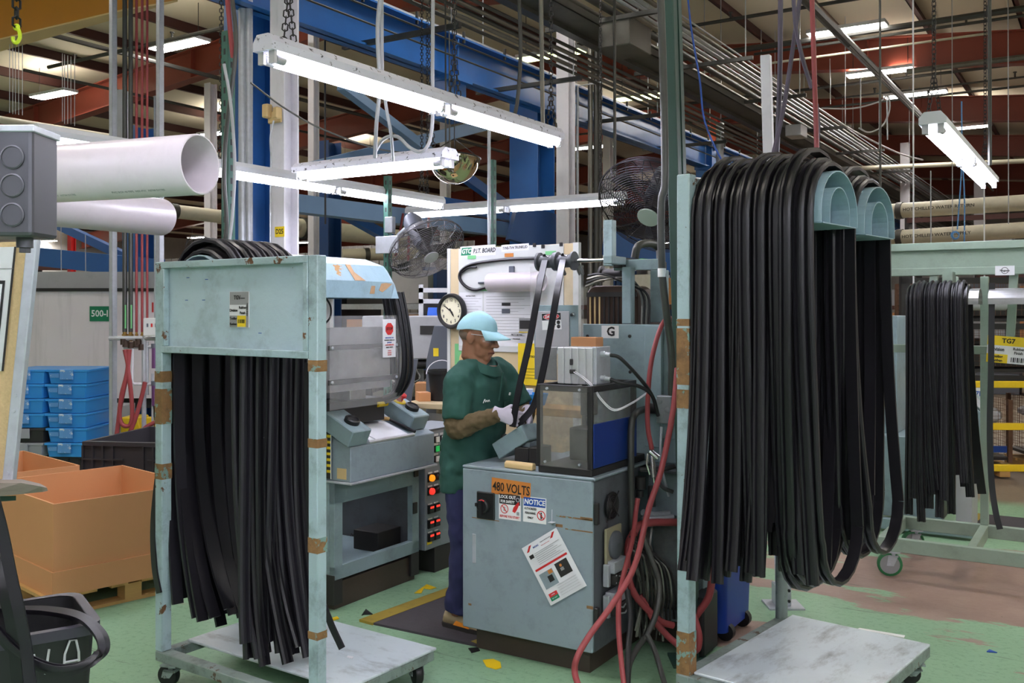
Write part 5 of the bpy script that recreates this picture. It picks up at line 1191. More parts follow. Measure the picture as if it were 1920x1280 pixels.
# striped safety board on the left side
x0 = pl.x(540, -.01); 
sb = pbx('safety_board', 'shadow', x0 - .05, -.015, -.012, -.002, .745, 1.04); sb['label'] = 'black and yellow safety board'
def brd(nm, m, xa, xb, za, zb): return MB().bx(xa, xb, -.014, -.012, za, zb).build(nm, m, sb, smooth=0)
n = 9
for i in range(n):
    xa = x0 - .05 + (-.035 - x0) * i / n
    if i % 2 == 0: brd('stripe', 'yellowsign', xa, xa + .03, 1.01, 1.035); brd('stripe', 'yellowsign', xa, xa + .03, .75, .772)
for i in range(7): brd('stripe', 'yellowsign', -.045, -.018, .78 + .033 * i, .795 + .033 * i)
brd('notice', 'paper', -.14, -.05, .86, 1.0); brd('round_mark', 'blueprint', -.125, -.09, .93, .97); brd('edge_strip', 'white', -.017, -.012, .745, 1.04)
# stainless guard, clear shield
MB().bx(-.32, .06, -.17, -.165, 1.17, 1.64).bx(.04, .06, -.17, .42, 1.24, 1.60).build('guard_sheet', 'steel', pr, smooth=0, bevel=.002)
pbx('guard_sheet', 'steel', -.9, -.32, -.168, -.163, 1.13, 1.6, bevel=.001)
sx = .1; ya = pl.y(618, sx); yb = pl.y(752, sx); zt_, zb2 = 1.665, 1.15
pbx('clear_shield', 'clear', sx, sx + .005, ya, yb, zb2, zt_, bevel=0)
for zz in (1.475, 1.285): pbx('shield_bar', 'dark', sx - .012, sx - .001, ya, yb, zz, zz + .028, bevel=.002)
pbx('shield_edge', 'galv', sx - .002, sx + .006, yb - .012, yb + .004, zb2 + .1, zt_, bevel=0)
for zz in (1.49, 1.30):
    for yy in (ya + .015, yb - .05, ya - .07): MB().lathe([(.009, 0), (.009, .006), (0, .008)], 10, 0, Matrix.Translation((sx + .004, yy, zz)) @ Matrix.Rotation(RAD(90), 4, 'Y')).build('bolt', 'galv', pr)
y, z = pl.ony(730, 634, sx + .008)
STP = [('p', [(.038 * math.cos(a), .055 + .038 * math.sin(a)) for a in [RAD(22.5 + 45 * i) for i in range(8)]], 'redprint'), ('t', 0, .055, .024, 'STOP', 'blackprint', .02, .95)] + \
      [('t', 0, .003 - i * .014, .010, s, m, .03) for i, (s, m) in enumerate((('ABSOLUTELY NO', 'blueprint'), ('WEARING RINGS OR', 'blackprint'), ('JEWELRY', 'blueprint'), ('CONTAMINATED', 'redprint'), ('SMART PARTS', 'blackprint')))] + [('t', 0, -.073 - i * .012, .009, s, 'redprint', .02) for i, s in enumerate(('CHECK', 'ALWAYS', 'GLOVES'))]
sign(pr, 'stop_notice', pl.side(sx + .008, y, z), .118, .225, STP, 'paper', 'white notice with a red STOP octagon', .002)
x = pl.x(592, -.175); z = pl.z(676, x, -.175)
sign(pr, 'pinch_sign', pl.front(x, -.172, z), .12, .09, [('r', -.055, .012, .055, .042, 'blackprint'), ('c', 0, .027, .045, 'redprint', 1, .28), ('t', 0, .027, .016, 'DANGER', 'white', .03), ('t', -.01, -.006, .022, 'PINCH', 'blackprint', .03, .9), ('t', -.01, -.03, .022, 'POINT', 'blackprint', .03, .9)], 'white', 'danger pinch point sign', .002)
# hood
y1 = pl.y(743, .1); y0 = -.27
prof = [(.12, 1.765), (.125, 1.86), (.06, 1.955), (-.08, 2.0), (-.4, 2.0), (-.4, 1.765), (-.38, 1.765), (-.38, 1.98), (-.09, 1.98), (.045, 1.94), (.105, 1.85), (.1, 1.765)]
h = MB(); h.prism([(x, y0, z) for x, z in prof], (0, y1 - y0 - .07, 0)); h.build('hood', 'tealhood', pr, smooth=0)
b = MB(); rings = []
for f, sc_ in ((0, 1), (.07, .86)):
    rings.append([Vector((-.14 + (x + .14) * (1 if z < 1.8 else sc_), y1 - .07 + f, 1.765 + (z - 1.765) * (sc_ if z > 1.8 else 1))) for x, z in prof[:6]])
b.loft(rings); b.build('hood_end', 'tealhood', pr, smooth=0)
def flake(nm, pts, x=.1262): MB().prism([(x, y, z) for y, z in pts], (.0012, 0, 0)).build(nm, 'flaked', pr, smooth=0)
M['flaked'] = mat('flaked paint down to tan primer', (188, 150, 112), .6, var=.2, vs=20, grime=.3, gs=12)
flake('flaked_patch', [(.16, 1.79), (.2, 1.79), (.21, 1.85), (.18, 1.855)], .1225); flake('flaked_patch', [(.24, 1.81), (.27, 1.80), (.31, 1.82), (.36, 1.85), (.30, 1.855), (.26, 1.85)], .1235)
MB().prism([(.1262, .03, 1.862), (.1262, .12, 1.862), (.0935, .06, 1.91), (.062, .06, 1.953), (.062, .02, 1.953)], (.001, 0, .001)).build('flaked_patch', 'flaked', pr, smooth=0)
# ram cylinders and white panel under the hood
for yy in (-.24, -.12): MB().cyl((-.12, yy, 1.55), (-.12, yy, 1.77), .036, 14).bx(-.17, -.07, yy - .045, yy + .045, 1.70, 1.76).build('ram', 'dark', pr, smooth=40)
MB().tube(smooth_path([(-.05, -.02, 1.77), (-.03, -.0, 1.72), (-.03, .0, 1.66), (-.05, -.02, 1.62)], 5), .006, 6).build('hose', 'black', pr)
pbx('white_panel', 'boardwhite', -.41, -.4, -.1, .43, 1.2, 1.9)
pbx('mould', 'shadow', -.35, -.05, -.1, .5, 1.03, 1.17); pbx('mould', 'steel', -.3, -.06, .2, .34, 1.17, 1.34)
pbx('rear_frame', 'tealmach', -.48, -.42, .38, .46, .75, 1.9); pbx('rear_frame', 'tealmach', -.48, -.42, -.6, -.52, .75, 1.9)
for yy in (-.17, .5): MB().cyl((-.05, yy - .07, 1.125), (-.05, yy + .02, 1.125), .016, 10).build('yellow_stop', 'yellow', pr)
pbx('white_cloth', 'paper', -.25, -.05, -.2, -.05, 1.03, 1.06, bevel=.01)
# seals hanging from the hood end in a deep bow
def bow(label, pts, w=.04):
    b = MB(); pp = smooth_path(pts, 7); b.sweep(pp, Vector((.3, -.95, 0)).normalized().cross(Vector((0, 0, 1))), seal_prof(w, .016)); tag(b.build('rubber_seal', 'rubber'), label, 'rubber strip', 'seals looped beside the press hood')
for i, (dx, Y) in enumerate(((0, 5.72), (9, 5.75), (-8, 5.78))):
    bow(f'thick black seal bowing from the press hood end to the clear shield, {ORDS[i]} of three', [W(742 + dx, 548, Y), W(752 + dx, 600, Y), W(759 + dx, 660, Y), W(757 + dx, 705, Y), W(744 + dx * .6, 735, Y), W(720, 749 + dx * .3, Y)])
bow('black seal dropping straight under the press hood end', [W(722, 552, 5.9), W(727, 580, 5.9), W(734, 640, 5.9), W(738, 700, 5.9)], .05)
# control panel cabinet beyond
xq = 0.0; ya = pl.y(797, xq)
cp = thing('button_cabinet', 'grey control cabinet with rows of coloured buttons behind the press', 'control cabinet', pl.w(0, ya, 0), RZ)
MB().bx(-.3, 0, 0, .46, .16, .93).build('housing', 'greypaint', cp, smooth=0, bevel=.004)
MB().bx(-.3, .0, .1, .4, .0, .16).build('pedestal', 'shadow', cp, smooth=0)
MB().bx(.0, .004, .0, .46, .93 - .012, .93).build('top_lip', 'cabdark', cp, smooth=0)
def btn(row, col, m, sq=True, s=.018):
    y = .05 + col * .065; z = row
    MB().bx(0, .004, y - .022, y + .022, z + .02, z + .036).build('label_plate', 'white', cp, smooth=0)
    bz = MB().bx(0, .012, y - s - .004, y + s + .004, z - s - .004, z + s + .004).build('bezel', 'black', cp, smooth=0, bevel=.002)
    if sq: MB().bx(.012, .02, y - s, y + s, z - s, z + s).build('button', m, bz, smooth=0, bevel=.002)
    else: MB().lathe([(s, .0), (s, .014), (s * .7, .022), (0, .024)], 14, 0, Matrix.Translation((.012, y, z)) @ Matrix.Rotation(RAD(90), 4, 'Y')).build('button', m, bz)
for col, m in enumerate(('amberlamp', 'white', 'white', 'white', 'white')): btn(.86, col, m)
for col, m in enumerate(('greenlamp', 'greenlamp', 'darkred', 'darkred', 'darkred')): btn(.80, col, m)
for col, m in enumerate(('redlamp', 'white')): btn(.735, col, m)
for r, ms in ((.62, ('amberlamp', 'black')), (.535, ('redlamp', 'black'))):
    for col, m in enumerate(ms): btn(r, col, m, False, .022)
for r in (.43, .335, .25, .0): 
    if r:
        for col in range(2): 
            btn(r - .01, col, 'black', True, .024); MB().bx(.0201, .021, .05 + col * .065 - .018, .05 + col * .065 + .018, r - .004, r + .008).build('red_digits', 'leddisplay', cp, smooth=0)
MB().bx(0, .003, .02, .07, .195, .215).build('yellow_tag', 'yellowsign', cp, smooth=0)
# ---------------------------------------------------------------- job board behind the worker
BR = RAD(-36); bl = Loc(W(842, 580, 6.6) * 1.0, BR); bl.o.z = 0; bl.mx = Matrix.Translation(bl.o) @ Matrix.Rotation(BR, 4, 'Z')
pit = thing('job_board', 'white P.I.T. board with papers and a seal sample on plywood', 'board', bl.o, BR)
BW = bl.x(1083, 0); ZT = bl.z(467, 0, 0)
def bb(name, m, *a, bevel=.002, parent=pit): return MB().bx(*a).build(name, m, parent, smooth=0, bevel=bevel)
bb('plywood_back', 'plywood', 0, BW, .0, .02, .55, ZT)
bb('white_edge', 'boardwhite', -.012, .014, -.008, .024, .55, ZT + .004); bb('white_edge', 'boardwhite', BW - .03, BW + .012, -.008, .024, .55, ZT + .004)
bb('white_panel', 'boardwhite', .09, BW - .1, -.008, .0, 1.42, ZT - .002)
for (s, z0, z1) in ((.0, 0, .56), (BW - .06, 0, .56)): bb('leg', 'plywood', s, s + .06, -.0, .04, z0, z1)
def bp(px, py): return bl.onx(px, py, -.012)
def bfr(px, py, rot=0): x, z = bp(px, py); return bl.front(x, -.0085, z) @ Matrix.Rotation(rot, 4, 'Z')
sign(pit, 'heading_strip', bfr(895, 470, RAD(1)), .30, .07, [('t', .055, -.002, .042, 'P.I.T. BOARD', 'blackprint', .025, .78, 'CENTER', .25),
     ('p', [(-.145, -.026), (-.135, .026), (-.05, .026), (-.06, -.026)], 'greensign'), ('t', -.097, 0, .044, 'GTC', 'white', .03, .9, 'CENTER', .2)], 'paper', 'heading strip reading P.I.T. BOARD', .002)
sign(pit, 'part_strip', bfr(965, 464, RAD(1)), .22, .045, [('t', 0, 0, .025, '71NS-TV4 TRUNKLID', 'blackprint', .015, .85)], 'paper', 'part name strip', .002)
for px, py, w, m in ((884, 482, .07, 'greenplate'), (954, 478, .07, 'orange'), (1032, 474, .08, 'greenplate'), (905, 542, .07, 'greenplate')):
    x, z = bp(px, py); bb('colour_tag', m, x - w / 2, x + w / 2, -.011, -.0085, z - .012, z + .012, bevel=0)
# sheets
LN = lambda w, h, n: [('r', -w * .45, h * .38 - i * h * .8 / n, w * (.45 - .12 * (i % 3)), h * .38 - i * h * .8 / n + .002, 'greyprint') for i in range(n)]
sign(pit, 'sheet', bfr(882, 598), .2, .36, LN(.2, .36, 16) + [('t', 0, .155, .012, 'INSTRUCTION', 'blackprint', .02)], 'paper', 'instruction sheet half hidden by the clock', .002)
sign(pit, 'sheet', bfr(952, 596), .40, .37, LN(.4, .37, 15) + [('r', -.05, .08, .02, .1, 'blackprint'), ('r', -.05, .03, .015, .06, 'slate'), ('r', .09, -.09, .19, .0, 'greyprint'), ('r', .095, -.07, .185, -.015, 'shadow'), ('r', .09, -.093, .19, -.088, 'yellowsign')], 'paper', 'large instruction sheet with photographs', .002)
sign(pit, 'sheet', bfr(968, 632), .15, .08, [('t', 0, .015, .014, 'FIN 71 NS TV4', 'blackprint', .02), ('t', 0, -.012, .012, 'TRUNKLID', 'blackprint', .02)], 'paper', None, .0035)
x, z = bp(995, 683); sign(pit, 'yellow_sheet', bl.front(x, -.0125, z), .2, .27, [('t', 0, .05, .02, 'CAUTION', 'blackprint', .02)] + [('r', -.07, -.03 - .02 * i, .07, -.028 - .02 * i, 'blackprint') for i in range(4)], 'yellowsign', 'yellow sheet behind the black seals', .002)
x, z = bp(866, 668); sign(pit, 'poster', bl.front(x, -.003, z), .14, .17, [('c', .02, -.02, .05, 'cream')], 'greenplate', 'green poster behind the neck of the worker', .002)
# seal sample on the board
q = [bl.w(*((lambda a: (a[0], -.02, a[1]))(bp(*p)))) for p in ((1010, 484), (960, 486), (918, 490), (884, 496), (868, 506), (863, 518), (868, 530), (880, 540), (895, 543), (915, 538), (936, 539))]
ss = MB().tube(smooth_path(q, 6), .011, 8).build('seal_sample', 'rubber', pit, world=True)
q = [bl.w(*((lambda a: (a[0], -.02, a[1]))(bp(*p)))) for p in ((868, 510), (880, 502), (895, 501))]
MB().tube(smooth_path(q, 4), .007, 6).build('seal_tail', 'rubber', ss, world=True)
for px, py, w, h in ((930, 523, .045, .05), (960, 506, .04, .05), (903, 530, .05, .012)): x, z = bp(px, py); bb('sample_piece', 'slate', x - w / 2, x + w / 2, -.022, -.0085, z - h / 2, z + h / 2)
for px, py in ((1018, 462), (1052, 458), (1002, 459)): x, z = bp(px, py); bb('clip', 'dark', x - .012, x + .012, -.016, -.0085, z - .012, z + .012)
x, z = bp(932, 530); 
t = thing('plastic_pipe', 'short white plastic pipe arm fixed across the white board', 'pipe', bl.w(x, -.09, z), BR)
L = bl.x(1016, -.09) - x; R = .062
MB().lathe([(R - .006, 0), (R, 0), (R, L), (R - .006, L), (R - .006, 0)], 28, 0, Matrix.Rotation(RAD(90), 4, 'Y')).build('pipe', 'pvc', t)
MB().bx(L * .5 - .02, L * .5 + .02, R - .003, .08, -.02, .02).build('bracket', 'galv', t, smooth=0)
# clock
x, z = bl.onx(844, 583, -.05)
ck = thing('wall_clock', 'round black rimmed clock at ten to five beside the white board', 'clock', bl.w(x, -.012, z), BR)
mf = Matrix.Rotation(RAD(90), 4, 'X')
R = .121
MB().lathe([(R * .95, 0), (R, .012), (R, .03), (R * .93, .045), (R * .83, .043), (R * .77, .03), (R * .77, .0)], 40, 0, mf).build('rim', 'black', ck)
MB().lathe([(R * .78, .0), (R * .78, .028), (0, .028)], 40, 0, mf).build('dial', 'dial', ck)
b = MB()
for h in range(1, 13):
    a = RAD(90 - 30 * h); b.text(str(h), .029, 0, mf @ Matrix.Translation((R * .62 * math.cos(a), R * .62 * math.sin(a), .029)), bold=.012)
b.build('numerals', 'blackprint', ck, smooth=0)
for nm, ang, L, w in (('hour_hand', 90 - (4 * 30 + 25), R * .42, .006), ('minute_hand', 90 - 50.5 * 6, R * .66, .004)):
    a = RAD(ang); d = Vector((math.cos(a), math.sin(a), 0)); n = Vector((-d.y, d.x, 0)); o_ = Vector((0, 0, .031 if nm[0] == 'h' else .0325))
    MB().prism([mf @ (o_ - d * .02 - n * w), mf @ (o_ + d * L * .6 - n * w), mf @ (o_ + d * L), mf @ (o_ + d * L * .6 + n * w), mf @ (o_ - d * .02 + n * w)], mf.to_3x3() @ Vector((0, 0, .001))).build(nm, 'blackprint', ck, smooth=0)
MB().bx(-.015, .015, -.004, .012, -.02, .02).build('mount', 'dark', ck, smooth=0)
# ---------------------------------------------------------------- fans
def fan(label, pos, axis, R, wire, rings=13, spokes=14, m_blade='dark', badge='lightgrey', mount=None):
    t = thing('cage_fan', label, 'fan', pos)
    ax = Vector(axis).normalized(); mx = Matrix.Translation((0, 0, 0)) @ ax.to_track_quat('Z', 'Y').to_matrix().to_4x4()
    def prof(r, s): return s * (.17 * R + .13 * R * math.cos(min(1, r / R) * math.pi / 2) - (.17 * R if r > .995 * R else .06 * R * (r / R) ** 4))
    for s, nm in ((1, 'front_guard'), (-1, 'rear_guard')):
        b = MB()
        for i in range(rings):
            r = R * (.2 + .8 * i / (rings - 1)); z = prof(r, s)
            b.tube([mx @ Vector((r * math.cos(a), r * math.sin(a), z)) for a in [2 * math.pi * k / 40 for k in range(40)]], .0024 if i < rings - 1 else .006, 4, closed=True)
        for k in range(spokes):
            a = 2 * math.pi * k / spokes
            b.tube([mx @ Vector((r * math.cos(a), r * math.sin(a), prof(r, s))) for r in [R * (.1 + .9 * i / 7) for i in range(8)]], .003, 4)
        g = b.build(nm, wire, t); g['kind'] = 'stuff'
    b = MB(); b.lathe([(0, .005), (R * .19, 0), (R * .2, -.01), (0, -.012)], 24, 0, mx @ Matrix.Translation((0, 0, prof(0, 1) + .006))); b.build('badge', badge, t)
    MB().lathe([(0, .06), (R * .13, .055), (R * .14, -.05), (0, -.05)], 18, 0, mx).build('hub', 'dark', t)
    for k in range(3):
        a0 = 2 * math.pi * k / 3; vs = []
        for i in range(5):
            r = R * (.13 + .74 * i / 4); w = .28 + .42 * i / 4 if i else .3
            for (da, dz) in ((-w * .5, .035), (w * .5, -.035)): vs.append(mx @ Vector((r * math.cos(a0 + da), r * math.sin(a0 + da), dz * (1 - .3 * i / 4))))
        b = MB(); f = [(2 * i, 2 * i + 1, 2 * i + 3, 2 * i + 2) for i in range(4)]; b.add(vs, f)
        bl_ = b.build('fan_blade', m_blade, t); sm = bl_.modifiers.new('th', 'SOLIDIFY'); sm.thickness = .003
    MB().lathe([(0, -.05), (R * .22, -.055), (R * .24, -.09), (R * .24, -.2), (R * .21, -.225), (R * .25, -.23), (R * .25, -.3), (R * .16, -.36), (0, -.37)], 22, 0, mx).build('motor', 'slate', t)
    if mount is not None:
        MB().tube([mx @ Vector((0, 0, -.3)), Vector(mount) - Vector(pos)], .018, 8).build('bracket', 'galv', t)
    return t
f1 = W(800, 466, 7.7); fan('tilted cage fan facing down on the green strut left of the board', f1, (.42, -.50, -.75), .32, 'fanwire', 18, 16, mount=W(728, 458, 7.9))
f2 = W(1226, 386, 6.1); fan('large dark cage fan tilted down above the splicing machine', f2, (-.40, -.57, -.71), .37, 'fanwiredk', 22, 18, 'dark', 'fanbadge', mount=W(1330, 340, 6.5))
f3 = W(384, 482, 10.5); fan('small far cage fan showing over the left trolley panel', f3, (-.35, -.7, -.4), .26, 'fanwire', 9, 10, mount=W(420, 520, 11))
def strut(label, px, pyt, pyb, Y, w, m, name='strut_post', holes=True, z0=None, px2=None):
    p0, p1 = W(px2 or px, pyb, Y), W(px, pyt, Y)
    t = thing(name, label, 'post', (p0.x, p0.y, p0.z), RZ)
    h = p1.z - p0.z
    b = MB(); b.bx(-w / 2, w / 2, -w / 2, -w / 2 + .004, 0, h); b.bx(-w / 2, -w / 2 + .004, -w / 2, w / 2, 0, h); b.bx(w / 2 - .004, w / 2, -w / 2, w / 2, 0, h)
    b.build('channel', m, t, smooth=0)
    if holes:
        b = MB()
        k = int(min(h, 3.4) / .075)
        for i in range(k): b.bx(-w * .14, w * .14, -w / 2 - .0008, -w / 2, .03 + i * .075, .065 + i * .075); b.bx(w / 2, w / 2 + .0008, -w * .14, w * .14, .03 + i * .075, .065 + i * .075)
        o = b.build('slot', 'black', t, smooth=0); o['kind'] = 'stuff'
    return t
def fy(Y): return 580 + CAMZ * F / Y
strut('green slotted strut post carrying the tilted fan', 727, 330, fy(7.95), 7.95, .05, 'greenstrut')
strut('green slotted strut post right of the mirror dome', 923, 300, fy(8.2), 8.2, .05, 'greenstrut')
p = W(917, 580, 8.1); o = MB().cyl((p.x, p.y, 0), (p.x, p.y, 3.3), .014, 10).build('conduit', 'galv'); tag(o, 'thin bright conduit beside the strut right of the mirror dome', 'conduit')
strut('green slotted strut post with cables behind the left trolley', 428, 60, fy(5.6), 5.6, .055, 'greenstrut')
for i, (q, r, m, lab) in enumerate((([W(424, -30, 5.5), W(432, 60, 5.5), W(437, 108, 5.5)], .014, 'redhose', 'red hose running down to the left green strut'), ([W(432, -30, 5.48), W(442, 60, 5.48), W(440, 120, 5.48), W(425, 240, 5.5), W(420, 330, 5.5), W(425, 420, 5.5), W(418, 470, 5.5)], .012, 'conduitdk', 'dark cable wandering down the left green strut'), ([W(420, 120, 5.45), W(432, 190, 5.45), W(440, 300, 5.45), W(436, 400, 5.45), W(428, 470, 5.45)], .009, 'lightgrey', 'grey cable wandering down the left green strut'))):
    hose(lab, q, r, m, 'cable')
o = MB().bx(-.04, .04, -.05, -.0, -.065, .065).bx(-.035, -.02, -.0, .02, -.05, .05).build('fan_switch_box', 'jbox', loc=W(735, 422, 7.85), rz=RZ, smooth=0, bevel=.005); tag(o, 'grey switch box on the strut by the tilted fan', 'switch box')
o = MB().bx(-.03, .2, -.06, -.04, -.07, .07).build('fan_bracket', 'galv', loc=W(718, 460, 7.85), rz=RZ, smooth=0, bevel=.003); tag(o, 'white metal bracket plate on the fan strut', 'bracket')
hose('dark cable sagging from the switch box to the tilted fan', [W(738, 437, 7.8), W(745, 445, 7.8), W(760, 442, 7.8), W(778, 436, 7.8)], .008, 'conduitdk', 'cable')
t = thing('mirror_dome', 'shiny mirror dome hanging right of the short strip lamp', 'mirror', W(852, 292, 7.3))
b = MB(); rr = .2; b.lathe([(.004, -.215)] + [(rr * math.cos(a), -.215 * math.sin(a)) for a in [RAD(88 - 8 * i) for i in range(12)]] + [(rr * .985, .004), (rr * .97, -.0)], 40, 0, Matrix.Rotation(RAD(6), 4, 'Y')); b.build('dome', 'mirror', t)
b = MB(); b.tube([Matrix.Rotation(RAD(6), 4, 'Y') @ Vector((rr * math.cos(a), rr * math.sin(a), 0)) for a in [2 * math.pi * k / 40 for k in range(40)]], .006, 6, closed=True); b.build('rim', 'dark', t)
for i, (x, y) in enumerate(((-.19, 0), (.19, 0), (0, .19))): MB().tube([(x, y, -.02 * (1 if x > 0 else -1) * abs(x) * 5), (0, 0, .13)], .004, 5).build('wire', 'dark', t)
MB().tube([(0, 0, .13), (0, 0, 1.6)], .004, 5).build('wire', 'dark', t)
# ---------------------------------------------------------------- left foreground: pipe arms, box, board, bin
def pvc(label, p0, p1, R, txt=None):
    d = (p1 - p0); L = d.length; t = thing('plastic_pipe', label, 'pipe', (p0 + p1) / 2)
    q = d.normalized().to_track_quat('Z', 'Y').to_matrix().to_4x4(); mx = Matrix.Translation(p0 - t.location) @ q
    MB().lathe([(R - .007, 0), (R, 0), (R, L - .003), (R - .002, L), (R - .006, L), (R - .007, L - .003), (R - .007, 0)], 48, 0, mx).build('pipe', 'pvc', t)
    if txt:
        dd = d.normalized(); down = Vector((0, -.55, -.83)); zz = (down - dd * down.dot(dd)).normalized(); yy = zz.cross(dd)
        b = MB()
        for k in range(3):
            m4 = Matrix(((*dd, 0), (*yy, 0), (*zz, 0), (0, 0, 0, 1))).transposed(); m4.translation = p0 + dd * (L - .2 - .36 * k) + zz * (R + .0004)
            b.text(txt, .012, 0, m4, bold=.01)
        b.build('lettering', 'greyprint', t, world=True, smooth=0)
    return t
pvc('large white plastic pipe arm with open end in the left foreground', W(372, 308, 3.0) - Vector((.93, -.36, 0)) * 1.25, W(376, 308, 3.0), .095, 'PVC SCH 40 PIPE  NSF-PW  ASTM D1785')
pvc('second white plastic pipe arm just below the large one', W(20, 375, 4.0), W(302, 407, 4.96), .095)
# cast electrical box
t = thing('conduit_box', 'dark grey cast electrical box with knockouts at the left edge', 'electrical box', W(-20, 340, 1.9))
w, h = .085, .108
MB().bx(-w, w, 0, .11, -h, h).build('body', 'ebox', t, smooth=0, bevel=.008, seg=2)
for zz in (.048, -.008, -.066):
    for xx in (.046, -.02): MB().lathe([(.024, 0), (.024, .002), (.021, .003), (.02, .001), (0, .001)], 24, 0, Matrix.Translation((xx, -.0005, zz)) @ Matrix.Rotation(RAD(90), 4, 'X')).build('knockout', 'ebox', t)
MB().bx(-w - .002, w + .004, -.003, .112, h - .01, h + .004).build('lid_flange', 'galv', t, smooth=0, bevel=.002)
MB().cyl((.045, .05, -h - .02), (.045, .05, -h), .016, 14).cyl((.045, .05, -h - .03), (.045, .05, -h - .018), .012, 6).build('fitting', 'ebox', t)
MB().cyl((-.04, .05, -h - .9), (-.04, .05, -h), .011, 10).build('conduit', 'galv', t)
# leaning notice board
t = thing('leaning_board', 'leaning cork notice board with aluminium edge at the left edge', 'board', W(10, 905, 3.0))
def lp(px, py, Y=3.0): return W(px, py, Y)
e0, e1 = lp(16, 915), lp(66, 428)
ax = Vector((-1, .25, 0))
b = MB(); b.bar(e0, e1, .032, .03, up=(0, 1, 0)); b.build('aluminium_edge', 'galv', t, world=True, smooth=0, bevel=.003)
def slab(nm, m, ua, ub, va, vb, dy, th, parent=t):   # u: along the board to the left, v: up the edge
    f = lambda u, v: e0 + (e1 - e0) * v + ax * u + Vector((0, dy, 0))
    b = MB(); b.prism([f(ua, va), f(ub, va), f(ub, vb), f(ua, vb)], (0, th, 0)); return b.build(nm, m, parent, world=True, smooth=0)
slab('cork_panel', 'cork', .02, .6, 0, .95, .0, .02)
slab('white_sheet', 'boardwhite', .06, .5, .45, .93, -.005, .004)
slab('frame_line', 'blackprint', .058, .064, .45, .93, -.008, .003)
for va, vb in ((.45, .8),): 
    slab('paper_frame', 'blackprint', .085, .5, va, vb, -.009, .003); slab('paper', 'paper', .092, .5, va + .012, vb - .014, -.011, .002)
slab('seam', 'greyprint', .06, .5, .795 + .05, .798 + .05, -.008, .003)
for v in (.06, .36, .3): 
    p = e0 + (e1 - e0) * v; MB().cyl(p + Vector((0, -.02, 0)), p + Vector((0, -.012, 0)), .006, 8).build('screw', 'galv', t, world=True)
t = thing('wooden_ledge', 'weathered wooden ledge with a splintered end below the leaning board', 'ledge', W(20, 925, 2.95))
b = MB(); b.loft([[W(-80, 925, 3.0), W(-80, 938, 2.9), W(-80, 905, 2.9), W(-80, 898, 3.0)][::1], [W(40, 905, 3.0), W(40, 926, 2.9), W(40, 905, 2.88), W(40, 898, 3.0)], [W(76, 912, 2.98), W(80, 922, 2.92), W(78, 912, 2.9), W(74, 906, 2.98)], [W(86, 914, 2.96), W(90, 920, 2.94), W(88, 914, 2.93), W(86, 912, 2.96)]]); b.build('plank', 'woodold', t, world=True, smooth=0)
MB().add([W(-80, 932, 2.95), W(30, 929, 2.95), W(30, 938, 2.95), W(-80, 945, 2.95), W(-80, 932, 3.05), W(30, 929, 3.05), W(30, 938, 3.05), W(-80, 945, 3.05)], [(0, 1, 2, 3), (4, 7, 6, 5), (0, 4, 5, 1), (3, 2, 6, 7), (1, 5, 6, 2), (0, 3, 7, 4)]).build('green_batten', 'greenp', t, world=True, smooth=0)
# black trash bin and the seals hung over it
TB = Vector((-1.608, 3.025, 0)); TR = RAD(34)
t = thing('trash_bin', 'black plastic trash bin with chalk marks in the left foreground', 'bin', TB, TR)
def ring(w, d, z, r=.06, n=5):
    out = []
    for cx_, cy_, a0 in ((w - r, d - r, 0), (-w + r, d - r, 90), (-w + r, -d + r, 180), (w - r, -d + r, 270)):
        for i in range(n): a = RAD(a0 + 90 * i / (n - 1)); out.append(Vector((cx_ + r * math.cos(a), cy_ + r * math.sin(a), z)))
    return out
b = MB(); b.loft([ring(.20, .15, 0), ring(.245, .19, .68), ring(.245, .19, .72), ring(.232, .178, .72), ring(.19, .14, .03)]); b.build('tub', 'black', t)
b = MB(); b.loft([ring(.245, .19, .69), ring(.262, .207, .69), ring(.262, .207, .722), ring(.234, .18, .722)], cap=False); b.build('rim', mat('worn black rim', (58, 54, 66), .35), t)
def chalk(pts): MB().tube([Vector((x, -.190 + (.68 - z) * .06 - .003, z)) for x, z in pts], .004, 5).build('chalk_mark', 'chalk', t)
for pts in ([(.03, .645), (.07, .655)], [(.108, .665), (.098, .59)], [(.15, .59), (.152, .64), (.166, .68), (.184, .68), (.192, .64), (.194, .59)], [(.152, .615), (.192, .615)]): chalk(pts)
def fseal(label, pts, side, w=.036, m='rubber'):
    b = MB(); b.sweep(smooth_path(pts, 8), side, seal_prof(w, .016)); tag(b.build('rubber_seal', m), label, 'rubber strip', 'seals draped at the black bin')
for i in range(2):
    d = i * .03
    fseal(('outer', 'inner')[i] + ' black seal looping round the front of the trash bin', [W(-60, 1124 + 8 * i, 3.2 - d), W(20, 1136 + 3 * i, 3.12 - d), W(90, 1138 + 5 * i, 3.08 - d), W(150, 1150 + 6 * i, 3.0 - d), W(191 - 9 * i, 1182 + 3 * i, 2.9 - d), W(200 - 9 * i, 1215, 2.82 - d), W(182 - 8 * i, 1243 - 4 * i, 2.78 - d), W(140, 1262 - 8 * i, 2.76 - d), W(95, 1262 - 8 * i, 2.74 - d), W(40, 1238 - 8 * i, 2.73 - d), W(0, 1200 - 8 * i, 2.72 - d), W(-40, 1140, 2.72 - d)], Vector((.1, 1, .1)), .02)
fseal('black seal dropping straight past the leaning board into the bin', [W(-14, 930, 2.68), W(4, 1000, 2.68), W(20, 1080, 2.67), W(36, 1150, 2.66), W(48, 1215, 2.66), W(58, 1300, 2.65)], Vector((1, .2, 0)), .03, 'rubber')
fseal('second black seal dropping beside the first at the leaning board', [W(-34, 960, 2.72), W(-12, 1040, 2.72), W(6, 1110, 2.7), W(22, 1180, 2.7), W(34, 1300, 2.7)], Vector((1, .2, 0)), .03, 'rubberin')
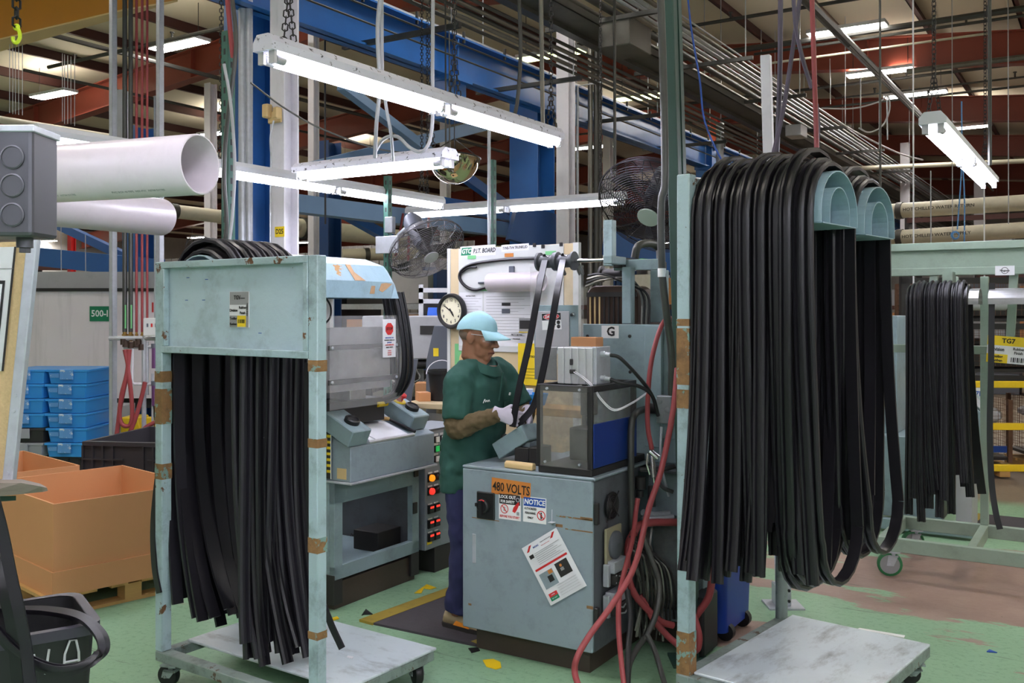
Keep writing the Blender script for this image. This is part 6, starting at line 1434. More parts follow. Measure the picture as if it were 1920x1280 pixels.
# ---------------------------------------------------------------- cardboard gaylords on pallets
def gaylord(name, label, N, rz, lx, ly, zb, zt, t_=.012):
    t = thing(name, label, 'box', (N[0], N[1], zb), rz); h = zt - zb
    for (x0, x1, y0, y1) in ((0, lx, 0, t_), (0, lx, ly - t_, ly), (0, t_, t_, ly - t_), (lx - t_, lx, t_, ly - t_)):
        MB().bx(x0, x1, y0, y1, 0, h).build('wall', 'card', t, smooth=0)
    MB().bx(t_, lx - t_, t_, ly - t_, 0, .01).build('bottom', 'cardin', t, smooth=0)
    for (x0, x1, y0, y1) in ((-.01, lx + .01, -.011, -.001), (-.011, -.001, -.001, ly + .01)):
        MB().bx(x0, x1, y0, y1, -.004, .135).build('tray_band', 'card', t, smooth=0)
    return t
def pallet(label, N, rz, lx, ly):
    t = thing('pallet', label, 'pallet', (N[0], N[1], 0), rz)
    for i in range(3): y = ly * (.02 + .43 * i); MB().bx(0, lx, y, y + .1, 0, .018).build('bottom_board', 'wood', t, smooth=0)
    for i in range(3):
        for j in range(3): MB().bx(lx * .45 * i, lx * .45 * i + .1, ly * (.02 + .43 * j), ly * (.02 + .43 * j) + .1, .018, .105).build('block', 'wood', t, smooth=0)
    for i in range(6): x = (lx - .1) * i / 5; MB().bx(x, x + .1, 0, ly, .105, .124).build('top_board', 'wood', t, smooth=0)
    return t
GN = (-2.508, 5.25); pallet('wooden pallet under the big open cardboard box', (GN[0] - .03, GN[1] - .02), RAD(47), 1.0, 1.05)
gaylord('cardboard_box', 'big open brown cardboard box on the pallet behind the left trolley', GN, RAD(47), .86, 1.02, .128, .635)
gaylord('cardboard_box', 'second open cardboard box behind the leaning board', (-3.52, 6.02), RAD(47), .8, 1.0, .128, .63); pallet('wooden pallet under the second cardboard box', (-3.54, 6.0), RAD(47), .9, 1.02)
# black bulk crate
t = thing('bulk_crate', 'charcoal ribbed bulk crate behind the cardboard box', 'crate', (-2.98, 7.05, 0), RAD(-9))
def ribwall(x0, x1, y, z0, z1, nm='wall'):
    b = MB(); b.bx(x0, x1, y, y + .025, z0, z1); b.bx(x0, x1, y - .02, y, z1 - .03, z1); b.bx(x0, x1, y - .02, y, z0, z0 + .03)
    w = b.build(nm, 'darkcont', t, smooth=0)
    n = 16
    for i in range(n + 1):
        x = x0 + (x1 - x0) * i / n
        if i in (4, 5, 11, 12): continue
        MB().bx(x - .006, x + .006, y - .02, y, z0 + .03, z1 - .03).build('rib', 'darkcont', w, smooth=0)
    for zz in (.33, .66):
        for (a, c) in ((0, .25), (.4, .6), (.75, 1)): MB().bx(x0 + (x1 - x0) * a, x0 + (x1 - x0) * c, y - .018, y, z0 + (z1 - z0) * zz - .006, z0 + (z1 - z0) * zz + .006).build('rib', 'darkcont', w, smooth=0)
ribwall(-.18, 1.1, 0, .35, .73)
MB().bx(-.18, 1.1, 0, .9, .1, .35).build('base', 'darkcont', t, smooth=0)
for (x0, x1, y0, y1) in ((-.18, -.15, .025, .9), (1.07, 1.1, .025, .9), (-.15, 1.07, .87, .9)): MB().bx(x0, x1, y0, y1, .35, .73).build('wall', 'darkcont', t, smooth=0)
for (x0, y0) in ((-.15, .05), (.95, .05), (-.15, .75), (.95, .75)): MB().bx(x0, x0 + .12, y0, y0 + .12, 0, .1).build('foot', 'darkcont', t, smooth=0)
# totes on a black plastic pallet
TL = W(75, 580, 9.0)
t = thing('plastic_pallet', 'charcoal plastic pallet under the two stacks of blue totes', 'pallet', (TL.x + .3, 9.2, 0), RAD(-6))
MB().bx(-.75, .85, -.35, .4, .22, .35).build('deck', 'darkcont', t, smooth=0); 
for x in (-.7, 0, .68): MB().bx(x, x + .14, -.33, .38, 0, .22).build('foot', 'darkcont', t, smooth=0)
for i in range(14): MB().bx(-.74 + i * .115, -.72 + i * .115, -.36, -.35, .24, .33).build('rib', 'dark', t, smooth=0)
def tote(pos, rz, m, label, tagm='bluetag'):
    t = thing('tote', label, 'tote', pos, rz, 'stacked plastic totes'); w, d, h = .19, .28, .133
    MB().loft([ring(w * .9, d * .94, .0, .02, 3), ring(w * .97, d, h * .8, .02, 3)]).build('body', m, t, smooth=30)
    MB().bx(-w * 1.04, w * 1.04, -d * 1.03, d * 1.03, h * .8, h - .004).build('rim', m, t, smooth=0, bevel=.004)
    MB().bx(-.062, .062, -d * 1.03 - .014, -d * 1.03, h * .28, h - .006).build('card_pocket', tagm, t, smooth=0, bevel=.004)
    MB().bx(-w * .85, -.075, -d * .99 - .006, -d * .97, h * .42, h * .7).build('label', tagm, t, smooth=0)
for k, (px, n, nm) in enumerate(((74, 6, 'left'), (152, 6, 'right'))):
    p = W(px, 580, 9.05)
    for i in range(n):
        m, tg = ('bluetote', 'bluetag')
        if k == 0 and i == 0: m, tg = 'greytote', 'greytote'
        if k == 0 and i == 1: m, tg = 'blacktote', 'greytote'
        col = {'bluetote': 'blue', 'greytote': 'grey', 'blacktote': 'black'}[m]
        tote((p.x + .01 * (i % 2), p.y, .352 + i * .134), RAD(-4 + (i % 3)), m, f'{col} plastic tote, {ORDS[i]} from the bottom of the {nm} stack by the trailer', tg)
# white trailer with numbers
t = thing('white_trailer', 'long white trailer body with a green 500-I plate and red 14', 'trailer', (-5.9, 10.6, 0), RAD(0))
MB().bx(-2.2, 2.32, 0, 2.2, .72, 1.92).build('body', 'trailer', t, smooth=0)
MB().bx(-2.25, 2.36, -.03, 2.2, 1.9, 1.935).build('roof_edge', 'dark', t, smooth=0)
MB().bx(-2.2, 2.3, .1, 2.0, 1.935, 2.12).build('roof_clutter', 'lightgrey', t, smooth=0)
MB().bx(-2.2, 2.3, .12, .2, .60, .72).build('skirt', 'dark', t, smooth=0)
for x in (-1.9, 1.9): MB().bx(x - .1, x + .1, .3, 2, 0, .72).build('leg', 'shadow', t, smooth=0)
def tpx(px, py): p = W(px, py, 10.59); return p
sign(t, 'number_plate', Matrix.Translation(tpx(187, 588)) @ Matrix.Rotation(RAD(90), 4, 'X'), .225, .165, [('t', 0, 0, .1, '500-I', 'white', .02, .92)], 'greensign', 'green plate reading 500-I', .003)
b = MB(); b.text('14', .15, 0, Matrix.Translation(tpx(292, 577)) @ Matrix.Rotation(RAD(90), 4, 'X'), bold=.02, sx=.9); b.build('red_numerals', 'redprint', t, world=True, smooth=0)
for i, (px, py, w, h, m, lab) in enumerate(((205, 785, .22, .42, 'lightgrey', 'pair of grey cabinets under the trailer edge'),)):
    p = W(px, 580, 9.9); t2 = thing('floor_cabinet', lab, 'cabinet', (p.x, p.y, 0)); 
    for z0 in (.02, .37): MB().bx(-w / 2 - .1, w / 2, 0, .4, z0, z0 + .33).build('unit', 'lightgrey', t2, smooth=0, bevel=.005)
p = W(248, 580, 9.6); o = MB().prism([(p.x - .12, p.y, .02), (p.x + .1, p.y, .02), (p.x + .14, p.y, .3), (p.x + .05, p.y, .62), (p.x - .12, p.y, .62)], (0, .3, 0)).build('floor_machine', 'yellow', smooth=0, bevel=.01); tag(o, 'yellow floor machine behind the red hose loops', 'machine')
p = W(277, 580, 9.6); o = MB().bx(p.x - .03, p.x + .03, p.y, p.y + .1, .42, .62).bx(p.x - .06, p.x + .06, p.y, p.y + .12, .3, .42).build('yellow_valve', 'yellow', smooth=0, bevel=.01); o.data; tag(o, 'small yellow valve unit right of the yellow floor machine', 'valve')
MB().bx(p.x - .1, p.x + .1, p.y - .02, p.y + .14, 0, .3).build('stand', 'shadow', o, smooth=0)
# drop station: struts, dark and red drops, manifold
DY = 8.2
for i, (px, pyb, lab) in enumerate(((212, 830, 'galvanised strut post left of the dark drop hoses'), (300, 700, 'galvanised strut post right of the red drop hoses'))):
    strut(lab, px, -60, fy(DY), DY, .046, 'galv', holes=False)
o = MB().bx(-.05, .05, -.0, .1, 0, .42).build('pipe_stub', 'whitewash', loc=W(224, 258, 8.4), smooth=0); tag(o, 'white stub post between the strut and dark hoses', 'post')
for i, (px, r, m) in enumerate(((234, .02, 'conduitdk'), (245, .019, 'conduitdk'), (256, .0115, 'redhose'), (266.5, .0115, 'redhose'), (276, .0105, 'redhose'))):
    pyb = 622 if i < 4 else 598
    t = thing('drop_hose', ('thick dark drop hose on the left, first of the row', 'thick dark drop hose second in the row', 'red drop hose nearest the dark ones', 'middle red drop hose', 'red drop hose ending at the white control box')[i], 'hose', W(px, pyb, DY))
    MB().cyl(W(px, -60, DY), W(px, pyb, DY), r, 10).build('hose', m, t, world=True)
    MB().cyl(W(px, pyb, DY), W(px, pyb + 18, DY), r * .9, 8).cyl(W(px, pyb + 4, DY), W(px, pyb + 9, DY), r * 1.3, 6).build('brass_fitting', mat('brass', (176, 140, 80), .35, .8), t, world=True)
    if i < 2: MB().bx(r * .6, r * .6 + .012, -r - .012, -r - .008, .03, .23).build('green_tag', 'greenplate', t, smooth=0)
mn = thing('air_manifold', 'pipework rack with valves and purple bowls beside the trailer', 'pipework', W(255, 640, 8.1))
def mt(nm, m, pts, r): MB().tube([W(x, y, 8.1) for x, y in pts], r, 8).build(nm, m, mn, world=True)
mt('header_bar', 'galv', [(205, 634), (302, 634)], .02); mt('pipe', 'galv', [(232, 652), (298, 650)], .012); mt('pipe', 'whitewash', [(248, 652), (248, 716), (252, 720), (290, 720)], .013)
mt('pipe', 'galv', [(270, 630), (270, 815)], .02); mt('pipe', 'galv', [(276, 640), (276, 740)], .014); mt('pipe', 'galv', [(286, 700), (286, 812)], .010)
mt('pipe', 'yellow', [(296, 728), (294, 810)], .018)
for x, y in ((236, 644), (246, 646), (256, 644), (266, 650), (232, 640), (260, 640)): mt('valve', 'browniron', [(x, y - 5), (x, y + 6)], .03)
for y0, y1 in ((652, 690), (722, 760)):
    mt('filter_bowl', 'purple', [(291, y0), (291, y1)], .03); mt('filter_head', 'slate', [(291, y0 - 8), (291, y0)], .036)
o = MB().bx(-.075, .075, 0, .08, -.075, .075).build('control_box', 'boardwhite', loc=W(285, 613, 8.0), smooth=0, bevel=.005); tag(o, 'white control box with three small labels on the drop rack', 'control box')
for i in range(3): MB().bx(-.045 + .035 * i, -.03 + .035 * i, -.002, 0, .0, .03).build('label', 'redprint' if i % 2 else 'slate', o, smooth=0)
for i, pts in enumerate(([(234, 655), (240, 690), (232, 730), (224, 775), (230, 796), (244, 796), (248, 770), (244, 720), (240, 690), (242, 655)], [(243, 655), (238, 700), (228, 740), (222, 790), (218, 820)], [(272, 716), (264, 750), (252, 790), (238, 822)], [(293, 790), (275, 800), (262, 812)])):
    hose(f'thin red hose at the drop rack, {("the big loop", "behind the big loop", "slanting right of the loop", "low on the right")[i]}', [W(x, y, 8.0) for x, y in pts], .018, 'redhose', 'red_hose', 5)
# ---------------------------------------------------------------- right side: seal rack, press, cages, rails
RB = Loc(Vector((2.55, 6.45, 0)), RZ)
def rb(nm, m, *a, bevel=.003): return MB().bx(*a).build(nm, m, rr_, smooth=0, bevel=bevel)
rr_ = thing('seal_rack', 'long pale green rolling rack behind the right trolley', 'rack', RB.o, RZ)
zt_, zb2 = RB.z(458, 0, 0), RB.z(518, 0, 0)
xe = 1.75
rb('top_beam', 'tealrack', -.35, xe, 0, .012, zb2, zt_)
rb('beam_flange', 'tealrack', -.35, xe, -.03, .0, zt_ - .05, zt_); rb('beam_flange', 'tealrack', -.35, xe, -.03, .0, zb2, zb2 + .05)
rb('cross_rail', 'tealrack', -.35, RB.x(1863, 0), -.02, .02, RB.z(660, 0, 0), RB.z(645, 0, 0))
xs = RB.x(1741, .03)
b = MB(); b.bar((RB.x(1738, .0), .0, RB.z(640, .1, 0)), (RB.x(1752, .0), .0, zb2), .05, .04); b.build('raking_post', 'tealrack', rr_, smooth=0)
b = MB(); b.bar((RB.x(1893, .02), .02, 1.42), (RB.x(1901, .02), .02, zb2), .05, .04); b.build('raking_post', 'tealrack', rr_, smooth=0)
for xx in (-.3, xe - .05): rb('post', 'tealrack', xx, xx + .05, .1, .15, .14, zb2)
x, z = RB.onx(1884, 507, -.031); sign(rr_, 'oval_label', RB.front(x, -.031, z), .11, .06, [('ring', 0, 0, .018, .021, 'blackprint'), ('t', 0, 0, .018, 'Nagano', 'blackprint', .02)], 'paper', 'small oval label on the beam', .002)
zf = .16
for (x0, x1, y0, y1) in ((-.02, xe, -.36, -.31), (-.02, xe, .36, .41), (-.02, .03, -.31, .36), (.5, .55, -.31, .36), (xe - .05, xe, -.31, .36)): rb('base_rail', 'tealrack', x0, x1, y0, y1, zf, zf + .085)
for xx in (.5, xe - .05): rb('post', 'tealrack', xx, xx + .05, .36, .41, zf + .085, zb2)
for (x, y, a) in ((.07, -.33, 15), (.09, .38, 25), (1.5, -.33, 20), (1.5, .38, 20)):
    caster(rr_, x, y, zf, .075, mat('grey caster', (150, 150, 154), .4, .2), 'greenwheel', RAD(a), 'galv')
for k, px in enumerate((1704, 1856)):
    x0 = RB.x(px, -.16); o = saddle(rr_, 'saddle', 'steel', 0, 0, -(.42 if k == 0 else .26), 0, .12, .08, .02, False); o.location = (x0, -.15, zb2 - .17); o.rotation_euler = (0, 0, RAD(90))
    MB().bx(x0 + .2, x0 + .26, -.16, .0, zb2 - .1, zb2 + .02).build('saddle_arm', 'tealrack', rr_, smooth=0)
sg = [('r', -.12, .025, .12, .085, 'yellowsign'), ('r', -.12, -.085, -.0, -.03, 'yellowsign'), ('t', 0, .055, .04, 'TG7', 'blackprint', .03), ('t', -.06, 0, .03, 'Division', 'blackprint', .03, .8), ('t', .06, .008, .024, 'Rubber', 'blackprint', .03, .9), ('t', .06, -.017, .024, 'Finish', 'blackprint', .03, .9), ('t', -.06, -.045, .024, 'Tooling', 'blackprint', .03, .9), ('t', -.06, -.07, .024, 'Kanban', 'blackprint', .03, .9)] + [('r', .02 + .011 * i, -.075, .02 + .011 * i + .004 + .003 * (i % 2), -.045, 'blackprint') for i in range(9)]
x, z = RB.onx(1890, 656, -.04)
sign(rr_, 'yellow_label', RB.front(x, -.04, z) @ Matrix.Rotation(RAD(-4), 4, 'Z'), .24, .17, sg, 'paper', 'yellow and white rack label', .002)
rnd = random.Random(21); specs = []
FLX = 2.2; SBO = RB.w(RB.x(1706, -.16), -.15, 0)
for i in range(13):
    y = -.02 - .026 * i
    specs.append((drape(0, y, .12, .085, zb2 - .17, .35 + .3 * rnd.random(), .5 + .3 * rnd.random(), .003 + .014 * (i % 3), rnd, (-.06 + .06 * rnd.random(), -.06 * rnd.random() + .03 * (i < 3)), (.08 * rnd.random(), -.05)), rnd.choice(('rubber', 'rubber2', 'rubberin'))))
hang_strips(SBO, RZ + RAD(90), specs, lambda i: f'black seal on the pale green rack, {ORDS[i]} along its first saddle', 'seals hanging on the pale green rack', .05)
b = MB(); b.sweep(smooth_path([W(1860, 530, 5.95), W(1858, 700, 5.95), W(1856, 800, 5.95), W(1859, 900, 5.93), W(1867, 960, 5.9), W(1875, 992, 5.88)], 6), Vector((.9, -.4, 0)), seal_prof(.035)); tag(b.build('rubber_seal', 'rubber'), 'single long black seal hanging alone in front of the wire cages', 'rubber strip')
# strut post with base plate behind the right trolley
p0 = FL(1465, 1135); p1 = W(1436, 104, p0.y)
t = thing('strut_post', 'grey white strut post with bolted floor plate behind the right trolley', 'post', p0)
MB().bar(p0, p1, .055, .045, up=(.5, .85, 0)).build('channel', 'whitewash', t, world=True, smooth=0, bevel=.003)
MB().bx(-.09, .11, -.09, .09, 0, .01).build('base_plate', 'galv', t, smooth=0); MB().bx(-.045, .045, -.045, .045, .01, .13).build('post_base', 'galv', t, smooth=0, bevel=.004)
for x in (-.03, .03):
    for z in (.04, .1): MB().lathe([(.009, 0), (.009, .008), (0, .01)], 6, 0, Matrix.Translation((x, -.046, z)) @ Matrix.Rotation(RAD(90), 4, 'X')).build('bolt', 'dark', t)
p = FL(402, 1130); t = thing('strut_socket', 'galvanised floor foot of a strut behind the left trolley', 'floor socket', p)
MB().bx(-.09, .09, -.09, .09, 0, .01).build('base_plate', 'galv', t, smooth=0); MB().cyl((0, 0, .01), (0, 0, .1), .035, 14).build('socket', 'galv', t)
# press on the right, mostly behind the rack
RP = Loc(Vector((3.29, 7.22, 0)), RZ); t = thing('press_station', 'second blue green press station behind the pale green rack', 'machine', RP.o, RZ)
def rp(nm, m, *a): return MB().bx(*a).build(nm, m, t, smooth=0, bevel=.004)
rp('cabinet', 'tealmach', -.7, -.05, 0, .6, .1, .72); rp('column', 'tealmach', -.62, -.4, .15, .55, .72, 1.65); rp('white_panel', 'whitewash', -.14, -.0, .1, .13, .7, 1.9)
rp('post', 'tealrack', .0, .045, .1, .15, .7, 1.95)
b = MB(); b.prism([(.0, -.1, .72), (.22, -.1, .72), (.22, -.1, .95), (.06, -.1, 1.12), (.0, -.1, 1.12)], (0, .55, 0)); b.build('console', 'tealmach', t, smooth=0, bevel=.004)
b = MB(); b.prism([(.225, -.08, .955), (.225, -.08, .965), (.06, -.08, 1.135), (.06, -.08, 1.12)], (0, .3, 0)); b.build('console_glass', 'galv', t, smooth=0)
rp('console_lip', 'galv', -.02, .25, -.12, .47, .705, .72); rp('leg', 'lightgrey', .05, .16, -.05, .3, .06, .7); rp('floor_frame', 'tealmach', -.5, .2, -.12, -.05, .02, .1); rp('red_fire_sign', 'white', -.12, -.02, .095, .1, 1.35, 1.6)
MB().ell((-.06, .094, 1.5), (.02, .003, .05)).build('red_mark', 'redprint', t)
# green trimmed bracket on floor below
# wire cages in a rack, guard rails and pallets of film
def cage(name, label, pos, rz, w, d, h, m, cell=.05, r=.0022):
    t = thing(name, label, 'wire cage', pos, rz)
    for s, (p0, u, L) in enumerate((((0, 0, 0), Vector((1, 0, 0)), w), ((0, 0, 0), Vector((0, 1, 0)), d), ((w, 0, 0), Vector((0, 1, 0)), d), ((0, d, 0), Vector((1, 0, 0)), w))):
        b = MB(); p0 = Vector(p0); n = int(L / cell)
        for i in range(n + 1): b.tube([p0 + u * (L * i / n), p0 + u * (L * i / n) + Vector((0, 0, h))], r, 3, 0, False)
        n2 = int(h / cell)
        for i in range(n2 + 1): b.tube([p0 + Vector((0, 0, h * i / n2)), p0 + u * L + Vector((0, 0, h * i / n2))], r, 3, 0, False)
        o = b.build('wire_panel', m, t, smooth=0); o['kind'] = 'stuff'
    for (x, y) in ((0, 0), (w, 0), (0, d), (w, d)): MB().bx(x - .02, x + .02, y - .02, y + .02, -.08, h).build('corner_post', m, t, smooth=0)
    MB().bx(0, w, 0, d, -.06, -.03).build('floor_pan', 'dark', t, smooth=0)
    return t
kx = RAD(-8)
sh = thing('storage_rack', 'dark storage rack holding two tiers of wire cages', 'rack', (4.1, 9.75, 0), kx)
for z0 in (1.04, 1.56, 2.02): MB().bx(-.15, 3.4, -.05, -.0, z0 - .06, z0).build('beam', 'dark', sh, smooth=0)
for x in (-.15, 1.62, 3.3): MB().bx(x, x + .08, -.05, .05, 0, 2.1).build('upright', 'dark', sh, smooth=0)
for i, (x, z0, h) in enumerate(((.02, 1.13, .36), (1.75, 1.13, .36), (.02, 1.64, .34), (1.75, 1.64, .34))):
    px_ = Vector((4.1, 9.75, 0)) + Matrix.Rotation(kx, 3, 'Z') @ Vector((x, .02, z0))
    cage('wire_cage', f'rusty wire cage of dark parts on the {("lower", "upper")[i // 2]} tier, {("near the rack", "farther right")[i % 2]}', px_, kx, 1.5, .8, h, 'mesh')
    o = MB().bx(.1, 1.4, .12, .7, 0, h * .62).bx(.3, .9, .2, .6, h * .62, h * .8).build('part_heap', 'shadow', loc=px_ + Vector((0, 0, -.025)), rz=kx, smooth=0, bevel=.02); tag(o, f'dark parts heaped inside the {("lower", "upper")[i // 2]} wire cage, {("near the rack", "farther right")[i % 2]}', 'parts', 'parts in the wire cages')
t = thing('plastic_pipe', 'grey plastic pipe arm in front of the wire cages', 'pipe', W(1820, 570, 8.8)); mxp_ = Matrix.Rotation(RAD(90), 4, 'Y') @ Matrix.Rotation(RAD(8), 4, 'X')
MB().lathe([(.05, -.25), (.058, -.25), (.058, .3), (.05, .3), (.05, -.25)], 28, 0, mxp_).build('pipe', 'lightgrey', t)
for i, (py, X0) in enumerate(((720, 3.95), (799, 4.25), (876, 4.0))):
    z = CAMZ + (580 - py) / F * 9.3
    o = MB().bx(0, 3.2, -.03, .03, -.032, .032).build('guard_rail', 'yellow', loc=(X0 + .3, 9.3, z), rz=RAD(-3), smooth=0, bevel=.005); tag(o, ('top yellow guard rail before the film cages', 'middle yellow guard rail before the film cages', 'lowest yellow guard rail near the floor')[i], 'rail', 'yellow guard rails')
for X in (5.9, 7.5):
    o = MB().bx(-.05, .05, .035, .1, 0, 1.05).build('guard_post', 'yellow', loc=(X, 9.3, 0), smooth=0); tag(o, f'yellow post carrying the guard rails, {"first" if X < 6 else "second"} from the press', 'post')
for i, (X, w) in enumerate(((4.3, .72), (5.35, 1.0))):
    pos = Vector((X, 9.75, .24)); rz = RAD(-6)
    t = thing('pallet', f'low wooden pallet under the {("first", "second")[i]} film cage', 'pallet', (X - .05, 9.7, 0), rz)
    for j in range(3): MB().bx(j * w * .45, j * w * .45 + .1, 0, .8, .02, .1).build('block', 'wood', t, smooth=0)
    for j in range(5): MB().bx(0, w + .1, j * .17, j * .17 + .12, .1, .125).build('top_board', 'wood', t, smooth=0)
    cage('wire_cage', f'wire cage of crumpled clear film behind the yellow rails, {("first", "second")[i]} from the press', pos, rz, w, .75, .55, 'mesh', .055)
    rnd = random.Random(i)
    b = MB()
    for k in range(26): b.ell((rnd.uniform(.12, w - .12), rnd.uniform(.1, .6), rnd.uniform(.08, .62)), (rnd.uniform(.08, .17), .13, rnd.uniform(.05, .12)), 7, 5)
    o = b.build('film_heap', 'shrink', loc=pos, rz=rz, smooth=20); tag(o, f'heap of crumpled clear film in the {("first", "second")[i]} cage behind the rails', 'plastic film', kind='stuff')
    o = MB().bx(.03, w - .03, -.012, -.006, .02, .085).build('blue_strip', 'blueprint', loc=pos, rz=rz, smooth=0); tag(o, f'blue plastic strip low on the {("first", "second")[i]} film cage', 'strip')
o = MB().bx(-.16, .16, -.004, 0, -.13, .13).build('paper_sign', 'paper', loc=W(1822, 752, 9.2), smooth=0); tag(o, 'white paper sign on the film cage behind the top yellow rail', 'sign')
b = MB(); mf_ = Matrix.Translation((0, -.006, 0)) @ Matrix.Rotation(RAD(90), 4, 'X')
b.text('61667R', .07, 0, mf_ @ Matrix.Translation((0, .07, 0)), bold=.02); b.text('PRESS', .055, 0, mf_ @ Matrix.Translation((0, -.03, 0)), bold=.02); b.build('lettering', 'blueprint', o, smooth=0)
# blue bin behind the trolley
t = thing('recycling_bin', 'tall blue plastic bin on wheels behind the right trolley', 'bin', (1.06, 5.12, 0), RAD(-32))
b = MB(); b.loft([ring(.15, .2, .05, .04), ring(.17, .235, .86, .04), ring(.19, .255, .87, .04), ring(.19, .255, .9, .04), ring(.165, .23, .9, .04), ring(.14, .19, .1, .04)]); b.build('tub', 'bluebin', t)
for y in (-.13, .13): MB().cyl((.13, y - .02, .045), (.13, y + .02, .045), .045, 16).build('wheel', 'black', t)
b = MB(); b.text('RECYCLE', .06, 0, Matrix.Translation((.166, -.02, .5)) @ Matrix.Rotation(RAD(90), 4, 'Z') @ Matrix.Rotation(RAD(90), 4, 'X') @ Matrix.Rotation(RAD(90), 4, 'Z'), bold=.02); 
o = MB().prism([W(1364, 770, 6.0), W(1376, 770, 6.0), W(1376, 805, 6.0), W(1372, 890, 6.0), W(1367, 880, 6.0), W(1364, 800, 6.0)], (0, .04, 0)).build('yellow_flap', 'yellow', smooth=0); tag(o, 'yellow plastic flap glimpsed between the hanging seals', 'flap')
# floor mats and litter
def matq(label, pts, edge):
    t = thing('floor_mat', label, 'mat', (pts[0] + pts[2]) / 2)
    up = Vector((0, 0, .012)); c = sum(pts, Vector()) / 4
    inn = [p + (c - p) * .0 for p in pts]
    MB().prism(pts, up).build('pad', 'blackmat', t, world=True, smooth=0)
    for (a, b_) in edge:
        p, q = pts[a], pts[b_]; n = (c - (p + q) / 2); d = (q - p).normalized(); n = (n - d * n.dot(d)).normalized()
        MB().prism([p - n * .01, q - n * .01, q + n * .09, p + n * .09], up + Vector((0, 0, .002))).build('yellow_border', 'olive', t, world=True, smooth=0)
    return t
M['olive'] = mat('dirty yellow border', (150, 128, 46), .7, var=.15, grime=.5)
matq('charcoal floor mat with yellow edges under the worker', [FL(676, 1166), FL(885, 1090), FL(1075, 1160), FL(905, 1215)], ((0, 1), (2, 3)))
matq('dark floor mat with yellow edge by the film cages', [FL(1790, 992), FL(1826, 964), FL(2040, 985), FL(2040, 1010)], ((0, 1),))
matq('second dark mat behind the control panel', [FL(795, 1052), FL(900, 1030), FL(960, 1045), FL(880, 1066)], ((0, 3),))
for i, (pts, m, lab) in enumerate((([(905, 1238), (925, 1236), (938, 1242), (940, 1252), (930, 1255), (912, 1250)], 'yellow', 'torn yellow floor tape scrap by the grey cabinet'), ([(777, 1112), (800, 1096), (818, 1102), (806, 1105), (795, 1103), (790, 1112)], 'yellow', 'yellow corner tape on the floor by the press'), ([(620, 1160), (632, 1156), (636, 1160), (625, 1163)], 'yellow', 'tiny yellow scrap at the press corner'),
    ([(1607, 1180), (1612, 1178), (1697, 1192), (1695, 1196)], 'white', 'white tape strip on the green floor by the right trolley'), ([(678, 1154), (686, 1142), (699, 1152), (684, 1152)], 'black', 'black rubber offcut on the floor before the press'), ([(878, 1216), (896, 1214), (900, 1220), (884, 1224)], 'black', 'black rubber scrap at the edge of the worker mat'), ([(398, 1150), (412, 1145), (422, 1146), (415, 1151)], 'black', 'black rubber scrap under the left trolley seals'), ([(368, 1140), (388, 1136), (388, 1144), (372, 1146)], 'paper', 'crumpled white scrap by the strut foot'), ([(1850, 1222), (1855, 1218), (1870, 1224), (1858, 1223)], 'blueprint', 'tiny blue scrap on the worn floor'), ([(652, 1230), (663, 1229), (662, 1234)], 'paper', None))):
    if lab is None: continue
    o = MB().prism([FL(x, y, .001) for x, y in pts], (0, 0, .004)).build('tape' if 'tape' in lab else 'scrap', m, smooth=0); tag(o, lab, 'tape' if 'tape' in lab else 'scrap')
o = MB().prism([FL(652, 1229, .163), FL(663, 1231, .163), FL(661, 1235, .163), FL(650, 1232, .163)], (0, 0, .002)).build('scrap', 'paper', smooth=0); tag(o, 'small white scrap on the left trolley deck', 'scrap')
# ---------------------------------------------------------------- things beyond the worker
t = thing('bench', 'pale wooden workbench with acrylic box below behind the worker', 'table', W(812, 580, 7.2) * 1.0, RAD(-20)); t.location.z = 0
MB().bx(-.13, .5, -.25, .35, .98, 1.02).build('top', 'plywood', t, smooth=0, bevel=.004)
for x in (-.11, .46):
    for y in (-.22, .3): MB().bx(x, x + .045, y, y + .045, 0, .98).build('leg', 'plywood', t, smooth=0)
MB().bx(-.11, .3, -.24, -.235, .78, .95).bx(-.1, .3, .1, .105, .78, .95).build('acrylic_panel', 'smoky', t, smooth=0); MB().bx(-.12, .5, -.22, .3, .5, .53).build('lower_shelf', 'plywood', t, smooth=0)
bw = t.location
o = MB().lathe([(.085, 0), (.105, .2), (.112, .2), (.112, .215), (.105, .215), (.105, .23), (.1, .23), (.08, .01)], 24).build('bucket', 'black', loc=(bw.x + .07, bw.y - .02, 1.021)); tag(o, 'black plastic bucket with a wire handle on the bench', 'bucket')
MB().tube(arc((0, -.08, .2), .112, math.pi, 2 * math.pi, 14, (1, 0, 0), (0, -.45, -.9)), .004, 6).build('handle', 'whitewash', o)
for i, (dx, dz, w, h, m, lab) in enumerate(((-.07, 1.021, .045, .065, 'card', 'small cardboard box on the bench beside the bucket'), (-.08, 1.16, .0, 0, None, None))):
    if m: o = MB().bx(-w, w, -.06, .06, 0, h).build('carton', m, loc=(bw.x + dx, bw.y - .05, dz), smooth=0, rz=.3, bevel=.002); tag(o, lab, 'box')
p = W(778, 580, 8.0); o = MB().bx(-.11, .08, 0, .2, 0, .15).build('carton', 'card', loc=(p.x + .05, 8.6, .89), smooth=0, bevel=.003); tag(o, 'tan carton on the dark shelf below the grey machine', 'box')
t = thing('grey_machine', 'long pale grey machine with a dark window behind the bench', 'machine', W(748, 580, 8.9) * 1.0, RAD(-6)); t.location.z = 0
MB().bx(-.35, .62, 0, .7, 1.24, 1.64).build('hood', 'lightgrey', t, smooth=0, bevel=.01); MB().bx(.2, .52, -.008, .0, 1.47, 1.55).build('window', 'shadow', t, smooth=0); MB().bx(-.06, .05, -.008, .0, 1.44, 1.54).build('red_mark', 'redprint', t, smooth=0)
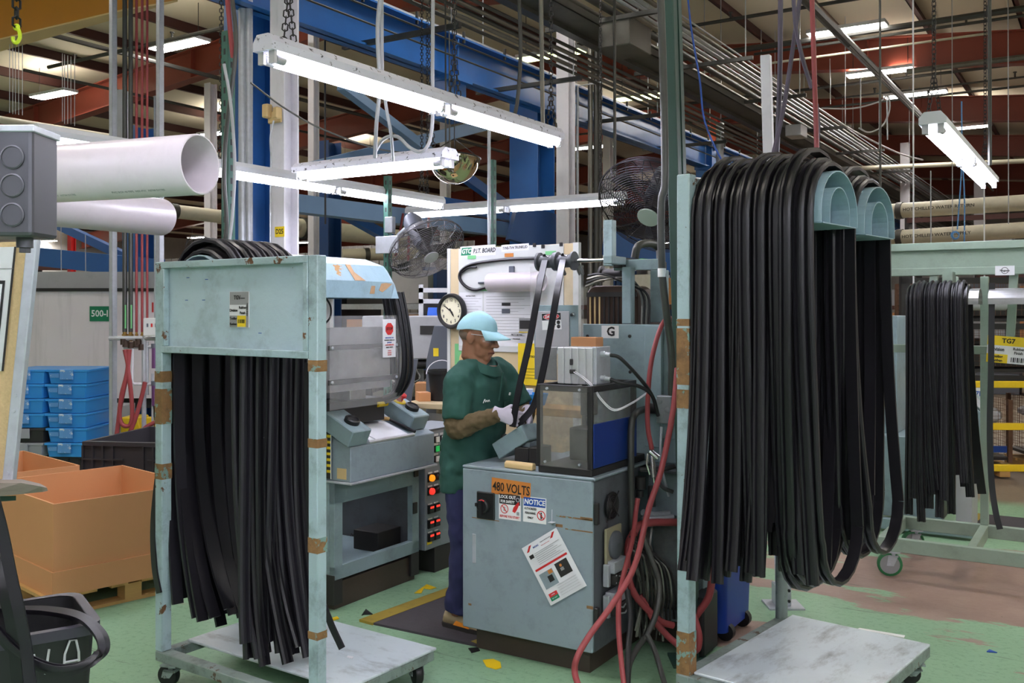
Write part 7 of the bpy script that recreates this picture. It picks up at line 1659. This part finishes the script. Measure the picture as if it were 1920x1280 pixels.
MB().cyl((-.35, .1, 1.19), (.55, .1, 1.19), .045, 14).build('roller', 'dark', t); MB().bx(-.35, .6, .05, .7, .86, .89).build('shelf', 'dark', t, smooth=0)
for x in (-.34, .55): MB().bx(x, x + .06, .05, .12, 0, 1.24).build('leg', 'dark', t, smooth=0)
MB().bx(-.33, .56, .1, .65, .05, .5).build('base', 'shadow', t, smooth=0)
rnd = random.Random(4)
for i in range(10):
    x = rnd.uniform(-.05, .4); MB().tube(smooth_path([(x, .0, .9), (x + rnd.uniform(-.1, .1), -.04, 1.0), (x + rnd.uniform(-.15, .15), -.02, 1.05), (x + rnd.uniform(-.15, .15), .02, 1.15)], 4), .008, 5).build('cable', rnd.choice(('shadow', 'browniron', 'conduit', 'black')), t)
t = thing('slate_cabinet', 'slate grey slanted cabinet with a yellow sticker left of the board', 'cabinet', W(818, 580, 8.2) * 1.0, RAD(-8)); t.location.z = 0
MB().prism([(-.09, 0, .6), (.16, 0, .6), (.16, 0, 1.56), (-.02, 0, 1.56), (-.09, 0, 1.25)], (0, .4, 0)).build('housing', 'slate', t, smooth=0, bevel=.004)
MB().bx(-.09, .16, .02, .4, 0, .6).build('base', 'shadow', t, smooth=0)
MB().bx(-.025, .02, -.004, 0, 1.3, 1.37).build('sticker', 'yellowsign', t, smooth=0); MB().bx(-.03, -.01, -.03, 0, 1.13, 1.19).build('handle', 'galv', t, smooth=0)
t = thing('profile_frame', 'aluminium profile frame with mesh and hanging blue bags', 'frame', W(785, 580, 9.6) * 1.0, 0); t.location.z = 0
for x in (0, .5, .28): MB().bx(x, x + .045, .28 * (x == .28), .045 + .28 * (x == .28), 0, 1.95 if x != .28 else 2.05).build('post', 'alu', t, smooth=0)
for z in (1.87, 1.76): MB().bx(0, .55, 0, .045, z, z + .045).build('rail', 'alu', t, smooth=0)
o = MB().bx(0, .55, .3, .303, 1.2, 1.8).build('mesh_backing', 'dark', t, smooth=0)
for k in range(2): o = MB().loft([[Vector((x * s + .16 + .12 * k, -.05 + y * s2, z)) for x, y in ((-.07, -.03), (.07, -.02), (.06, .03), (-.06, .02))] for z, s, s2 in ((1.57, 1.0, 1.4), (1.66, .95, 1.1), (1.72, .85, .6))]).build('blue_bag', 'bluetarp', loc=t.location, smooth=0); tag(o, ('left', 'right')[k] + ' blue plastic bag hung on the aluminium frame', 'bag')
o = MB().cyl((.07, -.02, 1.49), (.36, -.02, 1.49), .07, 18).build('film_roll', 'cream', loc=t.location); tag(o, 'cream film roll below the blue bags', 'roll'); MB().cyl((.03, -.02, 1.49), (.07, -.02, 1.49), .05, 12).build('core', 'slate', o)
t = thing('parts_chute', 'dark slate chute leaning behind the press shield', 'chute', W(766, 580, 6.9) * 1.0, 0); t.location.z = 0
MB().bar(W(757, 765, 6.9), W(772, 672, 6.9), .09, .04, up=(0, 1, 0)).build('chute', 'slate', t, world=True, smooth=0); MB().bx(-.12, .06, .0, .3, 0, 1.0).build('stand', 'shadow', t, smooth=0, bevel=.01)
# bench to the right of the worker with basket
t = thing('side_bench', 'narrow wooden bench between the worker and the clear box', 'table', W(985, 580, 5.75) * 1.0, BR); t.location.z = 0
zt2 = CAMZ + (580 - 758) / F * 5.75
MB().bx(-.3, .5, -.1, .12, zt2 - .045, zt2).build('top', 'wood', t, smooth=0, bevel=.003)
for x in (-.28, .44): MB().bx(x, x + .05, -.05, .05, 0, zt2 - .045).build('leg', 'wood', t, smooth=0)
p = W(995, 757, 5.68); bk = thing('basket', 'blue slotted plastic basket on the narrow bench', 'basket', (p.x, p.y + .03, zt2), BR)
MB().loft([ring(.07, .06, 0, .015, 3), ring(.085, .075, .07, .015, 3), ring(.08, .07, .07, .015, 3), ring(.065, .055, .005, .015, 3)]).build('tub', 'bluetote', bk)
for i in range(6): MB().bx(-.05 + .018 * i, -.043 + .018 * i, -.0745, -.066, .015, .055).build('slot', 'bluepanel', bk, smooth=0)
p = W(972, 750, 5.7); o = MB().bx(-.03, .08, -.0, .08, 0, .09).build('carton', 'paper', loc=(p.x - .02, p.y + .08, zt2), rz=BR, smooth=0, bevel=.003); tag(o, 'white printed carton beside the blue basket', 'box')
# far storage and partitions, all across the hall
def far_rack(label, px, Y, n, h, seed, rz=RZ, w=2.2):
    rnd = random.Random(seed); p = W(px, 580, Y); t = thing('storage_rack', label, 'rack', (p.x, p.y, 0), rz)
    for i in range(n + 1): MB().bx(i * w - .04, i * w + .04, 0, .9, 0, h).build('upright', rnd.choice(('dark', 'bluedk')), t, smooth=0)
    for z in (.9, 1.8, 2.7, 3.6):
        if z > h: break
        MB().bx(0, n * w, 0, .06, z - .1, z).build('shelf_beam', rnd.choice(('purlin', 'galv', 'purlin')), t, smooth=0)
        MB().bx(0, n * w, .06, .9, z - .03, z).build('deck', 'dark', t, smooth=0)
    for z in (.0, .9, 1.8, 2.7):
        if z + .5 > h: continue
        for i in range(n):
            for k in range(2):
                ww = rnd.uniform(.6, .95); hh = rnd.uniform(.4, .72); x = i * w + .1 + k * 1.03
                MB().bx(x, x + ww, .08, .85, z + .01, z + hh).build('load', rnd.choice(('card', 'lightgrey', 'greytote', 'shadow', 'slate', 'whitewash', 'bluepanel')), t, smooth=0)
far_rack('far storage rack of mixed boxes behind the tilted fan', 560, 27, 2, 2.8, 1)
far_rack('far storage rack left of the white trailer corner', 40, 22, 3, 3.0, 2, 0)
far_rack('far storage rack behind the press hood', 480, 19, 2, 2.4, 3)
far_rack('far storage rack beyond the pale green rack beam', 1700, 20, 4, 3.7, 4)
far_rack('far storage rack near the far blue crane columns', 1150, 30, 5, 3.2, 5)
far_rack('far storage rack at the right end of the hall', 1830, 28, 4, 3.7, 6)
far_rack('far storage rack behind the white building column', 860, 24, 3, 2.6, 7)
for i, (px, Y, w, z0, z1) in enumerate(((600, 31, 6, 0, 3.7), (200, 30, 9, 2.2, 3.2), (1500, 36, 12, 0, 3.2))):
    p = W(px, 580, Y); t = thing('partition', ('corrugated white partition far behind the fan', 'pale corrugated partition far behind the trailer', 'pale partition at the far end of the aisle')[i], 'partition', (p.x, p.y, z0), RZ)
    MB().bx(0, w, 0, .06, 0, z1 - z0).build('panel', 'wallfar', t, smooth=0)
    b = MB()
    for k in range(int(w / .3)): b.bx(k * .3, k * .3 + .08, -.04, 0, 0, z1 - z0)
    o = b.build('corrugation', 'wallfar', t, smooth=0); o['kind'] = 'stuff'
    if z0: 
        for x in (0, w - .1): MB().bx(x, x + .1, 0, .1, -z0, 0).build('leg', 'dark', t, smooth=0)
# ---------------------------------------------------------------- the worker
def bake(o, voxel=None, smooth=0, disp=None, sub=0, auto=180):
    if voxel: m = o.modifiers.new('r', 'REMESH'); m.mode = 'VOXEL'; m.voxel_size = voxel
    if smooth: m = o.modifiers.new('s', 'SMOOTH'); m.factor = .5; m.iterations = smooth
    if disp:
        tx = bpy.data.textures.new('folds', 'CLOUDS'); tx.noise_scale = disp[1]; tx.noise_depth = 1
        m = o.modifiers.new('d', 'DISPLACE'); m.texture = tx; m.strength = disp[0]; m.mid_level = .5; m.texture_coords = 'LOCAL'
    me = bpy.data.meshes.new_from_object(o.evaluated_get(bpy.context.evaluated_depsgraph_get()))
    o.modifiers.clear(); old = o.data; o.data = me; me.name = o.name; bpy.data.meshes.remove(old); me.shade_smooth(); return o
HIP = Vector((-.225, 5.17, .92)); SHO = Vector((-.165, 5.125, 1.345))
fw = Vector((.79, -.613, 0)); rt = Vector((-.613, -.79, 0)); UP = Vector((0, 0, 1))
person = thing('person', 'man in light blue cap and dark green polo shirt working at the grey cabinet', 'person', (HIP.x, HIP.y, 0))
def ering(c, a, b, n=20, bulge=0, ax=rt, ay=fw):
    out = []
    for k in range(n):
        t = 2 * math.pi * k / n; s = math.sin(t); c_ = math.cos(t)
        out.append(c + ax * (a * abs(c_) ** .85 * (1 if c_ >= 0 else -1)) + ay * (b * s * (1 + (bulge if s > 0 else 0))))
    return out
def spine(z):
    f = (z - .92) / (1.345 - .92); return HIP.lerp(SHO, f) if f >= 0 else HIP + (HIP - SHO) * (-f) * .2 * 0 + Vector((0, 0, z - .92))
def cz(z): v = spine(z).copy(); v.z = z; return v
RS = SHO + rt * .175 + UP * .01; LS = SHO - rt * .175 + UP * .01
RE, RWr = Vector((-.285, 4.93, 1.095)), Vector((-.062, 4.845, 1.172))
LE, LWr = Vector((.06, 5.24, 1.13)), Vector((.085, 5.03, 1.155))
RH, LH = HIP + rt * .09, HIP - rt * .09
RK, LK = RH + Vector((.01, -.02, -.45)) + fw * .02, LH + Vector((.02, -.01, -.45)) + fw * .03
RA, LA = RH + Vector((.0, -.0, -.84)) - fw * .01, LH + Vector((.02, 0, -.84))
HC = Vector((-.180, 5.09, 1.55))               # head centre, near the ears
yaw, pitch = RAD(-22), RAD(11)
HM = Matrix.Translation(HC) @ Matrix.Rotation(yaw, 4, 'Z') @ Matrix.Rotation(pitch, 4, 'Y')
def lerp_path(pts, rs, n=5):
    pp = smooth_path(pts, n); k = len(pp); out = []
    for i in range(k):
        f = i / (k - 1) * (len(rs) - 1); j = min(int(f), len(rs) - 2); out.append(rs[j] + (rs[j + 1] - rs[j]) * (f - j))
    return pp, out
# body: one continuous surface
b = MB()
for c, r in (((-.012, 0, .035), (.098, .077, .1)), ((.035, 0, -.04), (.06, .054, .072)), ((.066, 0, -.094), (.024, .024, .02)), ((.06, .036, -.012), (.034, .028, .032)), ((.06, -.036, -.012), (.034, .028, .032)),
             ((.078, 0, .032), (.022, .05, .012)), ((.109, 0, -.022), (.019, .0155, .0125)), ((.1, .012, -.026), (.011, .009, .009)), ((.1, -.012, -.026), (.011, .009, .009)), ((.09, 0, -.055), (.013, .025, .007)), ((.088, 0, -.068), (.013, .023, .007)),
             ((.082, 0, -.08), (.013, .02, .01)), ((.03, 0, -.07), (.05, .05, .04))):
    e = MB(); e.ell(c, r, 18, 12); b.add([HM @ p for p in e.v], e.f)
b.tube([HM @ Vector((.085, 0, .03)), HM @ Vector((.098, 0, .008)), HM @ Vector((.111, 0, -.018))], [.009, .0105, .0125], 8)
for s in (-1, 1):
    e = MB(); e.ell((0, 0, 0), (.021, .009, .034), 14, 9); em = HM @ Matrix.Translation((-.01, s * .079, -.002)) @ Matrix.Rotation(s * RAD(-18), 4, 'Z') @ Matrix.Rotation(RAD(-10), 4, 'Y'); b.add([em @ p for p in e.v], e.f)
b.tube([HM @ Vector((-.02, 0, -.01)), HM @ Vector((-.022, 0, -.09)), cz(1.40)], [.06, .058, .066], 16)
b.loft([ering(cz(z), a, d) for z, a, d in ((.86, .15, .11), (.98, .15, .11), (1.2, .165, .11), (1.33, .165, .09), (1.40, .09, .07))])
for S, E, Wr in ((RS, RE, RWr), (LS, LE, LWr)):
    pp, rr = lerp_path([S, E, Wr], [.046, .036, .03, .024]); b.tube(pp, rr, 12)
for H_, K, A in ((RH, RK, RA), (LH, LK, LA)):
    pp, rr = lerp_path([H_, K, A], [.08, .06, .05, .04]); b.tube(pp, rr, 12)
body = bake(b.build('body', 'skin', person, world=True), .0045, 4)
# face
for s in (-1, 1):
    e = MB(); e.ell(HM @ Vector((.0815, s * .031, .008)), (.0115, .0115, .0115), 12, 8); ey = e.build('eye', 'eyewhite', person, world=True)
    e = MB(); e.ell(HM @ Vector((.0905, s * .032, .005)), (.0045, .0045, .0045), 8, 6); e.build('iris', 'black', ey, world=True)
    e = MB(); e.tube([HM @ Vector((.088, s * .014, .028)), HM @ Vector((.09, s * .032, .033)), HM @ Vector((.078, s * .05, .026))], [.004, .005, .003], 6); e.build('eyebrow', 'hair', person, world=True)
e = MB(); e.tube([HM @ Vector(p) for p in ((.084, -.026, -.064), (.098, -.012, -.0605), (.1025, 0, -.061), (.098, .012, -.0605), (.084, .026, -.064))], [.003, .0055, .0062, .0055, .003], 8); e.build('lips', 'lip', person, world=True)
e = MB(); e.ell((-.022, 0, .01), (.0875, .0765, .05), 20, 12); h = MB(); h.add([HM @ p for p in e.v], e.f); h.build('hair', 'hair', person, world=True)
gl = MB()
for s in (-1, 1): 
    gl.sweep([HM @ Vector((.1, s * .004, .012)), HM @ Vector((.103, s * .03, .012)), HM @ Vector((.088, s * .06, .012)), HM @ Vector((.06, s * .074, .014))], HM.to_3x3() @ Vector((0, 0, 1)), [(-.02, 0), (.018, 0), (.018, .002), (-.02, .002)])
g = gl.build('safety_glasses', clearmat('clear lens', (225, 228, 232), .12), person, world=True)
fr = MB()
for s in (-1, 1): fr.tube([HM @ Vector((.1, s * .004, .031)), HM @ Vector((.104, s * .03, .031)), HM @ Vector((.088, s * .061, .031)), HM @ Vector((.06, s * .077, .026)), HM @ Vector((-.01, s * .083, .02))], .0018, 6)
fr.build('frame', 'lightgrey', g, world=True)
# cap
b = MB(); rings = []
for i in range(10):
    ph = RAD(2 + 88 * i / 9.2); rr = math.cos(ph); rings.append([HM @ Vector((-.014 + .112 * rr * math.cos(a), .0905 * rr * math.sin(a), .042 + .1 * math.sin(ph) ** .92 - (.03 * max(0, -math.cos(a)) * (1 - i / 9)))) for a in [2 * math.pi * k / 28 for k in range(28)]])
b.loft(rings); cap = b.build('cap', 'capblue', person, world=True, smooth=60); bake(cap, None, 1, (.006, .04))
b = MB(); top = []; bot = []
n = 14
for i in range(n + 1):
    a = RAD(-62 + 124 * i / n)
    for j, (ext) in enumerate((0, .035, .07, .092)):
        f = max(0, math.cos(a)) ** .55
        x = -.014 + (.106 + ext * f) * math.cos(a) ** (.8 if math.cos(a) > 0 else 1); y = (.09 + .004 * j) * math.sin(a) * (1 - .04 * j)
        z = .060 - .25 * ext - .030 * (ext / .092) * (abs(y) / .085) ** 2 - .008
        top.append(HM @ Vector((x, y, z)))
b.add(top, [(i * 4 + j, i * 4 + j + 1, (i + 1) * 4 + j + 1, (i + 1) * 4 + j) for i in range(n) for j in range(3)])
br = b.build('brim', 'capblue', cap, world=True, smooth=60); m = br.modifiers.new('t', 'SOLIDIFY'); m.thickness = .004
e = MB(); e.ell(HM @ Vector((-.014, 0, .139)), (.008, .008, .005), 10, 6); e.build('button', 'capblue', cap, world=True)
# polo shirt
b = MB(); b.loft([ering(cz(z), a, d, 24, bu) for z, a, d, bu in ((.735, .188, .138, .05), (.85, .185, .138, .12), (.97, .182, .135, .14), (1.1, .19, .133, .08), (1.22, .198, .130, .04), (1.31, .198, .112, 0), (1.35, .165, .092, 0), (1.385, .105, .084, 0), (1.40, .075, .07, 0))])
for S, E, fe in ((RS, RE, .86), (LS, LE, .82)):
    e1 = S + (E - S) * fe; inn = (SHO - S); inn.z = 0; pp, rr = lerp_path([S + inn * .75 + UP * .055, S + inn * .3 + UP * .018, S + (E - S) * .12, S + (E - S) * .5, e1], [.05, .066, .078, .079, .078]); b.tube(pp, rr, 16)
shirt = bake(b.build('shirt', 'shirt', person, world=True), .011, 3, (.03, .07))
b = MB(); rings = []
for r, dz, tl in ((.080, -.02, 0), (.0715, .036, 0), (.076, .038, 0), (.098, -.008, .0), (.097, -.014, 0), (.085, -.02, 0)):
    rings.append([cz(1.405) + rt * (r * 1.02 * math.cos(a)) + fw * (r * math.sin(a) + (.012 if math.sin(a) > .2 else 0)) + UP * (dz - .040 * math.sin(a) - .004) for a in [2 * math.pi * k / 24 for k in range(24)]])
b.loft(rings, cap=False); b.build('collar', 'shirt', shirt, world=True)
def chest(u, z, d=.0):           # a point on the front of the shirt, u toward his right
    c = cz(z); a, dd = .198, .133; s = math.sqrt(max(0, 1 - (u / a) ** 2)); return c + rt * u + fw * (dd * s * 1.04 + .004 + d)
b = MB(); pts = [chest(0, z, .003) for z in (1.37, 1.32, 1.27, 1.22)]; b.tube(pts, .006, 6); b.build('placket', 'shirt', shirt, world=True)
b = MB(); b.prism([chest(-.05, 1.21, .006), chest(-.13, 1.21, .006), chest(-.13, 1.12, .006), chest(-.05, 1.12, .006)], fw * .004); b.build('pocket', 'shirt', shirt, world=True, smooth=0)
b = MB(); b.tube(smooth_path([chest(.11 - .006 * i, 1.225 + .012 * ((i % 2) * 2 - 1) * (.8 if i < 2 else .4), .010) for i in range(7)], 4), .0022, 5); b.build('embroidery', 'white', shirt, world=True)
b = MB(); b.tube(smooth_path([chest(-.085 - .004 * i, 1.25 + .006 * ((i % 2) * 2 - 1), .012) for i in range(6)], 4), .0028, 5); b.build('embroidery', 'white', shirt, world=True)
# undershirt sleeves
for S, E, Wr in ((RS, RE, RWr), (LS, LE, LWr)):
    a = S + (E - S) * .62; pp, rr = lerp_path([a, E + (E - a) * .05, E.lerp(Wr, .4), Wr], [.056, .058, .054, .048, .037], 6)
    b = MB(); b.tube(pp, rr, 16); bake(b.build('sleeve', 'sleeve', person, world=True), .008, 2, (.022, .03))
# jeans and shoes
b = MB(); b.loft([ering(cz(z), a, d) for z, a, d in ((.78, .15, .105), (.92, .15, .1), (1.0, .15, .1))])
for H_, K, A in ((RH, RK, RA), (LH, LK, LA)):
    pp, rr = lerp_path([H_ + UP * .0, K, A + UP * .02], [.088, .088, .08, .072, .066, .070], 7); b.tube(pp, rr, 16)
bake(b.build('jeans', 'jeans', person, world=True), .011, 3, (.03, .08))
def foot(A, d):
    b = MB(); s = Vector((-d.y, d.x, 0)); A = Vector((A.x, A.y, 0)); rings = []
    for (x, w, z0, z1) in ((-.085, .022, .012, .06), (-.07, .036, .012, .095), (-.02, .04, .012, .105), (.05, .043, .012, .085), (.11, .049, .012, .062), (.16, .047, .012, .048), (.195, .03, .012, .034), (.205, .012, .014, .024)):
        rings.append([A + d * x + s * (w * math.cos(a)) + UP * ((z0 + z1) / 2 + (z1 - z0) / 2 * math.sin(a) + .004) for a in [2 * math.pi * k / 14 for k in range(14)]])
    b.loft(rings); o = b.build('shoe', 'shoe', person, world=True)
    b = MB(); rings = []
    for (x, w) in ((-.092, .02), (-.07, .04), (0, .042), (.1, .052), (.17, .047), (.208, .02)): rings.append([A + d * x + s * (w * c) + UP * z for c, z in ((-1, .0125), (1, .0125), (1, .034), (-1, .034))])
    b.loft(rings); b.build('sole', 'shadow', o, world=True, smooth=0)
    b = MB(); b.prism([A + d * x - s * (.044 if x < .06 else .05) + UP * z for x, z in ((-.0, .036), (.11, .034), (.1, .05), (.02, .06))], s * .006 + Vector((0, 0, 0))); b.prism([A + d * x + s * (.044 if x < .06 else .05) + UP * z for x, z in ((-.0, .036), (.11, .034), (.1, .05), (.02, .06))], -s * .006); b.build('orange_patch', 'shoeorange', o, world=True, smooth=0)
    return o
foot(RA, Vector((.83, -.55, 0)).normalized()); foot(LA, Vector((.9, -.44, 0)).normalized())
# gloved hands: palm plus five separate fingers
def hand(Wr, fwd, pal, side, curl):
    """fwd points along the fingers, pal out of the palm, side toward the thumb"""
    b = MB(); fwd = fwd.normalized(); pal = (pal - fwd * pal.dot(fwd)).normalized(); side = (side - fwd * side.dot(fwd) - pal * side.dot(pal)).normalized()
    def el(x, w, t): return [Wr + fwd * x + side * (w * math.cos(a)) + pal * (t * math.sin(a)) for a in [2 * math.pi * k / 14 for k in range(14)]]
    b.loft([el(-.035, .036, .032), el(-.01, .031, .024), el(.02, .036, .019), (el(.06, .043, .017)), el(.088, .042, .0145), el(.097, .036, .009)])
    for i, (sd, L) in enumerate(((.032, .070), (.011, .078), (-.011, .073), (-.032, .058))):
        p = Wr + fwd * .086 + side * sd; d = fwd.copy(); pts = [p - fwd * .02, p]
        for k, f in enumerate((.45, .32, .23)):
            a = curl * (.55, .85, .6)[k] * (1 + .08 * i); d = (d * math.cos(a) + pal * math.sin(a)); d.normalize()
            nd_ = d; p = p + nd_ * (L * f); pts.append(p)
            pal_ = pal
        b.tube(pts, [.0085, .0092, .0088, .008, .0068], 10)
    p = Wr + fwd * .022 + side * .03; d1 = (side * .75 + fwd * .65 + pal * .35).normalized(); d2 = (fwd * .7 + side * .2 + pal * .75).normalized(); d3 = (fwd * .5 - side * .25 + pal * .85).normalized()
    pts = [p - side * .02, p, p + d1 * .034, p + d1 * .034 + d2 * .03, p + d1 * .034 + d2 * .03 + d3 * .024]; b.tube(pts, [.014, .0125, .0115, .010, .0085], 10)
    return bake(b.build('glove', 'glove', person, world=True), .0032, 2)
hand(RWr, Vector((.09, -.02, -.02)), Vector((.1, .9, -.25)), Vector((.1, .25, .95)), 1.0)
hand(LWr, Vector((.02, -.14, -.10)), Vector((-.95, -.1, -.1)), Vector((-.1, -.55, .8)), .8)
